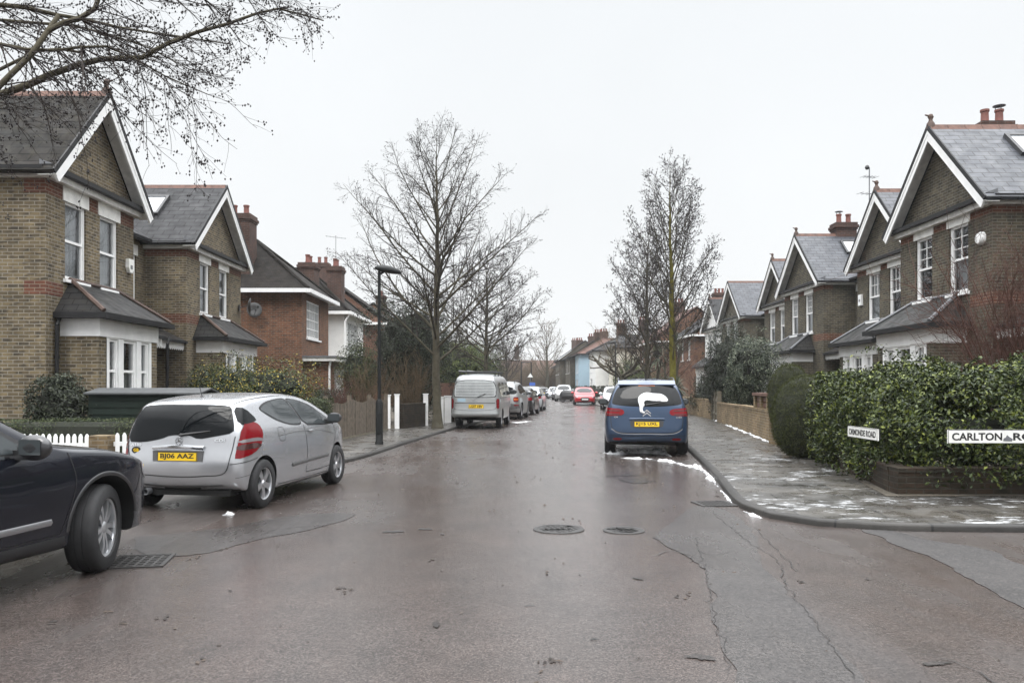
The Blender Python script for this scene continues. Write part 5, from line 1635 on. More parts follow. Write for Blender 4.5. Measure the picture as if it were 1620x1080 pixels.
# ---- 4. silver van with roof bars
def van():
    S = dict(squash=(1.15, .90), hw=.845, wb=2.57, wr=.325, rim=.20, arch=.36, track=.81, inset=.25,
        top=[(-.98, 1.86), (-.7, 1.94), (0, 1.975), (1.6, 1.975), (2.4, 1.93), (2.75, 1.78), (3.2, 1.30), (3.42, 1.05), (3.6, .98)],
        rear=[(-1.0, .40), (-1.13, .44), (-1.15, .58), (-1.09, .66), (-1.085, 1.0), (-1.06, 1.45), (-.98, 1.86)],
        front=[(3.5, .30), (3.66, .45), (3.66, .7), (3.6, .98)],
        width=[(-1.2, .93), (-1.0, .965), (-.7, 1.0), (2.6, 1.0), (3.3, .94), (3.7, .8)],
        tumble=[(.3, .97), (.5, 1.0), (1.0, 1.0), (1.2, .975), (1.6, .885), (1.85, .80), (2.0, .70)],
        bottom=[(-1.0, .42), (.6, .30), (2.3, .30), (3.5, .30)], crown=.03, bulge=.05, fbulge=.1, screen=(2.5, 3.4, .08))
    c = Car("van", "silver van with roof bars and blinds in its back window, plate LG07 XBV", "van", S, 'paint_silver2', "cars parked along the street")
    y = -.84
    bw = [(-1.05, .60, 1.72), (-1.05, -.60, 1.72), (-1.06, -.70, 1.50), (-1.08, -.715, 1.17), (-1.08, -.66, 1.11), (-1.08, .66, 1.11), (-1.08, .715, 1.17), (-1.06, .70, 1.50)]
    c.patch("window_seal", [(p[0], p[1]*1.04, 1.42+(p[2]-1.42)*1.08) for p in bw], BACK, 'trim', .003, rnd=1)
    w = c.patch("rear_window", bw, BACK, 'blind', .005, rnd=1)
    for i in range(9):
        zz = 1.17+i*.058
        c.strip("blind_slat", [(-1.06, .66, zz), (-1.06, 0, zz+.004), (-1.06, -.66, zz)], BACK, 'trim', .012, .006)
    c.patch("window", [(.35, y, 1.66), (1.25, y, 1.67), (1.25, y, 1.20), (.35, y, 1.18)], SIDE, 'carglass_sky', .004, both=True, rnd=1)
    c.patch("window", [(-.75, y, 1.64), (.22, y, 1.66), (.22, y, 1.18), (-.72, y, 1.17)], SIDE, 'carglass_sky', .004, both=True, rnd=1)
    c.patch("window", [(1.5, y, 1.66), (2.3, y, 1.64), (2.95, y, 1.15), (1.5, y, 1.12)], SIDE, 'carglass', .004, both=True, rnd=1)
    c.patch("windscreen", [(2.75, .60, 1.72), (2.75, -.60, 1.72), (3.3, -.74, 1.15), (3.3, .74, 1.15)], (-1, 0, -.4), 'carglass', .005, rnd=1)
    c.patch("tail_light", [(-1.06, -.73, 1.05), (-.98, -.83, 1.05), (-.98, -.83, .72), (-1.08, -.74, .70)], (1, .35, 0), 'redlamp', .008, both=True, rnd=1, step=.03)
    c.strip("lens_band", [(-1.06, -.755, .87), (-1.02, -.82, .87)], (1, .35, 0), 'darklamp', .05, .011, both=True, smooth=False)
    c.strip("panel_seam", [(-1.08, .73, 1.05), (-1.08, .72, .72), (-1.08, .5, .665), (-1.08, -.5, .665), (-1.08, -.72, .72), (-1.08, -.73, 1.05)], BACK, 'gap', .012, .003)
    c.strip("tailgate_trim", [(-1.08, .70, .90), (-1.08, 0, .905), (-1.08, -.70, .90)], BACK, 'dirtyplastic', .03, .003)
    pl = c.bvh.ray_cast(Vector((-3, 0, .8)), Vector((1, 0, 0)))[0].x
    c.plate("LG07 XBV", (pl-.012, -.05, .79), (0, -1, 0), (.02, 0, 1), h=.13)
    b = MB(); zc = 1.0; xe = c.bvh.ray_cast(Vector((-3, 0, zc)), Vector((1, 0, 0)))[0].x-.005
    for rx, rz_, dz in ((.07, .045, 0), (.028, .045, 0), (.05, .018, .022)):
        V = []; F = []
        for i in range(20):
            a = 2*pi*i/20
            for k in (1.0, .84): V.append((xe, rx*k*cos(a), zc+dz+rz_*k*sin(a)))
        b.add(V, [(i*2, ((i+1) % 20)*2, ((i+1) % 20)*2+1, i*2+1) for i in range(20)])
    c.mesh("emblem", b, 'chrome')
    c.patch("sticker", [(-1.08, .60, 1.06), (-1.08, .32, 1.06), (-1.08, .32, .94), (-1.08, .60, .94)], BACK, 'blue_render', .004, rnd=0)
    wp = MB(); q0 = Vector((xe-.02, -.05, 1.09)); wp.tube(q0, q0+Vector((.03, -.35, .14)), .014, .008, 6); c.mesh("wiper", wp, 'trim')
    c.strip("step_bumper", [(-1.1, .80, .52), (-1.14, .4, .50), (-1.15, 0, .50), (-1.14, -.4, .50), (-1.1, -.80, .52)], BACK, 'paint_silver2', .13, .01, raise_=.03)
    for i, xx in enumerate((-.45, .55, 1.5)):
        r = MB(); r.tube((xx, -.68, 1.98), (xx, .68, 1.98), .02, n=8)
        for sg in (-1, 1): r.tube((xx, sg*.62, 1.83), (xx, sg*.62, 1.98), .02, n=6)
        c.mesh("roof_bar", r, 'trim')
    ld = MB(); 
    for yy in (.30, .58): ld.tube((-.9, yy, 2.015), (1.6, yy, 2.015), .018, n=6)
    c.mesh("load_pole", ld, 'alloy_dark')
    c.strip("door_seam", [(1.42, y, 1.7), (1.42, y, 1.0), (1.42, y, .4)], SIDE, 'gap', .012, .003, both=True)
    c.strip("door_seam", [(.28, y, 1.7), (.28, y, 1.0), (.45, y, .5)], SIDE, 'gap', .012, .003, both=True)
    c.strip("slide_rail", [(-.75, y, 1.08), (.3, y, 1.08), (1.4, y, 1.08)], SIDE, 'gap', .02, .003, both=True)
    c.mirror_pair(2.75, 1.2, 'trim', y=.86, size=1.1)
    c.wheels('steel', 'alloy_dark', 0, .19)
    return c

# ---- smaller cars further down the street
def generic(name, label, cat, paint, L=4.1, Wd=1.74, Hh=1.46, wb=2.55, kind='hatch', facing='away', plate=None, rails=False, grille='trim', spare=False):
    hw = Wd/2; fo = .42*(L-wb)+.12; ro = L-wb-fo
    k = Hh
    belt = .62*k
    if kind == 'suv':
        top = [(-ro+.15, .93*k), (-ro+.35, .97*k), (.5, k), (.45*wb, k), (.62*wb, .95*k), (.92*wb, .66*k), (wb+.2, .62*k), (wb+fo-.15, .53*k)]
        rear = [(-ro+.1, .30), (-ro, .45), (-ro+.0, .55*k), (-ro+.06, .7*k), (-ro+.15, .93*k)]
    elif kind == 'saloon':
        top = [(-ro+.06, .66*k), (-ro+.4, .68*k), (.05, .90*k), (.4, .97*k), (.45*wb, k), (.6*wb, .95*k), (.93*wb, .66*k), (wb+.2, .61*k), (wb+fo-.15, .50*k)]
        rear = [(-ro+.12, .24), (-ro, .38), (-ro, .45*k), (-ro+.06, .66*k)]
    else:
        top = [(-ro+.28, .92*k), (-ro+.5, .955*k), (.3, .985*k), (.42*wb, k), (.58*wb, .95*k), (.90*wb, .67*k), (wb+.2, .60*k), (wb+fo-.12, .49*k)]
        rear = [(-ro+.12, .24), (-ro, .38), (-ro, .45*k), (-ro+.05, .64*k), (-ro+.28, .92*k)]
    front = [(wb+fo-.1, .22), (wb+fo+.0, .34), (wb+fo, .40*k), (top[-1][0], top[-1][1])]
    S = dict(hw=hw, wb=wb, wr=.315 if kind != 'suv' else .35, rim=.205, arch=.36 if kind != 'suv' else .41, track=hw-.02, inset=.26, top=top, rear=rear, front=front, bottom=[(rear[0][0], rear[0][1]+.02), (.5, .2), (wb-.5, .2), (front[0][0], .22)],
             width=[(-ro, .88), (-ro+.3, .97), (0, 1), (wb-.2, 1), (wb+fo*.6, .92), (wb+fo, .74)],
             tumble=[(.2, .94), (.4, .99), (.45*k, 1.0), (.62*k, .97), (.8*k, .84), (k, .68)], crown=.035, bulge=.07, fbulge=.14, screen=(.5*wb, .95*wb, .08), sub=1)
    c = Car(name, label, cat, S, paint, "cars parked along the street")
    y = -hw
    zt = .935*k
    c.patch("window", [(-ro+.55 if kind != 'saloon' else .1, y, .86*k), (.25*wb, y, zt), (.52*wb, y, zt), (.84*wb, y, .69*k), (.5*wb, y, .66*k), (-ro+.6 if kind != 'saloon' else -.1, y, .68*k)], SIDE, 'carglass', .004, both=True, rnd=1, step=.08)
    c.strip("door_seam", [(.43*wb, y, .95*k), (.44*wb, y, .6*k), (.44*wb, y, .26)], SIDE, 'gap', .03 if facing == 'away' else .014, .006, both=True)
    c.patch("windscreen", [(.6*wb, .56*hw, .93*k), (.6*wb, -.56*hw, .93*k), (.88*wb, -.80*hw, .69*k), (.88*wb, .80*hw, .69*k)], (-1, 0, -.5), 'carglass', .006, rnd=1, step=.08)
    rz = rear[-1]
    if kind == 'saloon':
        c.patch("rear_window", [(.25, .55*hw, .93*k), (.25, -.55*hw, .93*k), (-.3, -.72*hw, .70*k), (-.3, .72*hw, .70*k)], (1, 0, -.6), 'carglass', .006, rnd=1, step=.08)
    else:
        c.patch("rear_window", [(-ro, .60*hw, .885*k), (-ro, -.60*hw, .885*k), (-ro, -.74*hw, .68*k), (-ro, .74*hw, .68*k)], BACK, 'carglass', .006, rnd=1, step=.08)
    if kind == 'suv':
        c.patch("tail_light", [(-ro, -.66*hw, .60*k), (-ro, -.95*hw, .60*k), (-ro, -.97*hw, .47*k), (-ro, -.66*hw, .47*k)], (1, .3, 0), 'redlamp', .008, both=True, rnd=1, step=.05)
        c.strip("lens_band", [(-ro, -.68*hw, .535*k), (-ro, -.93*hw, .535*k)], (1, .3, 0), 'orangelamp', .05, .012, both=True, smooth=False)
        c.patch("bumper", [(-ro, .93*hw, .43*k), (-ro, -.93*hw, .43*k), (-ro, -.95*hw, .27*k), (-ro, .95*hw, .27*k)], BACK, 'dirtyplastic', .02, rnd=1, step=.08)
        c.patch("reflector", [(-ro, -.7*hw, .40*k), (-ro, -.9*hw, .40*k), (-ro, -.9*hw, .365*k), (-ro, -.7*hw, .365*k)], BACK, 'redlamp', .03, both=True, rnd=0, step=.08)
    else:
        c.patch("tail_light", [(-ro+.05, -.58*hw, .61*k), (-ro+.2, -.97*hw, .64*k), (-ro+.2, -.98*hw, .52*k), (-ro, -.6*hw, .52*k)], (1, .5, 0), 'redlamp', .008, both=True, rnd=1, step=.05)
    c.patch("headlight", [(wb+fo-.3, -.93*hw, .49*k), (wb+fo-.06, -.60*hw, .47*k), (wb+fo, -.58*hw, .41*k), (wb+fo-.2, -.95*hw, .42*k)], (-1, .7, -.1), 'clearlamp', .008, both=True, rnd=1, step=.05)
    c.patch("grille", [(wb+fo, .42*hw, .44*k), (wb+fo, -.42*hw, .44*k), (wb+fo, -.36*hw, .22*k), (wb+fo, .36*hw, .22*k)], FRONT, grille, .008, rnd=1, step=.08)
    c.patch("lower_grille", [(wb+fo, .78*hw, .20*k), (wb+fo, -.78*hw, .20*k), (wb+fo, -.7*hw, .165*k), (wb+fo, .7*hw, .165*k)], FRONT, 'trim', .007, rnd=1, step=.08)
    fx = c.bvh.ray_cast(Vector((9, 0, .33*k)), Vector((-1, 0, 0)))[0].x
    c.plate(None, (fx+.03, 0, .33*k), (0, 1, 0), (0, 0, 1), 'plate_white')
    bx = c.bvh.ray_cast(Vector((-9, 0, .47*k)), Vector((1, 0, 0)))[0].x
    c.plate(plate, (bx-.03, 0, .47*k), (0, -1, 0), (0, 0, 1))
    if rails:
        for sg in (-1, 1):
            r = MB(); r.path([(-.3, sg*.62*hw, .985*k), (-.1, sg*.62*hw, k+.06), (1.2, sg*.62*hw, k+.07), (1.5, sg*.62*hw, .98*k)], .02, 6); c.mesh("roof_rail", r, 'trim')
    c.mirror_pair(.80*wb, .66*k, 'paint', y=hw*.98)
    c.handle(.5*wb, .6*k)
    c.wheels('five', 'alloy_dark', 0, .19)
    return c
# ------------------------------------------------------------------ trees, hedges and shrubs
def tubes(paths):
    """paths: list of (pts Nx3, radii N, sides) -> V, F (quads)"""
    Vs = []; Fs = []; off = 0
    for pts, rad, n in paths:
        pts = np.asarray(pts, float); m = len(pts)
        t = np.gradient(pts, axis=0); t /= np.maximum(np.linalg.norm(t, axis=1), 1e-9)[:, None]
        ref = np.array([0, 0, 1.0]) if abs(t[0][2]) < .8 else np.array([1.0, 0, 0])
        u = np.cross(t, ref); u /= np.maximum(np.linalg.norm(u, axis=1), 1e-9)[:, None]
        w = np.cross(t, u)
        a = 2*pi*np.arange(n)/n
        r = np.asarray(rad)[:, None, None]
        V = pts[:, None, :]+r*(np.cos(a)[None, :, None]*u[:, None, :]+np.sin(a)[None, :, None]*w[:, None, :])
        Vs.append(V.reshape(-1, 3))
        i = np.arange(m-1)[:, None]; k = np.arange(n)[None, :]
        k2 = (k+1) % n
        F = np.stack([i*n+k, i*n+k2, (i+1)*n+k2, (i+1)*n+k], -1).reshape(-1, 4)+off
        Fs.append(F); off += m*n
    return np.concatenate(Vs), np.concatenate(Fs)

def blobs(P, s, rng, squash=1.35):
    """small six-sided cones/buds at points"""
    P = np.asarray(P); n = len(P)
    base = np.array([(1, 0, 0), (0, 1, 0), (-1, 0, 0), (0, -1, 0), (0, 0, squash), (0, 0, -squash)])
    F0 = np.array([(0, 1, 4), (1, 2, 4), (2, 3, 4), (3, 0, 4), (1, 0, 5), (2, 1, 5), (3, 2, 5), (0, 3, 5)])
    sz = s*rng.uniform(.7, 1.25, n)
    V = P[:, None, :]+base[None]*sz[:, None, None]
    F = F0[None]+(np.arange(n)*6)[:, None, None]
    return V.reshape(-1, 3), F.reshape(-1, 3)

def wander(rng, p, d, L, n, bend=.12, up=.0):
    """a wandering shoot from p along d"""
    pts = [np.array(p, float)]; d = np.array(d, float); d /= np.linalg.norm(d)
    s = L/n
    for i in range(n):
        d = d+rng.normal(0, bend, 3)+np.array([0, 0, up]); d /= np.linalg.norm(d)
        pts.append(pts[-1]+d*s)
    return np.array(pts)

def side_dir(rng, d, ang, flat=0.0, droop=0.0):
    d = d/np.linalg.norm(d)
    r = rng.normal(0, 1, 3); r[2] *= (1-flat)
    r -= d*np.dot(r, d); r /= np.linalg.norm(r)
    o = d*cos(ang)+r*sin(ang); o[2] -= droop
    return o/np.linalg.norm(o)

def bare_tree(name, label, base, H, r0, seed, n1=30, h0=.22, spread=3.0, up1=.75, shape=None, n2=11, n3=6, twl=.5, cones=2.0, cone_s=.011, bark='bark', lean=(0, 0), tw_m='twig', min_r=.004, leader=None, rise=.02, group=None, h_power=1.0, limb_k=.010, leafy=False, cat="tree"):
    rng = np.random.default_rng(seed)
    root = thing(name, label, cat, base, 0, group)
    n = 26
    zz = np.linspace(0, 1, n)
    wob = np.cumsum(rng.normal(0, .012, (n, 2)), 0); wob -= wob[0]
    pts = np.stack([wob[:, 0]*H*.15+lean[0]*zz**1.5*H, wob[:, 1]*H*.15+lean[1]*zz**1.5*H, zz*H], 1)
    flare = 1+.45*np.exp(-zz*H/.22)
    rad = np.maximum(r0*(1-zz)**.85*flare, .006)
    trunk = [(pts, rad, 12)]
    br = []; tw = []; tips = []
    def leader_at(t): return np.array([np.interp(t, zz, pts[:, k]) for k in range(3)])
    starts = []
    for i in range(n1):
        t = h0+(1-h0)*((i+rng.random())/n1)**h_power*.97
        starts.append((t, leader_at(t), np.interp(t, zz, rad)))
    az = rng.random()*6
    for (t, p, rl) in starts:
        az += 2.4+rng.normal(0, .35)
        q = (t-h0)/(1-h0)
        env = shape(q) if shape else (1-q)**.75
        L = spread*env*rng.uniform(.82, 1.08)+.2*(1-q)+.08
        el = up1+.25*q+rng.normal(0, .1)
        d = np.array([cos(az)*cos(el), sin(az)*cos(el), sin(el)])
        m = 9
        P1 = wander(rng, p, d, L/cos(min(el, 1.1))*.9, m, .05, rise)
        R1 = np.linspace(min(rl*.55, .008+L*limb_k), max(.005, min_r), m+1)
        br.append((P1, R1, 6))
        k2 = max(3, int(n2*L/spread*1.2))
        for j in range(k2):
            s_ = .18+.8*(j+rng.random())/k2
            i0 = min(m-1, int(s_*m)); fr = s_*m-i0
            p2 = P1[i0]*(1-fr)+P1[i0+1]*fr; d1 = P1[i0+1]-P1[i0]
            L2 = (.30+.42*L*(1-s_)**.8)*rng.uniform(.6, 1.15)
            P2 = wander(rng, p2, side_dir(rng, d1, rng.uniform(.5, .95), .25, -.1), L2, 6, .12, rise)
            R2 = np.linspace(max(min_r, R1[i0]*.5), min_r*.85, 7)
            tw.append((P2, R2, 4))
            for l in range(n3):
                s3 = .15+.85*(l+rng.random())/n3
                i3 = min(5, int(s3*6)); p3 = P2[i3]+(P2[i3+1]-P2[i3])*(s3*6-i3)
                P3 = wander(rng, p3, side_dir(rng, P2[i3+1]-P2[i3], rng.uniform(.4, 1.0), .1, .05), twl*rng.uniform(.35, 1.0)*(1-.4*s3), 3, .16, 0)
                tw.append((P3, np.linspace(min_r*.8, min_r*.55, 4), 3))
                k = rng.poisson(cones)
                for _ in range(k):
                    f = rng.uniform(.35, 1.0); ii = min(2, int(f*3)); tips.append(P3[ii]+(P3[ii+1]-P3[ii])*(f*3-ii)+rng.normal(0, .015, 3))
    V, F = tubes(trunk); np_mesh("trunk", V, F, M[bark], root, smooth=True)
    V, F = tubes(br); np_mesh("limbs", V, F, M[bark] if bark != 'bark_green' else M['bark_mid'], root, smooth=True)
    V, F = tubes(tw); np_mesh("crown", V, F, M[tw_m], root)
    if tips:
        V, F = blobs(tips, cone_s, rng) if not leafy else leaf_cloud(np.array(tips), rng, .05, .6)
        o = np_mesh("cones" if not leafy else "withered_leaves", V, F, M['cone'] if not leafy else M['deadleaf'], root); o['kind'] = 'stuff'
    return root

def leaf_cloud(P, rng, size, wid=.45, normal=None, jitter=.8, cup=.25):
    """one leaf (two folded halves) per point"""
    n = len(P)
    if normal is None: nr = rng.normal(0, 1, (n, 3))
    else: nr = normal+rng.normal(0, jitter, (n, 3))
    nr /= np.maximum(np.linalg.norm(nr, axis=1), 1e-6)[:, None]
    a = rng.normal(0, 1, (n, 3)); a -= nr*(a*nr).sum(1)[:, None]; a /= np.maximum(np.linalg.norm(a, axis=1), 1e-6)[:, None]
    b = np.cross(nr, a)
    s = (size*rng.uniform(.6, 1.25, n))[:, None]
    V = np.stack([P-a*s*.5, P+b*s*wid*.5+nr*s*cup*.4+a*s*.05, P+a*s*.55-nr*s*cup*.3, P-b*s*wid*.5+nr*s*cup*.4+a*s*.05], 1).reshape(-1, 3)
    o = (np.arange(n)*4)[:, None]
    F = np.concatenate([o+np.array([0, 1, 2]), o+np.array([0, 2, 3])], 1).reshape(-1, 3)
    return V, F

def lumpy(rng, k=9, amp=.22):
    """smooth random bumps on the unit sphere"""
    dirs = rng.normal(0, 1, (k, 3)); dirs /= np.linalg.norm(dirs, axis=1)[:, None]
    am = rng.uniform(-.6, 1, k)*amp; w = rng.uniform(2.5, 7, k)
    return lambda u: 1+(am[None]*np.exp(w[None]*(u@dirs.T-1))).sum(1)

def bush(name, label, c, r, n, leaf, m, seed, cat="shrub", group=None, amp=.3, shell=.35, core=True, lumps=14, jitter=.8, stems=True, wid=.45, box=None, sprig=26, ragged=.09, spread_k=.60, parent=None, core_k=.62):
    n = int(n*1.7)
    """foliage through an uneven ellipsoid (or box) round c with half sizes r"""
    rng = np.random.default_rng(seed)
    root = parent or thing(name, label, cat, (c[0], c[1], H), 0, group)
    f = lumpy(rng, lumps, amp)
    c0 = np.array([0, 0, c[2]-H]); r = np.array(r)
    u = rng.normal(0, 1, (n, 3)); u /= np.linalg.norm(u, axis=1)[:, None]
    if box:
        p = box; nn = (np.abs(u)**p).sum(1)**(1/p); su = u/nn[:, None]
    else: su = u
    # leaves sit in sprigs: each sprig has its own reach, so the outline is ragged and the mass has light and dark clumps
    nc = max(20, int(n/sprig))
    ci = rng.integers(0, nc, n)
    cu = u[:nc] if nc <= n else u
    reach = (1+rng.normal(0, ragged, nc))[ci]*(1-shell*rng.beta(1, 2.2, nc))[ci]
    u = cu[ci]+rng.normal(0, 1, (n, 3))*spread_k/np.sqrt(max(nc, 1))*3.2
    u /= np.linalg.norm(u, axis=1)[:, None]
    su = u/((np.abs(u)**box).sum(1)**(1/box))[:, None] if box else u
    depth = reach*(1-.10*rng.random(n))
    P = c0+su*r*(f(u)*depth)[:, None]+rng.normal(0, leaf*.45, (n, 3))
    keep = P[:, 2] > .02
    P = P[keep]; nr = (u/r)[keep]; nr /= np.linalg.norm(nr, axis=1)[:, None]
    nr = nr+np.array([0, 0, .35])
    V, F = leaf_cloud(P, rng, leaf, wid, nr, jitter)
    np_mesh("foliage", V, F, M[m], root)
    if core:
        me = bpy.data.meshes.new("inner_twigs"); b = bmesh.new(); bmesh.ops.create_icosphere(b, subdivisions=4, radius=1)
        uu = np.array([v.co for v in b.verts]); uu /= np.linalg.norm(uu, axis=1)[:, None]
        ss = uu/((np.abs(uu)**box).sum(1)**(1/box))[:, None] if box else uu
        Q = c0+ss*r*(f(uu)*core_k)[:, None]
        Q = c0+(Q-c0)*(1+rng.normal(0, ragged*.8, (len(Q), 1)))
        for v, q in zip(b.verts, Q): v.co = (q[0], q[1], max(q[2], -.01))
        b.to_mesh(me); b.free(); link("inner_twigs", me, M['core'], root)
    if stems:
        ps = []
        for i in range(7):
            d = np.array([rng.normal(0, .35), rng.normal(0, .35), 1])
            ps.append((wander(rng, (rng.normal(0, .06), rng.normal(0, .06), -.02), d, max(.3, c0[2]), 5, .1), np.linspace(.025, .01, 6), 5))
        V, F = tubes(ps); np_mesh("stems", V, F, M['bark'], root)
    return root

def hedge_run(name, label, line, w, h, n, leaf, m, seed, z0=H, amp=.08, cat="hedge", jitter=.8, wid=.45, rnd=.3, leaf_depth=.12, under=False, sprig=30, sp=.07, out=0.0):
    """a hedge along a line: leaves over top, both faces and the ends; dark woody core inside"""
    rng = np.random.default_rng(seed)
    ln = catmull(line, .25); k = len(ln)
    arc = np.concatenate([[0], np.cumsum(np.linalg.norm(np.diff(ln, axis=0), axis=1))]); LT = arc[-1]
    t = np.gradient(ln, axis=0); t /= np.linalg.norm(t, axis=1)[:, None]; nn = np.stack([-t[:, 1], t[:, 0]], 1)
    o = ln[0]
    root = thing(name, label, cat, (o[0], o[1], z0), 0)
    ph = rng.uniform(0, 6, 8)
    def bumpf(s, a): return 1+amp*(sin(s*2.1+ph[0]+a)+.8*sin(s*4.3+ph[1]-2*a)+.6*sin(s*8.7+ph[2]+3*a))
    bv = np.vectorize(bumpf)
    nc = max(30, n//sprig); ci = rng.integers(0, nc, n)
    s = np.clip(rng.uniform(0, LT, nc)[ci]+rng.normal(0, sp, n), 0, LT); a = (rng.uniform(-.30 if under else -.15, 1.30 if under else 1.15, nc)*pi)[ci]+rng.normal(0, sp*2/min(w, h), n)     # section angle: 0 one side, pi other, top between
    ca, sa = np.cos(a), np.sin(a); p = np.where(sa > 0, 2.3, 3.4) if under else 4.0
    kk = (np.abs(ca)**p+np.abs(sa)**p)**(-1/p)
    sx, sz = ca*kk, sa*kk
    dep = 1-leaf_depth/(min(w, h)*.5)*rng.beta(1, 1.6, nc)[ci]+(rng.normal(0, out, nc)/(min(w, h)*.5))[ci]-.05*rng.random(n)
    bb = bv(s, a)
    off = sx*w/2*bb*dep; zz = h/2+sz*h/2*bb*dep
    # taper the ends
    px = np.interp(s, arc, ln[:, 0]); py = np.interp(s, arc, ln[:, 1]); nx = np.interp(s, arc, nn[:, 0]); ny = np.interp(s, arc, nn[:, 1])
    P = np.stack([px+nx*off-o[0], py+ny*off-o[1], zz], 1)
    nr = np.stack([nx*ca, ny*ca, sa+.3], 1)
    ne = int(n*.5*w/LT)+30
    for end, sg in ((0, -1), (-1, 1)):
        uu = rng.uniform(-1, 1, ne)*w/2; vv = rng.uniform(0, h, ne)
        e = ln[end]; q = np.stack([e[0]-o[0]+nn[end][0]*uu+t[end][0]*sg*rng.uniform(0, .08, ne), e[1]-o[1]+nn[end][1]*uu+t[end][1]*sg*rng.uniform(0, .08, ne), vv], 1)
        P = np.concatenate([P, q]); nr = np.concatenate([nr, np.tile([t[end][0]*sg, t[end][1]*sg, .3], (ne, 1))])
    keep = P[:, 2] > .0
    V, F = leaf_cloud(P[keep], rng, leaf, wid, nr[keep], jitter)
    np_mesh("foliage", V, F, M[m], root)
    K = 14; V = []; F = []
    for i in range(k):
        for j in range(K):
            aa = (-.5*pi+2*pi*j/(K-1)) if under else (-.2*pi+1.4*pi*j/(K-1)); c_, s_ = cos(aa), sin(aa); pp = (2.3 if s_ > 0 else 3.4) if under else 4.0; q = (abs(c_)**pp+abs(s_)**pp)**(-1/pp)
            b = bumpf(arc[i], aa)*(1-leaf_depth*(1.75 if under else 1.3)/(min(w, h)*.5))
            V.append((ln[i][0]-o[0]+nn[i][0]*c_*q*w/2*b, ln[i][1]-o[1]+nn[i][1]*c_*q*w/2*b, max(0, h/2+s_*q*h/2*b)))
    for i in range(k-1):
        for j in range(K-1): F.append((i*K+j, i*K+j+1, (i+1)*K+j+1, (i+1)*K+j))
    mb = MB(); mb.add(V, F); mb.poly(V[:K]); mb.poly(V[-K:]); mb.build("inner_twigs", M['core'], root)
    return root

def twiggy(name, label, c, r, n, seed, m='twig_tan', cat="shrub", min_r=.004, group=None, fan=.9, sub=5, up=.02, buds=None, base_r=.02):
    """leafless many-stemmed shrub"""
    rng = np.random.default_rng(seed)
    root = thing(name, label, cat, c, 0, group)
    ps = []
    for i in range(n):
        a = rng.uniform(0, 2*pi); q = sqrt(rng.random())
        d = np.array([cos(a)*q*fan*r[0]/r[2], sin(a)*q*fan*r[1]/r[2], 1.0]); L = np.linalg.norm(d*r[2])*rng.uniform(.6, 1.0)
        p0 = np.array([cos(a)*q*r[0]*.3, sin(a)*q*r[1]*.3, 0])
        P = wander(rng, p0, d, L, 7, .12, up); ps.append((P, np.linspace(base_r*rng.uniform(.5, 1), min_r, 8), 4))
        for j in range(sub):
            k = rng.integers(2, 7); P2 = wander(rng, P[k], side_dir(rng, P[k]-P[k-1], rng.uniform(.4, .9)), L*.35*rng.uniform(.5, 1), 4, .16, up); ps.append((P2, np.linspace(min_r*1.2, min_r*.7, 5), 3))
            for l in range(3):
                k2 = rng.integers(1, 5); P3 = wander(rng, P2[k2], side_dir(rng, P2[k2]-P2[k2-1], .7), L*.15, 2, .15); ps.append((P3, np.linspace(min_r*.8, min_r*.5, 3), 3))
    V, F = tubes(ps); np_mesh("branches", V, F, M[m], root)
    return root

def palm(name, label, base, h, n, seed, L=1.0, group=None):
    rng = np.random.default_rng(seed); root = thing(name, label, "palm", base, 0, group)
    V, F = tubes([(wander(rng, (0, 0, -.02), (0, 0, 1), h, 6, .05), np.linspace(.11, .08, 7), 8)]); np_mesh("trunk", V, F, M['bark'], root)
    mb = MB()
    for i in range(n):
        a = rng.uniform(0, 2*pi); el = rng.uniform(-.5, 1.5); d = Vector((cos(a)*cos(el), sin(a)*cos(el), sin(el))); s = d.cross(Vector((0, 0, 1))); s = (s.normalized() if s.length > .05 else Vector((1, 0, 0)))*.03
        p = Vector((0, 0, h)); l = L*rng.uniform(.7, 1.1); dr = Vector((0, 0, -.25*l*max(0, cos(el))))
        A = [p-s*.6, p+s*.6, p+d*l*.5+s, p+d*l*.5-s, p+d*l+dr]
        mb.add(A, [(0, 1, 2, 3), (3, 2, 4)])
    mb.build("fronds", M['palm'], root); return root
# ================================================================== THE STREET
# ------------------------------------------------------------------ houses on the left
GL = "houses on the left side of the street"; GR = "houses on the right side of the street"
R90 = radians(90)
L1 = victorian("gabled_house", "nearest gabled brick house on the left, behind the dark green shed", (-9.7, 16.56, H), R90, W_=3.85, link=1.85, link_side=1, eaves=5.93, apex=7.98, brick='stock', roof='slate_old',
     wins=((.72, 1.58), (2.18, 3.04)), bay=(.55, 3.35), curtains=('net', 'net'), bars=(0, 1), band_flank=.45, group=GL, winz=(3.74, 5.42), finial=True)
L2 = victorian("gabled_house", "gabled brick house on the left with a roof light, beside the red brick chimney", (-10.05, 24.6, H), R90, W_=4.9, link=2.35, link_side=-1, eaves=5.85, apex=7.98, brick='stock', roof='slate',
     wins=((1.05, 1.85), (2.75, 3.55)), bay=(.75, 4.1), curtains=('pair', 'net'), bars=(0, 1), band_flank=1.9, flank_band=('lo',), skylight=[(-1, 1.75, .62, .95, 1.2)], group=GL, finial=False)
L3 = plain_house("hipped_house", "red brick house on the left with hipped tile roof and white casements", (-8.55, 32.4, H), R90, 4.7, 8.0, 5.35, 7.75, 'brown_brick', 'plain_tile',
     wins=[(.75, 3.0, 3.45, 5.0, 'casement', (5, 4), 'net')], stack=[(.9, 2.8, 5.2, 8.55, .95, 1.05, 2)], hip=2.6, group=GL)
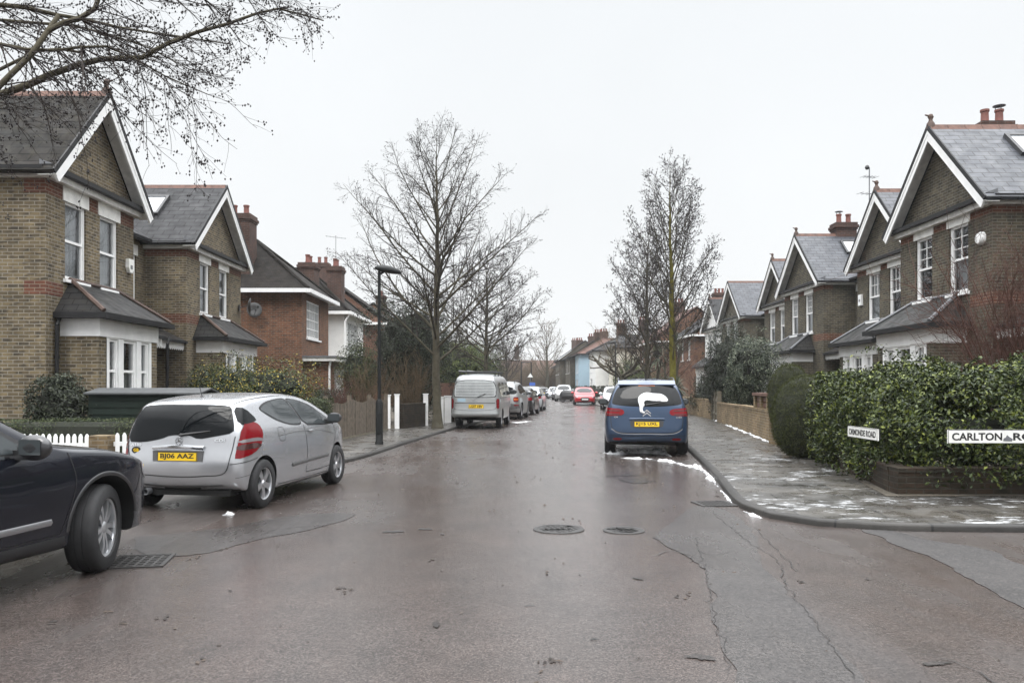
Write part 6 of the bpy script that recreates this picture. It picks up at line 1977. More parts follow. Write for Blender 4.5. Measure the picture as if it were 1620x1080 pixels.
# single storey projection of the red house
def annexe():
    mb = MB(); wall_panel(mb, .35, 4.2, -.05, 2.45, [(1.5, 3.6, .55, 2.15)], y=-1.0)
    mb.poly([(.35, 0, -.05), (.35, -1.0, -.05), (.35, -1.0, 2.45), (.35, 0, 2.45)]); mb.poly([(4.2, -1.0, -.05), (4.2, 0, -.05), (4.2, 0, 2.45), (4.2, -1.0, 2.45)])
    mb.build("annexe_wall", M['brown_brick'], L3)
    rf = MB(); rf.box(.1, 4.5, -1.35, -.003, 2.45, 2.60); rf.build("annexe_roof", M['white_old'], L3)
    rl = MB(); rl.box(.05, 4.55, -1.4, -.003, 2.602, 2.66); rl.build("annexe_roof", M['lead'], L3)
    window(L3, I4, 1.5, 3.6, .55, 2.15, y=-1.0, kind='casement', bars=(5, 4), curtain='net')
    dp = MB(); dp.path([(.22, -1.12, 2.45), (.28, -1.06, 2.2), (.28, -1.06, 0)], .045, 8); dp.build("downpipe", M['white'], L3)
annexe()
L4 = plain_house("rendered_house", "white rendered house on the left beyond the red brick one", (-8.75, 41.4, H), R90, 5.4, 8.0, 5.3, 7.9, 'render', 'plain_tile',
     wins=[(1.0, 3.9, 3.2, 4.9, 'casement', (5, 3), 'net'), (1.0, 3.9, .8, 2.3, 'casement', (5, 3), 'net')], stack=[(1.6, .75, 5.2, 7.85, .85, .75, 2), (-1.2, 1.5, 5.2, 7.6, 1.0, .8, 2)], hip=2.6, group=GL)
dp = MB(); dp.path([(-.25, -.36, 5.15), (-.25, -.12, 4.75), (-.25, -.08, 0)], .05, 8); dp.build("downpipe", M['white'], L4)
L5 = plain_house("brick_house", "red brick house on the left with dark roof behind the lamp post", (-8.6, 53.5, H), R90, 7.0, 8.0, 5.7, 8.7, 'redbrick', 'plain_tile', style='side',
     wins=[(1.2, 2.6, 3.2, 4.9, 'casement', (2, 3), 'net'), (4.2, 5.6, 3.2, 4.9, 'casement', (2, 3), 'net')], stack=[(-.5, 4.0, 6.0, 9.6, .7, .9, 2)], group=GL)
L6 = plain_house("brick_house", "brown brick house far down the left side behind the bare trees", (-7.5, 66, H), R90, 8.0, 8.0, 5.5, 8.2, 'brown_brick', 'plain_tile', style='side', wins=[(1, 2.6, 3.2, 4.8), (5, 6.6, 3.2, 4.8)], stack=[(4, 4, 6.5, 9.4, .8, .8, 2)], group=GL)

# small fittings on the left houses
t = thing("alarm_box", "white burglar alarm box on the nearest left house", "alarm box", (-9.7+.06, 16.56+3.55, 4.5), R90)
b = MB(); b.prism([(-.12, .055, .17), (.12, .055, .17), (.13, .055, -.05), (.06, .055, -.17), (-.06, .055, -.17), (-.13, .055, -.05)], (0, -.09, 0)); b.build("case", M['white_old'], t)
b = MB(); b.box(-.05, .05, -.041, -.034, -.08, .02); b.build("badge", M['lead'], t)
def pipe(label, pts, m='black', r=.042, cat="downpipe"):
    t = thing("downpipe", label, cat, pts[-1]); o = Vector(pts[-1])
    mb = MB(); mb.path([Vector(p)-o for p in pts], r, 8); mb.build("pipe", M[m], t)
    cl = MB()
    for k in (.35, .75):
        a = Vector(pts[-2])-o; q = a*k; cl.lathe([(r, -.03), (r*1.35, -.03), (r*1.35, .03), (r, .03)], 10, c=q)
    cl.build("collar", M[m], t); return t
pipe("black downpipe at the corner of the nearest left house", [(-9.62, 16.95, 2.95), (-9.62, 16.84, 2.75), (-9.62, 16.82, H)])
pipe("black downpipe between the two left gabled houses", [(-9.3, 21.6, 2.8), (-9.3, 21.5, 2.6), (-9.3, 21.45, H)])
def dish(label, loc, rz, r=.32, group=None):
    t = thing("satellite_dish", label, "satellite dish", loc, rz, group)
    d = MB(); d.lathe([(.001, .0), (r*.5, -.02), (r, -.09), (r, -.10), (r*.5, -.03), (.001, -.012)], 20, axis='y'); d.build("dish", M['dirtyplastic'], t, smooth=True)
    a = MB(); a.tube((0, 0, -r*.8), (0, -.38, -.05), .012, n=6); a.tube((0, -.38, -.08), (0, -.38, .0), .035, n=8); a.build("arm", M['darkgrey'], t)
    b = MB(); b.tube((0, 0, 0), (0, .28, -.1), .02, n=6); b.box(-.08, .08, .27, .30, -.2, .02); b.build("bracket", M['darkgrey'], t)
dish("grey satellite dish on the side wall of the red brick house", (-10.4, 32.1, 4.55), .5, .30)
dish("small satellite dish at the edge of the left gabled house", (-9.75, 29.35, 4.45), R90+.4, .28)
aerial("tv aerial above the ridge of the left house with a roof light", (-14.0, 27.1, 8.65), 1.0, .5, 8, .18)
aerial("tv aerial by the chimney of the white rendered house on the left", (-9.6, 43.4, 8.6), 1.1, .2, 6, -.1)

# ------------------------------------------------------------------ houses on the right
R1 = victorian("gabled_house", "nearest gabled brick house on the right, behind the tall laurel hedge", (11.25, 23.05, H), -R90, W_=4.4, link=2.2, link_side=1, eaves=5.85, apex=7.98, brick='stock_dark', roof='slate_blue',
     wins=((.86, 1.72), (2.55, 3.41)), winz=(3.76, 5.45), bars=(1, 3), lowbars=(0, 1), bay=(.35, 3.35), bay_bars=(1, 2), curtains=('none', 'half'), band_flank=1.3, skylight=[(1, 1.9, .70, 1.15, 1.0)], stack=[(-.35, 2.85, 9.1, .6, .9, 2)], cap=(1,), group=GR)
R1b = victorian("gabled_house", "set back gabled brick house on the right with a white alarm box", (12.9, 29.75, H), -R90, W_=4.4, link=1.7, link_side=-1, eaves=5.85, apex=7.98, brick='stock_dark', roof='slate_blue',
     wins=((.9, 1.8), (2.5, 3.4)), winz=(3.76, 5.45), bars=(2, 2), lowbars=(0, 1), bay=(.4, 3.4), bay_bars=(1, 2), curtains=('net', 'none'), group=GR)
R2 = victorian("gabled_house", "gabled brick house on the right with roof light and aerial on its chimney", (13.0, 38.0, H), -R90, W_=4.75, link=1.75, link_side=1, eaves=5.85, apex=7.98, brick='stock_dark', roof='slate_blue',
     wins=((.95, 1.8), (2.7, 3.55)), winz=(3.76, 5.45), bars=(2, 3), lowbars=(0, 1), bay=(.4, 3.6), bay_bars=(1, 2), curtains=('net', 'half'), flank_band=('hi',), skylight=[(1, 1.95, .70, 1.0, 1.0)], stack=[(2.2, 1.9, 8.72, .7, .9, 2)], cap=(0,), group=GR)
R2b = victorian("gabled_house", "narrow seeming gabled brick house on the right behind the roof light house", (14.2, 44.8, H), -R90, W_=4.5, link=1.7, link_side=-1, eaves=5.85, apex=7.98, brick='stock_dark', roof='slate_blue',
     wins=((.9, 1.8), (2.6, 3.5)), winz=(3.76, 5.45), bars=(2, 2), lowbars=(0, 1), bay=(.4, 3.4), bay_bars=(1, 2), group=GR)
R3 = victorian("gabled_house", "gabled brick house on the right rising behind the variegated shrub", (14.3, 54.0, H), -R90, W_=5.0, link=1.8, link_side=1, eaves=5.8, apex=7.98, brick='stock_dark', roof='slate_blue',
     wins=((.9, 1.8), (2.6, 3.5)), winz=(3.76, 5.45), bars=(2, 2), lowbars=(0, 1), bay=(.4, 3.6), bay_bars=(1, 2), group=GR, finial=False)
R3b = victorian("gabled_house", "white fronted gabled house on the right beside the green trunked tree", (15.4, 63.5, H), -R90, W_=5.0, link=1.8, link_side=-1, eaves=5.85, apex=7.98, brick='stock_dark', facade='render', roof='slate',
     wins=((.9, 1.8), (2.6, 3.5)), winz=(3.76, 5.45), bars=(0, 1), bay=(.4, 3.6), bay_bars=(0, 1), group=GR, finial=True)
R4 = plain_house("brick_house", "dark brick house with slate roof beyond the white fronted gable", (15.0, 73.5, H), -R90, 8.0, 8.0, 5.7, 8.6, 'brown_brick', 'slate', style='side', wins=[(1, 1.9, 3.7, 5.3), (3, 3.9, 3.7, 5.3), (5.6, 6.5, 3.7, 5.3)], stack=[(.4, 4, 7, 10, .8, 1.1, 3)], group=GR)
R5 = plain_house("brick_house", "brick house with red tile roof behind the right hand lamp post", (13.4, 83.5, H), -R90, 8.5, 8.0, 5.7, 8.8, 'brown_brick', 'red_tile', style='side', wins=[(1, 2.4, 3.4, 5.1), (5, 6.4, 3.4, 5.1)], stack=[(.5, 4, 7, 10.2, .8, 1.1, 3)], group=GR)
R6 = plain_house("cream_house", "cream rendered terrace house with slate roof beside the pale blue one", (11.5, 94.5, H), -R90, 8.0, 8.0, 5.7, 7.9, 'cream', 'slate', style='hip', wins=[(1, 1.9, 3.4, 5.2), (2.6, 3.5, 3.4, 5.2), (5.6, 6.5, 3.4, 5.2)], stack=[(.6, 4, 6.5, 9.3, .8, 1.1, 3)], group=GR, gutter='black')
R7 = plain_house("white_house", "white rendered terrace house with two tall windows far down the street", (10.0, 102.7, H), -R90, 7.2, 8.0, 5.8, 7.8, 'render', 'slate', style='hip', wins=[(1, 2, 3.3, 5.3), (2.8, 3.8, 3.3, 5.3), (1, 3.6, .6, 2.4)], stack=[(.3, 4, 6.5, 9.6, .8, 1.1, 3)], group=GR, gutter='black')
R8 = plain_house("blue_house", "pale blue rendered terrace house far down the street", (8.95, 112.6, H), -R90, 7.2, 8.0, 5.8, 8.0, 'blue_render', 'red_tile', style='hip', wins=[(1.5, 2.6, 3.3, 5.3), (3.4, 4.5, 3.3, 5.3), (1.5, 4.2, .6, 2.4)], stack=[(.3, 4, 6.5, 9.2, .8, 1.1, 3)], group=GR, gutter='black')
R9 = plain_house("brick_house", "dark brick terrace house just beyond the pale blue one", (8.3, 123.4, H), -R90, 10, 8.0, 5.7, 8.2, 'stock_dark', 'slate', style='side', wins=[(1, 2, 3.4, 5.2), (3.6, 4.6, 3.4, 5.2), (7, 8, 3.4, 5.2)], stack=[(.4, 4, 7, 9.2, .8, 1.1, 3), (9.4, 4, 7, 9.2, .8, 1.1, 3)], group=GR, gutter='black')
R10 = plain_house("brick_house", "grey brown terrace house second beyond the pale blue one", (7.4, 135, H), -R90, 11, 8.0, 5.6, 8.5, 'stock_dark', 'slate', style='side', wins=[(1, 2, 3.4, 5.2), (4, 5, 3.4, 5.2), (8, 9, 3.4, 5.2)], stack=[(.4, 4, 7, 9.3, .8, 1.1, 3)], group=GR, gutter='black')
R11 = plain_house("brick_house", "farthest brown terrace house in the bend of the road", (8.2, 160, H), -R90, 18, 8.0, 5.2, 7.8, 'stock_dark', 'slate', style='side', wins=[(2, 3, 3.4, 5.2), (6, 7, 3.4, 5.2), (12, 13, 3.4, 5.2)], stack=[(5, 4, 7, 10.5, .9, 1.2, 3)], group=GR, gutter='black')
R12 = plain_house("brick_house", "long brown roofed house closing the view at the far end", (-2, 185, H), .2, 22, 8.0, 5.0, 7.6, 'hazed_brick', 'red_tile', style='side', wins=[(2, 3, 3.4, 5.2), (8, 9, 3.4, 5.2), (14, 15, 3.4, 5.2)], stack=[(4, 4, 8, 11, .9, 1.2, 3)], group=GR, gutter='black')
t = thing("alarm_box", "white burglar alarm box on the set back right house", "alarm box", (12.9-.06, 29.75-.38, 4.65), -R90)
b = MB(); b.box(-.12, .12, -.03, .055, -.2, .2); b.build("case", M['white'], t)
b = MB(); b.box(-.05, .05, -.036, -.0302, -.06, .03); b.build("badge", M['lead'], t)
t = thing("alarm_box", "round white alarm box by the upper window of the nearest right house", "alarm box", (11.25-.02, 23.05-4.0, 5.0), -R90)
b = MB(); b.lathe([(.001, -.10), (.12, -.09), (.16, -.03), (.16, .02)], 20, axis='y'); b.build("case", M['white'], t, smooth=True, sharp=40)
def ridge_aerial():
    t = thing("tv_aerial", "tall pole aerial with two antennas above the right roof light house", "aerial", (15.75, 35.1, 8.6), .3)
    b = MB(); b.tube((0, 0, 0), (0, 0, 2.5), .024, n=6); b.build("pole", M['lead'], t)
    for z, L in ((1.35, .5), (2.1, .32)):
        a = MB(); a.tube((-L, 0, z), (L, 0, z), .013, n=6)
        for i in range(5): a.tube((-L+2*L*i/4, -.22, z), (-L+2*L*i/4, .22, z), .009, n=5)
        a.build("antenna", M['lead'], t)
    h = MB(); h.lathe([(.001, 2.62), (.07, 2.58), (.1, 2.5), (.06, 2.42), (.001, 2.4)], 8, c=(-.12, 0, 0)); h.build("antenna", M['darkgrey'], t)
ridge_aerial()

# ------------------------------------------------------------------ front boundaries, left
def pier(name, label, c, w, h, m, cat="gate pier", cap=True, rz=0, z=H):
    t = thing(name, label, cat, (c[0], c[1], z), rz)
    b = MB(); b.box(-w/2, w/2, -w/2, w/2, -.05, h); b.build("shaft", M[m], t)
    if cap: b = MB(); b.box(-w/2-.04, w/2+.04, -w/2-.04, w/2+.04, h, h+.06); b.build("cap", M[m], t)
    return t
def brick_wall(name, label, p0, p1, h, th, m, cope=.07, cope_m=None, z=H):
    p0, p1 = Vector((*p0, 0)), Vector((*p1, 0)); d = p1-p0
    t = thing(name, label, "wall", (p0.x, p0.y, z), atan2(d.y, d.x)); L = d.length
    b = MB(); b.box(0, L, -th/2, th/2, -.05, h-cope); b.build("brickwork", M[m], t)
    b = MB(); n = max(1, int(L/.23))
    for i in range(n): b.box(L*i/n+.003, L*(i+1)/n-.003, -th/2-.015, th/2+.015, h-cope, h-.0)
    b.build("coping", M[cope_m or m], t); return t
def pickets(label, p0, p1, h, pitch=.105):
    p0, p1 = Vector((*p0, 0)), Vector((*p1, 0)); d = p1-p0; L = d.length
    t = thing("picket_fence", label, "fence", (p0.x, p0.y, H), atan2(d.y, d.x), "white picket fence lengths")
    r = MB()
    for z in (.14, h-.22): r.box(0, L, .0, .04, z, z+.07)
    r.build("rail", M['white'], t)
    n = int(L/pitch)
    for i in range(n):
        x = pitch*(i+.5); b = MB(); w = .032
        b.prism([(x-w, 0, .02), (x+w, 0, .02), (x+w, 0, h-.05), (x+w*.5, 0, h-.012), (x, 0, h), (x-w*.5, 0, h-.012), (x-w, 0, h-.05)], (0, -.02, 0)); b.build("picket", M['white'], t)
pickets("white picket fence left of the short brick pier", (-9.4, 13.1), (-6.86, 13.0), .62)
pickets("white picket fence right of the short brick pier, behind the silver hatchback", (-6.50, 13.0), (-5.2, 13.95), .64)
pier("brick_pier", "short yellow brick pier between the white picket fences", (-6.68, 13.0), .30, .60, 'wall_brick', cap=False)
hedge_run("clipped_hedge", "low clipped privet hedge in front of the dark green shed", [(-13.5, 14.6), (-9.5, 14.5), (-6.3, 14.6)], .7, .82, 16000, .035, 'privet', 3, amp=.015, leaf_depth=.05)
def shed():
    t = thing("garden_shed", "low dark green boarded shed by the nearest left house", "shed", (-8.25, 15.5, H), 0)
    L, D_, h = 2.15, .95, 1.27
    b = MB(); b.box(0, L, .02, D_, -.05, h)
    n = 9
    for i in range(n):
        z0 = h*i/n; z1 = h*(i+1)/n
        b.prism([(0, .0, z0), (0, .018, z1), (0, .02, z1), (0, .02, z0)], (L, 0, 0))
    b.build("wall", M['shed'], t)
    dr = MB()
    for k in range(2):
        x0 = .12+k*.98; dr.box(x0, x0+.94, -.012, .0, .1, h-.1)
    r = MB(); r.prism([(-.06, -.08, h+.0), (-.06, D_*.55, h+.10), (-.06, D_+.06, h+.0), (-.06, D_+.06, h-.03), (-.06, D_*.55, h+.07), (-.06, -.08, h-.03)], (L+.12, 0, 0)); r.build("roof", M['shed_roof'], t)
    e = MB(); e.box(L, L+.02, .03, D_-.01, -.04, h-.02); e.build("end_boards", M['shed'], t)
shed()
bush("evergreen_shrub", "dark evergreen shrub against the corner of the nearest left house", (-8.95, 15.75, .85), (.55, .45, .80), 5200, .075, 'holly', 21, amp=.35)
bush("flowering_shrub", "green shrub with yellow leaves in front of the second left house", (-6.9, 20.6, 1.1), (1.35, .8, .78), 11000, .06, 'choisya', 22, amp=.5)
bush("round_shrub", "dark green leafy shrub behind the roof of the silver hatchback", (-7.9, 21.3, 1.25), (.7, .7, .72), 5000, .06, 'holly', 23, amp=.4)
twiggy("bare_shrub", "leafless shrub in front of the white porch on the left", (-8.3, 20.5, H), (.6, .5, 1.4), 14, 24, 'twig', min_r=.004)
hedge_run("clipped_hedge", "clipped ivy hedge between the silver hatchback and the board fence", [(-5.9, 18.6), (-5.0, 18.9), (-4.75, 19.9)], .6, 1.12, 7000, .05, 'privet', 5, amp=.04, leaf_depth=.08)
def board_fence():
    p0, p1 = Vector((-4.62, 20.0, 0)), Vector((-4.02, 25.8, 0)); d = p1-p0; L = d.length
    t = thing("board_fence", "weathered upright board fence with dipped top on the left", "fence", (p0.x, p0.y, H), atan2(d.y, d.x))
    rr = random.Random(3); pitch = .125; n = int(L/pitch)
    b = MB()
    for i in range(n):
        x = i*pitch; u = (x/L*3) % 1
        h = 1.06-.12*sin(pi*u)+rr.uniform(-.012, .012)
        y = rr.uniform(-.006, .006)
        b.box(x+.003, x+pitch-.003, y-.012, y+.012, .05, h)
    b.build("boards", M['fence_wood'], t)
    for i in range(4):
        x = L*i/3; q = MB(); q.box(x-.05, x+.05, .014, .11, -.03, 1.16); q.build("post", M['fence_wood'], t)
    q = MB()
    for z in (.3, .8): q.box(0, L, .013, .05, z, z+.08)
    q.build("rail", M['fence_wood'], t)
    g = MB(); g.box(0, L, -.015, .012, -.03, .048); g.build("gravel_board", M['gate_wood'], t)
board_fence()
def white_post(c, h, label, w=.13):
    t = thing("gate_post", label, "gate post", (c[0], c[1], H), .1, "white wooden gate posts")
    b = MB(); b.box(-w/2, w/2, -w/2, w/2, -.03, h); b.build("shaft", M['white'], t)
    b = MB(); b.prism([(-w/2-.02, -w/2-.02, h), (w/2+.02, -w/2-.02, h), (w/2+.02, w/2+.02, h), (-w/2-.02, w/2+.02, h)], (0, 0, .03)); b.build("cap", M['white'], t)
white_post((-4.08, 26.4), 1.1, "white gate post just right of the lamp post, nearest the board fence", .10)
white_post((-3.84, 26.6), 1.12, "white gate post standing at the end of the low brick wall", .15)
white_post((-3.10, 28.6), 1.12, "white gate post directly left of the roadside tree trunk", .17)
white_post((-2.62, 29.8), 1.0, "white gate post right of the roadside tree trunk", .13)
white_post((-2.50, 31.0), 1.02, "broad white gate post close to the silver van", .26)
brick_wall("low_brick_wall", "low dark brick wall between the white gate posts", (-3.74, 26.7), (-3.2, 28.5), .82, .22, 'low_brick')
brick_wall("low_brick_wall", "low dark brick wall hidden behind the silver van", (-2.4, 31.5), (-1.0, 46), 1.0, .22, 'low_brick')
t = thing("panel_fence", "dark board fence behind the roadside tree and the silver van", "fence", (-3.0, 31.4, H), 1.15); b = MB()
for i in range(12): b.box(i*.15, i*.15+.142, -.01, .01, 0, 1.55)
b.build("boards", M['rail_wood'], t); b = MB(); b.box(0, 1.8, .011, .05, 1.3, 1.38); b.build("rail", M['rail_wood'], t)

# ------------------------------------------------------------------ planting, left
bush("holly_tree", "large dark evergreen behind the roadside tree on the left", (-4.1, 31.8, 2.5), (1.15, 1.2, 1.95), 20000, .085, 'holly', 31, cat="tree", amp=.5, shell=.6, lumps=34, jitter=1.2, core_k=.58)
bush("tall_shrub", "tall loose shrub in front of the white rendered house", (-5.60, 29.5, 1.45), (.5, .6, 1.15), 6500, .075, 'privet', 32, amp=.5, shell=.7, core_k=.6, lumps=24)
twiggy("bare_thicket", "brown leafless thicket behind the low brick wall, left part", (-5.0, 28.0, H), (1.1, .9, 2.3), 46, 33, 'twig_tan', min_r=.0045)
twiggy("bare_thicket", "brown leafless thicket behind the low brick wall, beside the tree trunk", (-3.7, 29.6, H), (1.0, .9, 2.6), 46, 34, 'twig_tan', min_r=.0045)
twiggy("bare_thicket", "reddish leafless shrub just beyond the board fence", (-5.4, 25.4, H), (.8, .9, 1.6), 34, 35, 'twig_red', min_r=.004)
bush("evergreen_shrub", "low dark shrub below the window of the red brick house", (-6.2, 26.6, .75), (.8, .7, .7), 3500, .06, 'holly', 36, amp=.4)
bush("conifer_hedge", "green conifer behind the silver van on the left", (-3.2, 46, 2.2), (1.9, 2.2, 2.1), 11000, .10, 'conifer', 37, amp=.35, lumps=22)
bush("conifer_hedge", "olive green conifer farther behind the silver van", (-3.0, 62, 2.6), (2.2, 2.4, 2.4), 7000, .14, 'privet', 38, amp=.35, lumps=22)
bush("evergreen_tree", "pointed dark conifer at the left behind the van roof bars", (-4.4, 52, 2.4), (1.7, 1.6, 2.7), 7000, .12, 'holly', 39, cat="tree", amp=.35, lumps=20)

# street trees
GT = "bare street trees"
alder = lambda q: (1-q)**.82*min(1, .78+q*2.2)
bare_tree("alder_tree", "tall bare alder on the left pavement, nearest the lamp post", tuple(G(692, 677, H)[:2])+(H,), 9.95, .15, 41, n1=46, h0=.22, spread=4.5, up1=.64, shape=alder, n2=23, n3=8, twl=.48, cones=.8, cone_s=.014, bark='bark_mid', group=GT, min_r=.0037, rise=.02)
bare_tree("alder_tree", "bare alder on the left pavement beyond the silver van", (-1.36, 41, H), 8.2, .14, 42, n1=40, h0=.28, spread=4.4, up1=.45, shape=alder, n2=18, n3=8, twl=.52, cones=1.1, cone_s=.019, bark='bark_mid', group=GT, min_r=.0052, rise=.015)
birch = lambda q: (1-q)**.7*min(1, .6+q*1.6)
bare_tree("street_tree", "tall bare tree with green algae trunk behind the blue people carrier", (6.15, 30.2, H), 9.5, .155, 43, n1=44, h0=.20, spread=2.7, up1=.85, shape=birch, n2=18, n3=8, twl=.46, cones=1.0, cone_s=.02, bark='bark_green', group=GT, min_r=.0044, rise=.04)
bare_tree("street_tree", "bare many limbed tree left of the green trunked tree", (6.85, 40.5, H), 9.4, .16, 44, n1=42, h0=.13, spread=3.8, up1=.66, shape=birch, n2=18, n3=8, twl=.55, cones=.9, cone_s=.024, bark='bark_mid', group=GT, min_r=.0054, rise=.03)
# pollarded tree with knuckled limbs
def pollard():
    rng = np.random.default_rng(8); t = thing("pollarded_tree", "pollarded tree with thick knobbly limbs beside the right lamp post", "tree", (8.9, 64, H), 0, GT)
    ps = []; kn = []; tw = []
    ps.append((wander(rng, (0, 0, -.05), (0, 0, 1), 2.2, 5, .04), np.linspace(.26, .22, 6), 10))
    for i in range(9):
        a = i*.7+rng.normal(0, .2); el = rng.uniform(.35, 1.2)
        P = wander(rng, (0, 0, 2.0), (cos(a)*cos(el), sin(a)*cos(el), sin(el)), rng.uniform(2.4, 4.2), 8, .2, .03); ps.append((P, np.linspace(.13, .06, 9), 7)); kn.append(P[-1])
        for j in (3, 5, 6):
            P2 = wander(rng, P[j], side_dir(rng, P[j+1]-P[j], .8), rng.uniform(.6, 1.6), 4, .2, .05); ps.append((P2, np.linspace(.06, .045, 5), 6)); kn.append(P2[-1])
    for k in kn:
        for _ in range(2): tw.append((wander(rng, k, (rng.normal(0, .6), rng.normal(0, .6), 1), rng.uniform(.2, .5), 3, .1), np.linspace(.012, .006, 4), 4))
    V, F = tubes(ps); np_mesh("trunk", V, F, M['bark_mid'], t, smooth=True)
    V, F = blobs(kn, .09, rng, 1.0); np_mesh("knuckles", V, F, M['bark'], t, smooth=True)
    V, F = tubes(tw); np_mesh("crown", V, F, M['twig_tan'], t)
pollard()
GF = "bare trees at the far end of the street"
bare_tree("far_tree", "bare tree on the right verge of the road bend behind the dark car", (5.0, 112, H), 9.6, .26, 45, n1=26, h0=.22, spread=3.9, up1=.7, n2=9, n3=4, twl=.9, cones=.3, cone_s=.04, bark='bark_mid', group=GF, min_r=.014, rise=.05, tw_m='twig_tan', shape=lambda q: (1-q)**.4)
bare_tree("far_tree", "round crowned bare tree in the middle distance left of the road sign", (-.8, 118, H), 7.6, .3, 46, n1=40, h0=.22, spread=5.2, up1=.45, n2=9, n3=4, twl=.8, cones=0, bark='bark', group=GF, min_r=.018, rise=.12, tw_m='twig', shape=lambda q: (1-q)**.35)
bare_tree("far_tree", "pale bare tree behind the green conifers on the left", (-5.6, 90, H), 7.8, .2, 47, n1=24, h0=.2, spread=3.0, up1=.8, n2=8, n3=4, twl=.9, cones=0, bark='bark', group=GF, min_r=.012, rise=.05, tw_m='twig_tan')
bare_tree("far_tree", "grey bare tree behind the left parked cars", (-2.4, 76, H), 6.0, .18, 48, n1=22, h0=.15, spread=2.8, up1=.7, n2=8, n3=4, twl=.7, cones=0, bark='bark', group=GF, min_r=.010, rise=.05, tw_m='twig')
bare_tree("far_tree", "brown bare tree in front of the red tile roofed house", (10.2, 72, H), 6.8, .2, 49, n1=26, h0=.15, spread=3.6, up1=.6, n2=9, n3=5, twl=.8, cones=0, bark='bark', group=GF, min_r=.011, rise=.05, tw_m='twig_tan', shape=lambda q: (1-q)**.4)
bare_tree("far_tree", "dark bare tree in front of the dark brick house on the right", (10.8, 56, H), 5.4, .14, 50, n1=24, h0=.12, spread=2.6, up1=.7, n2=9, n3=5, twl=.7, cones=0, bark='bark', group=GF, min_r=.008, rise=.05, tw_m='twig_red', shape=lambda q: (1-q)**.4)
for i, (x, y, w, h, lab) in enumerate([(0.5, 150, 6, 5.5, "brown twiggy mass in the road bend behind the dark cars"), (-7, 140, 7, 6.0, "brown twiggy mass left of the far road sign"), (7.5, 148, 4, 5.0, "brown twiggy mass in front of the farthest terrace house"), (-16, 150, 8, 7.5, "brown twiggy mass beyond the far left gardens"), (2.5, 162, 6, 7.5, "tall grey twiggy mass closing the end of the street"), (-3.5, 128, 3.5, 4.0, "low brown twiggy mass under the round crowned tree")]):
    twiggy("far_thicket", lab, (x, y, H), (w, 3.5, h), 110, 60+i, 'twig_tan', min_r=.022, base_r=.06)

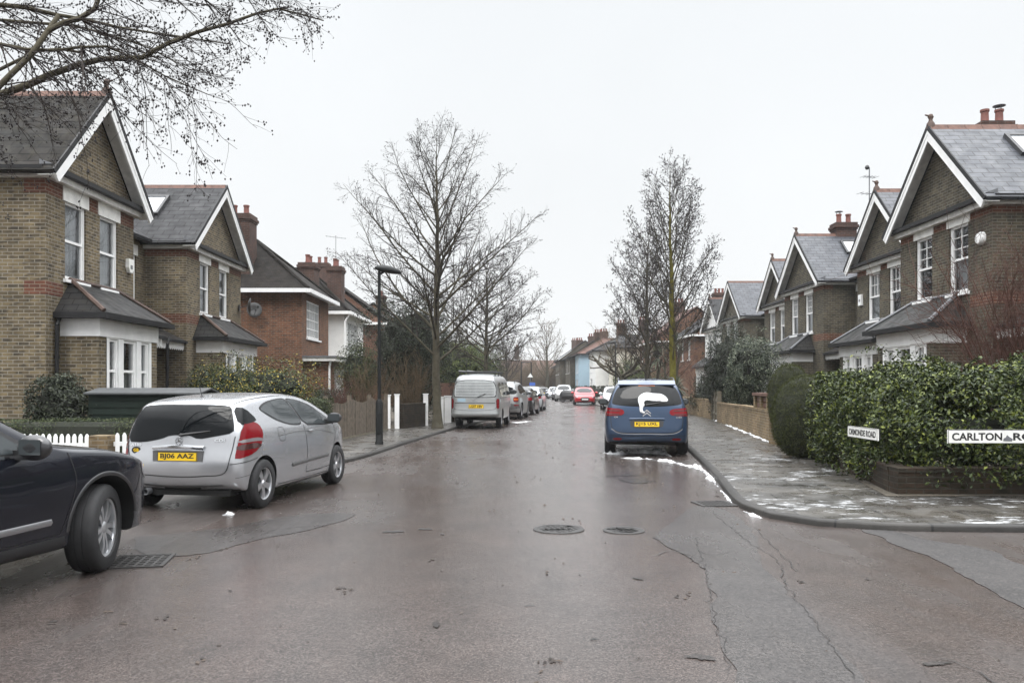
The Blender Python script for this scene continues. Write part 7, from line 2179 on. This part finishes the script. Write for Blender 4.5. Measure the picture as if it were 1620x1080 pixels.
# overhanging tree at upper left: its trunk stands out of view on the near corner
def overhang():
    rng = np.random.default_rng(77)
    base = Vector((-8.2, 4.2, 0))
    t = thing("overhanging_tree", "bare tree whose branches and dark cones hang into the upper left", "tree", base, 0)
    o = np.array(base)
    fork = np.array([-7.6, 4.8, 3.0])
    ps = [(np.array([base, (-8.1, 4.3, 1.0), (-7.9, 4.5, 2.1), fork])-o, np.array([.30, .22, .2, .19]), 12)]
    limbs = []
    def limb(pts, r0, r1, n=6):
        P = catmull([np.array(p) for p in pts], .18); R = np.linspace(r0, r1, len(P))
        limbs.append((P, R)); ps.append((P-o, R, 8)); return P
    A = limb([fork, (-6.2, 5.9, 3.5), W(0, 150, 7.0), W(80, 118, 7.1), W(160, 94, 7.2), W(225, 91, 7.35), W(265, 69, 7.45), W(312, 51, 7.6), W(360, 38, 7.7), W(405, 22, 7.85), W(440, 14, 7.95), W(480, 24, 8.1), W(512, 33, 8.2)], .085, .006)
    B = limb([fork, (-6.4, 5.4, 3.7), W(-60, 185, 6.2), W(0, 135, 6.3), W(50, 86, 6.4), W(75, 50, 6.5), W(92, 26, 6.6)], .045, .02)
    B2 = limb([W(75, 50, 6.5), W(100, 36, 6.55), W(125, 30, 6.6), W(150, 14, 6.7), W(155, 0, 6.75), W(165, -60, 6.9)], .022, .018)
    Cc = limb([fork, (-6.6, 6.0, 4.1), W(-20, 120, 7.2), W(30, 95, 7.3), W(62, 80, 7.35), W(95, 78, 7.4), W(133, 84, 7.45)], .04, .012)
    D_ = limb([W(-120, 20, 7.0), W(0, 8, 7.0), W(40, 12, 7.0), W(90, 24, 7.05), W(130, 30, 7.1), W(190, 44, 7.3), W(240, 52, 7.5), W(300, 60, 7.7), W(360, 70, 7.9)], .03, .005)
    E = limb([W(-120, 40, 7.6), W(0, 32, 7.6), W(60, 37, 7.7), W(110, 40, 7.8), W(180, 58, 8.0), W(240, 78, 8.3), W(300, 110, 8.6), W(350, 120, 8.8)], .022, .004)
    Fl = limb([W(150, -10, 6.7), W(230, -6, 6.9), W(320, -4, 7.2), W(420, -8, 7.6), W(500, -2, 7.9)], .018, .004)
    Gm = limb([W(-100, 90, 6.4), W(0, 70, 6.4), W(40, 78, 6.5), W(90, 80, 6.5), W(170, 74, 6.6), W(260, 120, 6.9), W(330, 150, 7.2)], .018, .004)
    twg = []; tips = []
    def droop(P, R, n, Lr, dirs, dz=(-.75, .1), s0=.25, fade=.4):
        for i in range(n):
            s = s0+(1-s0)*(i+rng.random())/n; k = min(len(P)-2, int(s*(len(P)-1))); p = P[k]
            d = np.array([rng.uniform(*dirs), rng.normal(.1, .35), rng.uniform(*dz)])
            L = rng.uniform(*Lr)*(1-fade*s)
            P2 = wander(rng, p, d, L, 9, .09, .004)
            twg.append((P2-o, np.linspace(min(R[k]*.5, .0065), .0016, 10), 4))
            for j in range(int(4+L*8)):
                f = rng.uniform(.12, 1.0); ii = min(8, int(f*9)); p3 = P2[ii]+(P2[ii+1]-P2[ii])*(f*9-ii)
                P3 = wander(rng, p3, side_dir(rng, P2[ii+1]-P2[ii], rng.uniform(.35, .95)), rng.uniform(.08, .34)*(1.15-.4*f), 4, .16, 0)
                twg.append((P3-o, np.linspace(.0018, .0010, 5), 3))
                if rng.random() < .9:
                    for c in range(rng.integers(1, 6)):
                        q = P3[-1-rng.integers(0, 2)]+rng.normal(0, .014, 3); tips.append(q-o)
    droop(A, limbs[0][1], 44, (.4, 1.15), (.15, .9), (-.75, .10), .22, .55)
    droop(A, limbs[0][1], 24, (.3, .75), (.1, 1.0), (-.1, .75), .40, .6)
    kA = int(len(A)*.62); droop(A[:kA], limbs[0][1][:kA], 30, (.8, 1.6), (-.1, .8), (-1.1, -.3), .25, .25)
    droop(Gm, limbs[7][1], 16, (.8, 1.5), (-.1, .6), (-1.2, -.4), .15, .3)
    droop(B, limbs[1][1], 16, (.5, 1.1), (-.2, .9), (-.6, .4), .3)
    droop(B2, limbs[2][1], 14, (.4, .9), (.1, 1.0), (-.4, .5), .1)
    droop(Cc, limbs[3][1], 14, (.6, 1.5), (-.1, .9), (-1.0, -.1), .3)
    droop(D_, limbs[4][1], 34, (.4, 1.0), (.1, 1.0), (-.8, .2), .2)
    droop(E, limbs[5][1], 30, (.5, 1.2), (.1, 1.0), (-.75, .1), .2)
    droop(Fl, limbs[6][1], 30, (.3, .8), (.1, 1.0), (-.8, .3), .1)
    droop(Gm, limbs[7][1], 26, (.5, 1.2), (.1, 1.0), (-.9, .1), .2)
    V, F = tubes(ps[:1]); np_mesh("trunk", V, F, M['bark_mid'], t, smooth=True)
    V, F = tubes(ps[1:]); np_mesh("limbs", V, F, M['bark_mid'], t, smooth=True)
    V, F = tubes(twg); np_mesh("crown", V, F, M['twig'], t)
    V, F = blobs(tips, .0085, rng, 1.4); np_mesh("cones", V, F, M['cone'], t)['kind'] = 'stuff'
overhang()

# ------------------------------------------------------------------ right boundary
brick_wall("garden_wall", "low mossy brick wall under the tall laurel hedge along the right pavement", (6.1, 15.4), (5.1, 10.52), .34, .24, 'low_brick', .05)
brick_wall("garden_wall", "low dark brick wall under the laurel hedge facing the side road", (4.98, 10.4), (16, 10.4), .34, .24, 'low_brick', .05)
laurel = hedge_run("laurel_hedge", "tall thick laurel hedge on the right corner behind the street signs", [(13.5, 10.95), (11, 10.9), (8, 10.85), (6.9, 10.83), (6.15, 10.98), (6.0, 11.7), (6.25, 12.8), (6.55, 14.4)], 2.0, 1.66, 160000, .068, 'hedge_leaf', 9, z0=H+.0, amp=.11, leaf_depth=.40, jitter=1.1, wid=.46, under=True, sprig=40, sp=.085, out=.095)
bush("clipped_yew", "large dome of clipped yew at the end of the garden wall, touching the pavement", (5.86, 15.7, .84), (.74, .68, .86), 30000, .026, 'yew', 51, cat="topiary", amp=.05, shell=.07, ragged=.006, sprig=5, jitter=.9, stems=False, box=2.25, core_k=.92)
bush("clipped_yew", "smaller dome of clipped yew behind the larger one", (6.58, 18.9, 1.15), (.50, .5, .86), 18000, .026, 'yew', 52, cat="topiary", amp=.04, shell=.07, ragged=.006, sprig=5, jitter=.9, stems=False, box=2.2, core_k=.92)
pier("brick_pier", "narrow brick pier next to the larger clipped yew", (6.15, 17.6), .26, 1.08, 'wall_brick', rz=.15)
pier("brick_pier", "brick pier with stone cap at the near end of the timber railed wall", (6.52, 19.3), .42, 1.10, 'wall_brick', rz=.15)
wl0, wl1 = (6.6, 19.6), (7.65, 26.6)
brick_wall("garden_wall", "yellow brick garden wall with timber rails, right of the blue car", wl0, wl1, .80, .23, 'wall_brick')
def rails():
    d = Vector((wl1[0]-wl0[0], wl1[1]-wl0[1], 0)); L = d.length
    t = thing("timber_railing", "dark red timber rails on top of the yellow brick wall", "railing", (wl0[0], wl0[1], H+.80), atan2(d.y, d.x))
    b = MB()
    for k in range(2): b.box(.25, 3.4, -.03, .03, .02+k*.16, .14+k*.16)
    b.build("rail", M['rail_wood'], t)
    for i in range(4): q = MB(); q.box(.15+i*1.1, .35+i*1.1, -.10, .10, .0, .34); q.build("post", M['wall_brick'], t)
    q = MB(); q.box(.1, 3.75, -.13, .13, .342, .42); q.build("top_board", M['rail_wood'], t)
rails()
brick_wall("garden_wall", "yellow brick garden wall stretch before the wooden gate", wl1, (8.25, 31.6), .78, .23, 'wall_brick')
def gate():
    t = thing("wooden_gate", "weathered wooden gate with posts beyond the yellow brick wall", "gate", (8.3, 31.9, H), 1.42)
    for x in (0, 1.15, 2.3): b = MB(); b.box(x-.08, x+.08, -.08, .08, -.03, 1.22); b.build("post", M['gate_wood'], t)
    b = MB()
    for k in range(2):
        for i in range(7): b.box(.12+k*1.15+i*.137, .12+k*1.15+i*.137+.13, -.012, .012, .06, 1.02+.03*sin(i))
    b.build("boards", M['gate_wood'], t)
    b = MB()
    for k in range(2):
        for z in (.25, .8): b.box(.1+k*1.15, 1.05+k*1.15, .013, .05, z, z+.08)
    b.build("rail", M['gate_wood'], t)
gate()
brick_wall("garden_wall", "far stretch of yellow brick wall beyond the wooden gate", (8.7, 34.4), (9.5, 45), .85, .23, 'wall_brick')
hedge_run("far_hedge", "dark clipped hedge behind the red and white parked cars", [(9.6, 47), (9.8, 63), (8.7, 85), (7.8, 110)], 1.2, 1.5, 16000, .15, 'holly', 12, amp=.06, leaf_depth=.15)
bush("laurel_shrub", "yellow green rounded shrub by the right lamp post", (9.5, 56, 1.1), (1.6, 2.0, 1.2), 5000, .1, 'privet', 53, amp=.3)
bush("conifer_shrub", "olive green shrub beside the pollarded tree", (10.6, 70, 1.9), (1.5, 2.0, 1.9), 4500, .13, 'conifer', 54, amp=.3)
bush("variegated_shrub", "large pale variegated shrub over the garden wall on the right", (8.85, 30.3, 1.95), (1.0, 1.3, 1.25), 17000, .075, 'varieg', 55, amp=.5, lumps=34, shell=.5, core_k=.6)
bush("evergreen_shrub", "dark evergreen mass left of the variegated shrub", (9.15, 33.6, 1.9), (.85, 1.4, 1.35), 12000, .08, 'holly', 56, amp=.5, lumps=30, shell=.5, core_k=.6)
bush("evergreen_shrub", "low grey green shrub behind the wooden gate", (9.7, 38.5, 1.0), (.9, 1.6, .9), 6000, .075, 'holly', 57, amp=.4)
palm("cabbage_palm", "cabbage palm between the two right street trees", (8.2, 45, H), 3.0, 130, 61, 1.1, "cabbage palms")
palm("cabbage_palm", "low cabbage palm behind the blue people carrier", (8.3, 40.5, H), 1.3, 110, 62, 1.0, "cabbage palms")
palm("cabbage_palm", "tall cabbage palm behind the green algae trunk", (9.3, 45.5, H), 3.9, 100, 63, .9, "cabbage palms")
twiggy("bare_shrub", "leafless shrub in front of the white fronted gabled house", (11.5, 46, H), (1.5, 1.6, 3.4), 34, 64, 'twig_red', min_r=.006)
twiggy("red_twig_tree", "reddish leafless tree at the right edge in front of the nearest house", (9.9, 14.9, H), (1.3, 1.2, 4.3), 80, 65, 'twig_red', cat="tree", min_r=.0048, sub=9, base_r=.03, fan=1.15)
twiggy("hedge_shoots", "stray leafless shoots rising from the laurel hedge", (7.9, 13.4, H), (1.2, .8, 2.0), 14, 66, 'twig', min_r=.003)

# ------------------------------------------------------------------ street name signs
def street_sign(label, c, right, w, h, txt, tw, tx=0.0, stain=False, txt2=None):
    r = Vector(right).normalized(); u = Vector((0, 0, 1)); n = r.cross(u); c = Vector(c)
    t = thing("street_sign", label, "street sign", (c.x, c.y, H), 0); o = Vector((c.x, c.y, H))
    Mx = Matrix.Translation(c-o) @ Matrix(((*r, 0), (*u, 0), (*n, 0), (0, 0, 0, 1))).transposed()
    b = MB(Mx); b.box(-w/2, w/2, -h/2, h/2, -.02, 0); p = b.build("plate", M['sign_white'], t)
    e = MB(Mx); s = .006
    for a in ((-w/2, w/2, -h/2, -h/2+s), (-w/2, w/2, h/2-s, h/2), (-w/2, -w/2+s, -h/2+s, h/2-s), (w/2-s, w/2, -h/2+s, h/2-s)): e.box(*a, .0005, .002)
    e.build("border", M['ink'], p)
    lettering(txt, .1, M['ink'], p, c-o+r*tx+n*.001, r, u, width=tw, height=h*.56)
    if txt2: lettering(txt2, .1, M['ink'], p, c-o+r*.385+n*.001, r, u, width=.50, height=h*.56)
    if stain:
        q = MB(Mx)
        q.prism([(.015, -.055, .0012), (.12, -.058, .0012), (.13, -.03, .0012), (.10, -.01, .0012), (.06, .02, .0012), (.045, -.012, .0012), (.02, -.02, .0012)], (0, 0, .0008))
        q.build("scuff", M['lead'], p)
    for sx in (-w*.35, w*.35):
        k = MB(Mx); k.box(sx-.02, sx+.02, -h*.4, h*.4, -.10, -.021); k.build("post", M['lamp_paint'], t)
    return t
# the long sign faces the viewer across the side road; its right half runs out of the frame
cs = W(1500, 690, 9.98)
sgn = street_sign("long white street sign reading CARLTON ROAD in front of the hedge", (cs.x+.44, 9.60, .853), (1, 0, 0), 1.30, .165, "CARLTON", .605, -.30, True, "ROAD")
street_sign("small white street sign reading ORMONDE ROAD facing the main road", (4.84, 11.02, .815), (-.02, -1, 0), .98, .155, "ORMONDE ROAD", .88)

# ------------------------------------------------------------------ lamp posts and far signs
def lamp_post(label, c, h, arm=.38, rz=0.0, base_h=1.25):
    t = thing("street_lamp", label, "street lamp", (c[0], c[1], H), rz, "street lamps")
    b = MB(); b.lathe([(.001, -.03), (.10, -.03), (.10, .05), (.088, .07), (.088, base_h), (.075, base_h+.05), (.056, base_h+.09)], 16); b.build("base", M['lamp_paint'], t, smooth=True, sharp=40)
    b = MB(); b.lathe([(.044, base_h), (.042, base_h+1.0), (.037, h-.1), (.034, h), (.001, h)], 14); b.tube((0, 0, h-.08), (arm*.35, 0, h), .03, n=8); b.build("pole", M['lamp_paint'], t, smooth=True, sharp=40)
    l = bmesh.new(); bmesh.ops.create_uvsphere(l, u_segments=20, v_segments=10, radius=1)
    for v in l.verts:
        v.co = Vector((v.co.x*.33+arm*.62, v.co.y*.16, v.co.z*.125*(1 if v.co.z > 0 else .45)-.05*v.co.x+h+.02))
    me = bpy.data.meshes.new("lantern"); l.to_mesh(me); l.free(); me.polygons.foreach_set("use_smooth", [True]*len(me.polygons)); la = link("lantern", me, M['lamp_paint'], t)
    d = MB(); d.lathe([(.001, -.035), (.09, -.03), (.12, .0)], 14, c=(arm*.62+.08, 0, h+.01)); d.build("lens", M['clearlamp'], la, smooth=True)
    q = MB(); q.box(-.06, .06, -.096, -.088, .25, .75); q.build("door", M['lamp_paint'], t)
lamp_post("dark lamp post on the left pavement by the board fence", tuple(G(600, 702, H)[:2]), 4.2, .34, .25, 1.0)
lamp_post("lamp post on the right pavement beside the pollarded tree", (7.6, 58.5, H), 4.6, .4, pi)
lamp_post("far lamp post on the left beyond the conifers", (-3.3, 66, H), 4.0, .5, .4)
def far_sign():
    t = thing("warning_sign", "triangular warning sign over a blue sign at the road bend", "road sign", (2.25, 98, H))
    b = MB(); b.tube((0, 0, 0), (0, 0, 3.1), .04, n=8); b.build("post", M['lead'], t)
    for nm, s, m_, y in (("border", .40, 'lead', -.05), ("face", .33, 'sign_white', -.062)):
        b = MB(); b.prism([(-s, y, 2.75-s*.5), (s, y, 2.75-s*.5), (0, y, 2.75+s)], (0, .012, 0)); b.build(nm, M[m_], t)
    b = MB(); b.box(-.1, .6, -.05, -.03, 1.55, 1.95); b.build("blue_plate", M['sign_blue'], t)
    t = thing("post_frame", "tall dark rectangular post frame at the far left kerb", "sign frame", (1.6, 103, H))
    b = MB(); b.tube((-.4, 0, 0), (-.4, 0, 4.6), .07, n=8); b.tube((.9, 0, 2.2), (.9, 0, 4.6), .07, n=8); b.tube((-.4, 0, 4.6), (.9, 0, 4.6), .07, n=8); b.build("frame", M['lamp_paint'], t)
far_sign()

# ------------------------------------------------------------------ parked cars
hb = silver_hatch().place((-2.97, 9.6), 8.6, 'rear', 'right', CAR_K)
sv = dark_suv().place((-3.2, 6.28), 11.0, 'front', 'right', CAR_K)
mp = blue_mpv().place((3.80, 17.3), 8.0, 'rear', 'right', .99)
vn = van().place((-.36, 28.3), 5.5, 'rear', 'right', 1.0)
generic("suv", "silver SUV with roof rails parked in front of the silver van", "car", 'paint_silver2', 4.2, 1.74, 1.68, 2.4, 'suv', rails=True).place((.45, 36.2), 8, 'rear', 'right')
generic("hatchback", "dark grey hatchback in front of the silver SUV on the left", "car", 'paint_dark', 4.0, 1.7, 1.45, 2.5).place((1.15, 41.6), 8.0, 'rear', 'right')
generic("hatchback", "black hatchback with yellow plate at the far road bend", "car", 'paint_dark', 4.2, 1.78, 1.44, 2.6).place((4.85, 103), 2, 'rear', 'right')
generic("estate_car", "silver car half hidden by the black hatchback at the far bend", "car", 'paint_silver2', 4.4, 1.76, 1.45, 2.65).place((3.7, 112), -2, 'rear', 'right')
generic("saloon_car", "pale silver saloon facing the viewer left of the blue car", "car", 'paint_pale', 4.5, 1.76, 1.47, 2.68, 'saloon').place((5.75, 50.5), 183, 'front', 'right')
generic("red_hatchback", "red car with snow on its bonnet facing the viewer", "car", 'paint_red', 4.25, 1.79, 1.42, 2.6).place((5.0, 64.5), 183, 'front', 'right')
generic("people_carrier", "silver people carrier facing the viewer behind the red car", "car", 'paint_silver2', 4.2, 1.76, 1.66, 2.6, 'hatch').place((4.35, 81), 186, 'front', 'right')
generic("hatchback", "black hatchback mostly hidden left of the blue people carrier", "car", 'paint_dark', 4.0, 1.7, 1.42, 2.5).place((4.35, 31.2), 186, 'front', 'right')
generic("hatchback", "pale silver hatchback ahead of the dark grey hatchback on the left", "car", 'paint_pale', 4.0, 1.7, 1.46, 2.5).place((1.85, 48.2), 7.0, 'rear', 'right')
generic("hatchback", "dark hatchback facing the viewer behind the silver people carrier", "car", 'paint_dark', 4.0, 1.72, 1.45, 2.5).place((4.5, 90), 185, 'front', 'right')
generic("estate_car", "pale estate car facing the viewer, farthest in the right hand row", "car", 'paint_pale', 4.4, 1.75, 1.46, 2.65).place((4.4, 99), 184, 'front', 'right')
def scooter():
    t = thing("covered_scooter", "black scooter under a cover in front of the silver people carrier", "scooter", (5.45, 75.8, 0), 2.9)
    for x in (-.62, .62):
        b = MB(); b.lathe([(.16, -.05), (.28, -.06), (.30, -.03), (.30, .03), (.28, .06), (.16, .05), (.16, -.05)], 24, axis='y', c=(x, 0, .30)); b.build("wheel", M['rubber'], t, smooth=True)
    b = bmesh.new(); bmesh.ops.create_uvsphere(b, u_segments=20, v_segments=14, radius=1)
    for v in b.verts:
        x, y, z = v.co; v.co = Vector((x*.92, y*.32*(1.15 if z < 0 else .9), .72+z*(.42+.16*max(0, x))))
    me = bpy.data.meshes.new("cover"); b.to_mesh(me); b.free(); me.polygons.foreach_set("use_smooth", [True]*len(me.polygons)); link("cover", me, M['trim'], t)
    h = MB(); h.tube((.55, -.36, 1.2), (.55, .36, 1.2), .03, n=8); h.tube((.62, 0, .5), (.52, 0, 1.2), .05, n=8); h.build("handlebar", M['trim'], t)
scooter()

# snow lying on cars (not part of them)
def snow_on(car, label, pts, d, th=.025, rnd=2):
    root = car.root; DG().update(); Mw = root.matrix_world.copy()
    o = car.patch("snow_patch", pts, d, 'snow', .012, rnd, step=.03)
    if th:
        me = o.data; b = bmesh.new(); b.from_mesh(me)
        g = bmesh.ops.extrude_face_region(b, geom=b.faces[:])
        nrm = -Vector(d).normalized()
        for v in [q for q in g['geom'] if isinstance(q, bmesh.types.BMVert)]: v.co += (nrm+Vector((0, 0, .3)))*th*random.Random(int(v.co.y*999)).uniform(.6, 1.2)
        b.to_mesh(me); b.free()
    o.parent = None; o.matrix_world = Mw
    tag(o, label, "snow", "melting snow patches")
snow_on(mp, "white snow slab sliding down the back window of the blue car", [(-.8, .15, .98), (-.8, .13, .925), (-.8, .05, .905), (-.8, .035, .93), (-.8, .085, .96), (-.8, .08, 1.03), (-.8, .04, 1.08), (-.8, .06, 1.13), (-.8, .02, 1.19), (-.8, -.10, 1.165), (-.8, -.25, 1.16), (-.8, -.40, 1.145), (-.8, -.45, 1.18), (-.8, -.41, 1.24), (-.8, -.38, 1.27), (-.8, -.30, 1.315), (-.8, -.12, 1.325), (-.8, -.02, 1.345), (-.8, .07, 1.33), (-.8, .10, 1.31), (-.8, .17, 1.26), (-.8, .185, 1.18), (-.8, .15, 1.06)], BACK, .012, 1)
# ------------------------------------------------------------------ damp air: one box of even haze round the whole scene
def haze():
    m = bpy.data.materials.new("haze"); m.use_nodes = True; t = m.node_tree; t.nodes.clear()
    o = t.nodes.new("ShaderNodeOutputMaterial"); v = t.nodes.new("ShaderNodeVolumePrincipled")
    v.inputs["Color"].default_value = (.93, .945, .96, 1); v.inputs["Density"].default_value = HAZE; v.inputs["Anisotropy"].default_value = .1
    t.links.new(v.outputs[0], o.inputs["Volume"])
    b = MB(); b.box(-230, 230, -70, 340, -1.1, 15.5); ob = b.build("haze", m, uv=False)
    tag(ob, kind='stuff')
HAZE = .00042
if HAZE: haze()
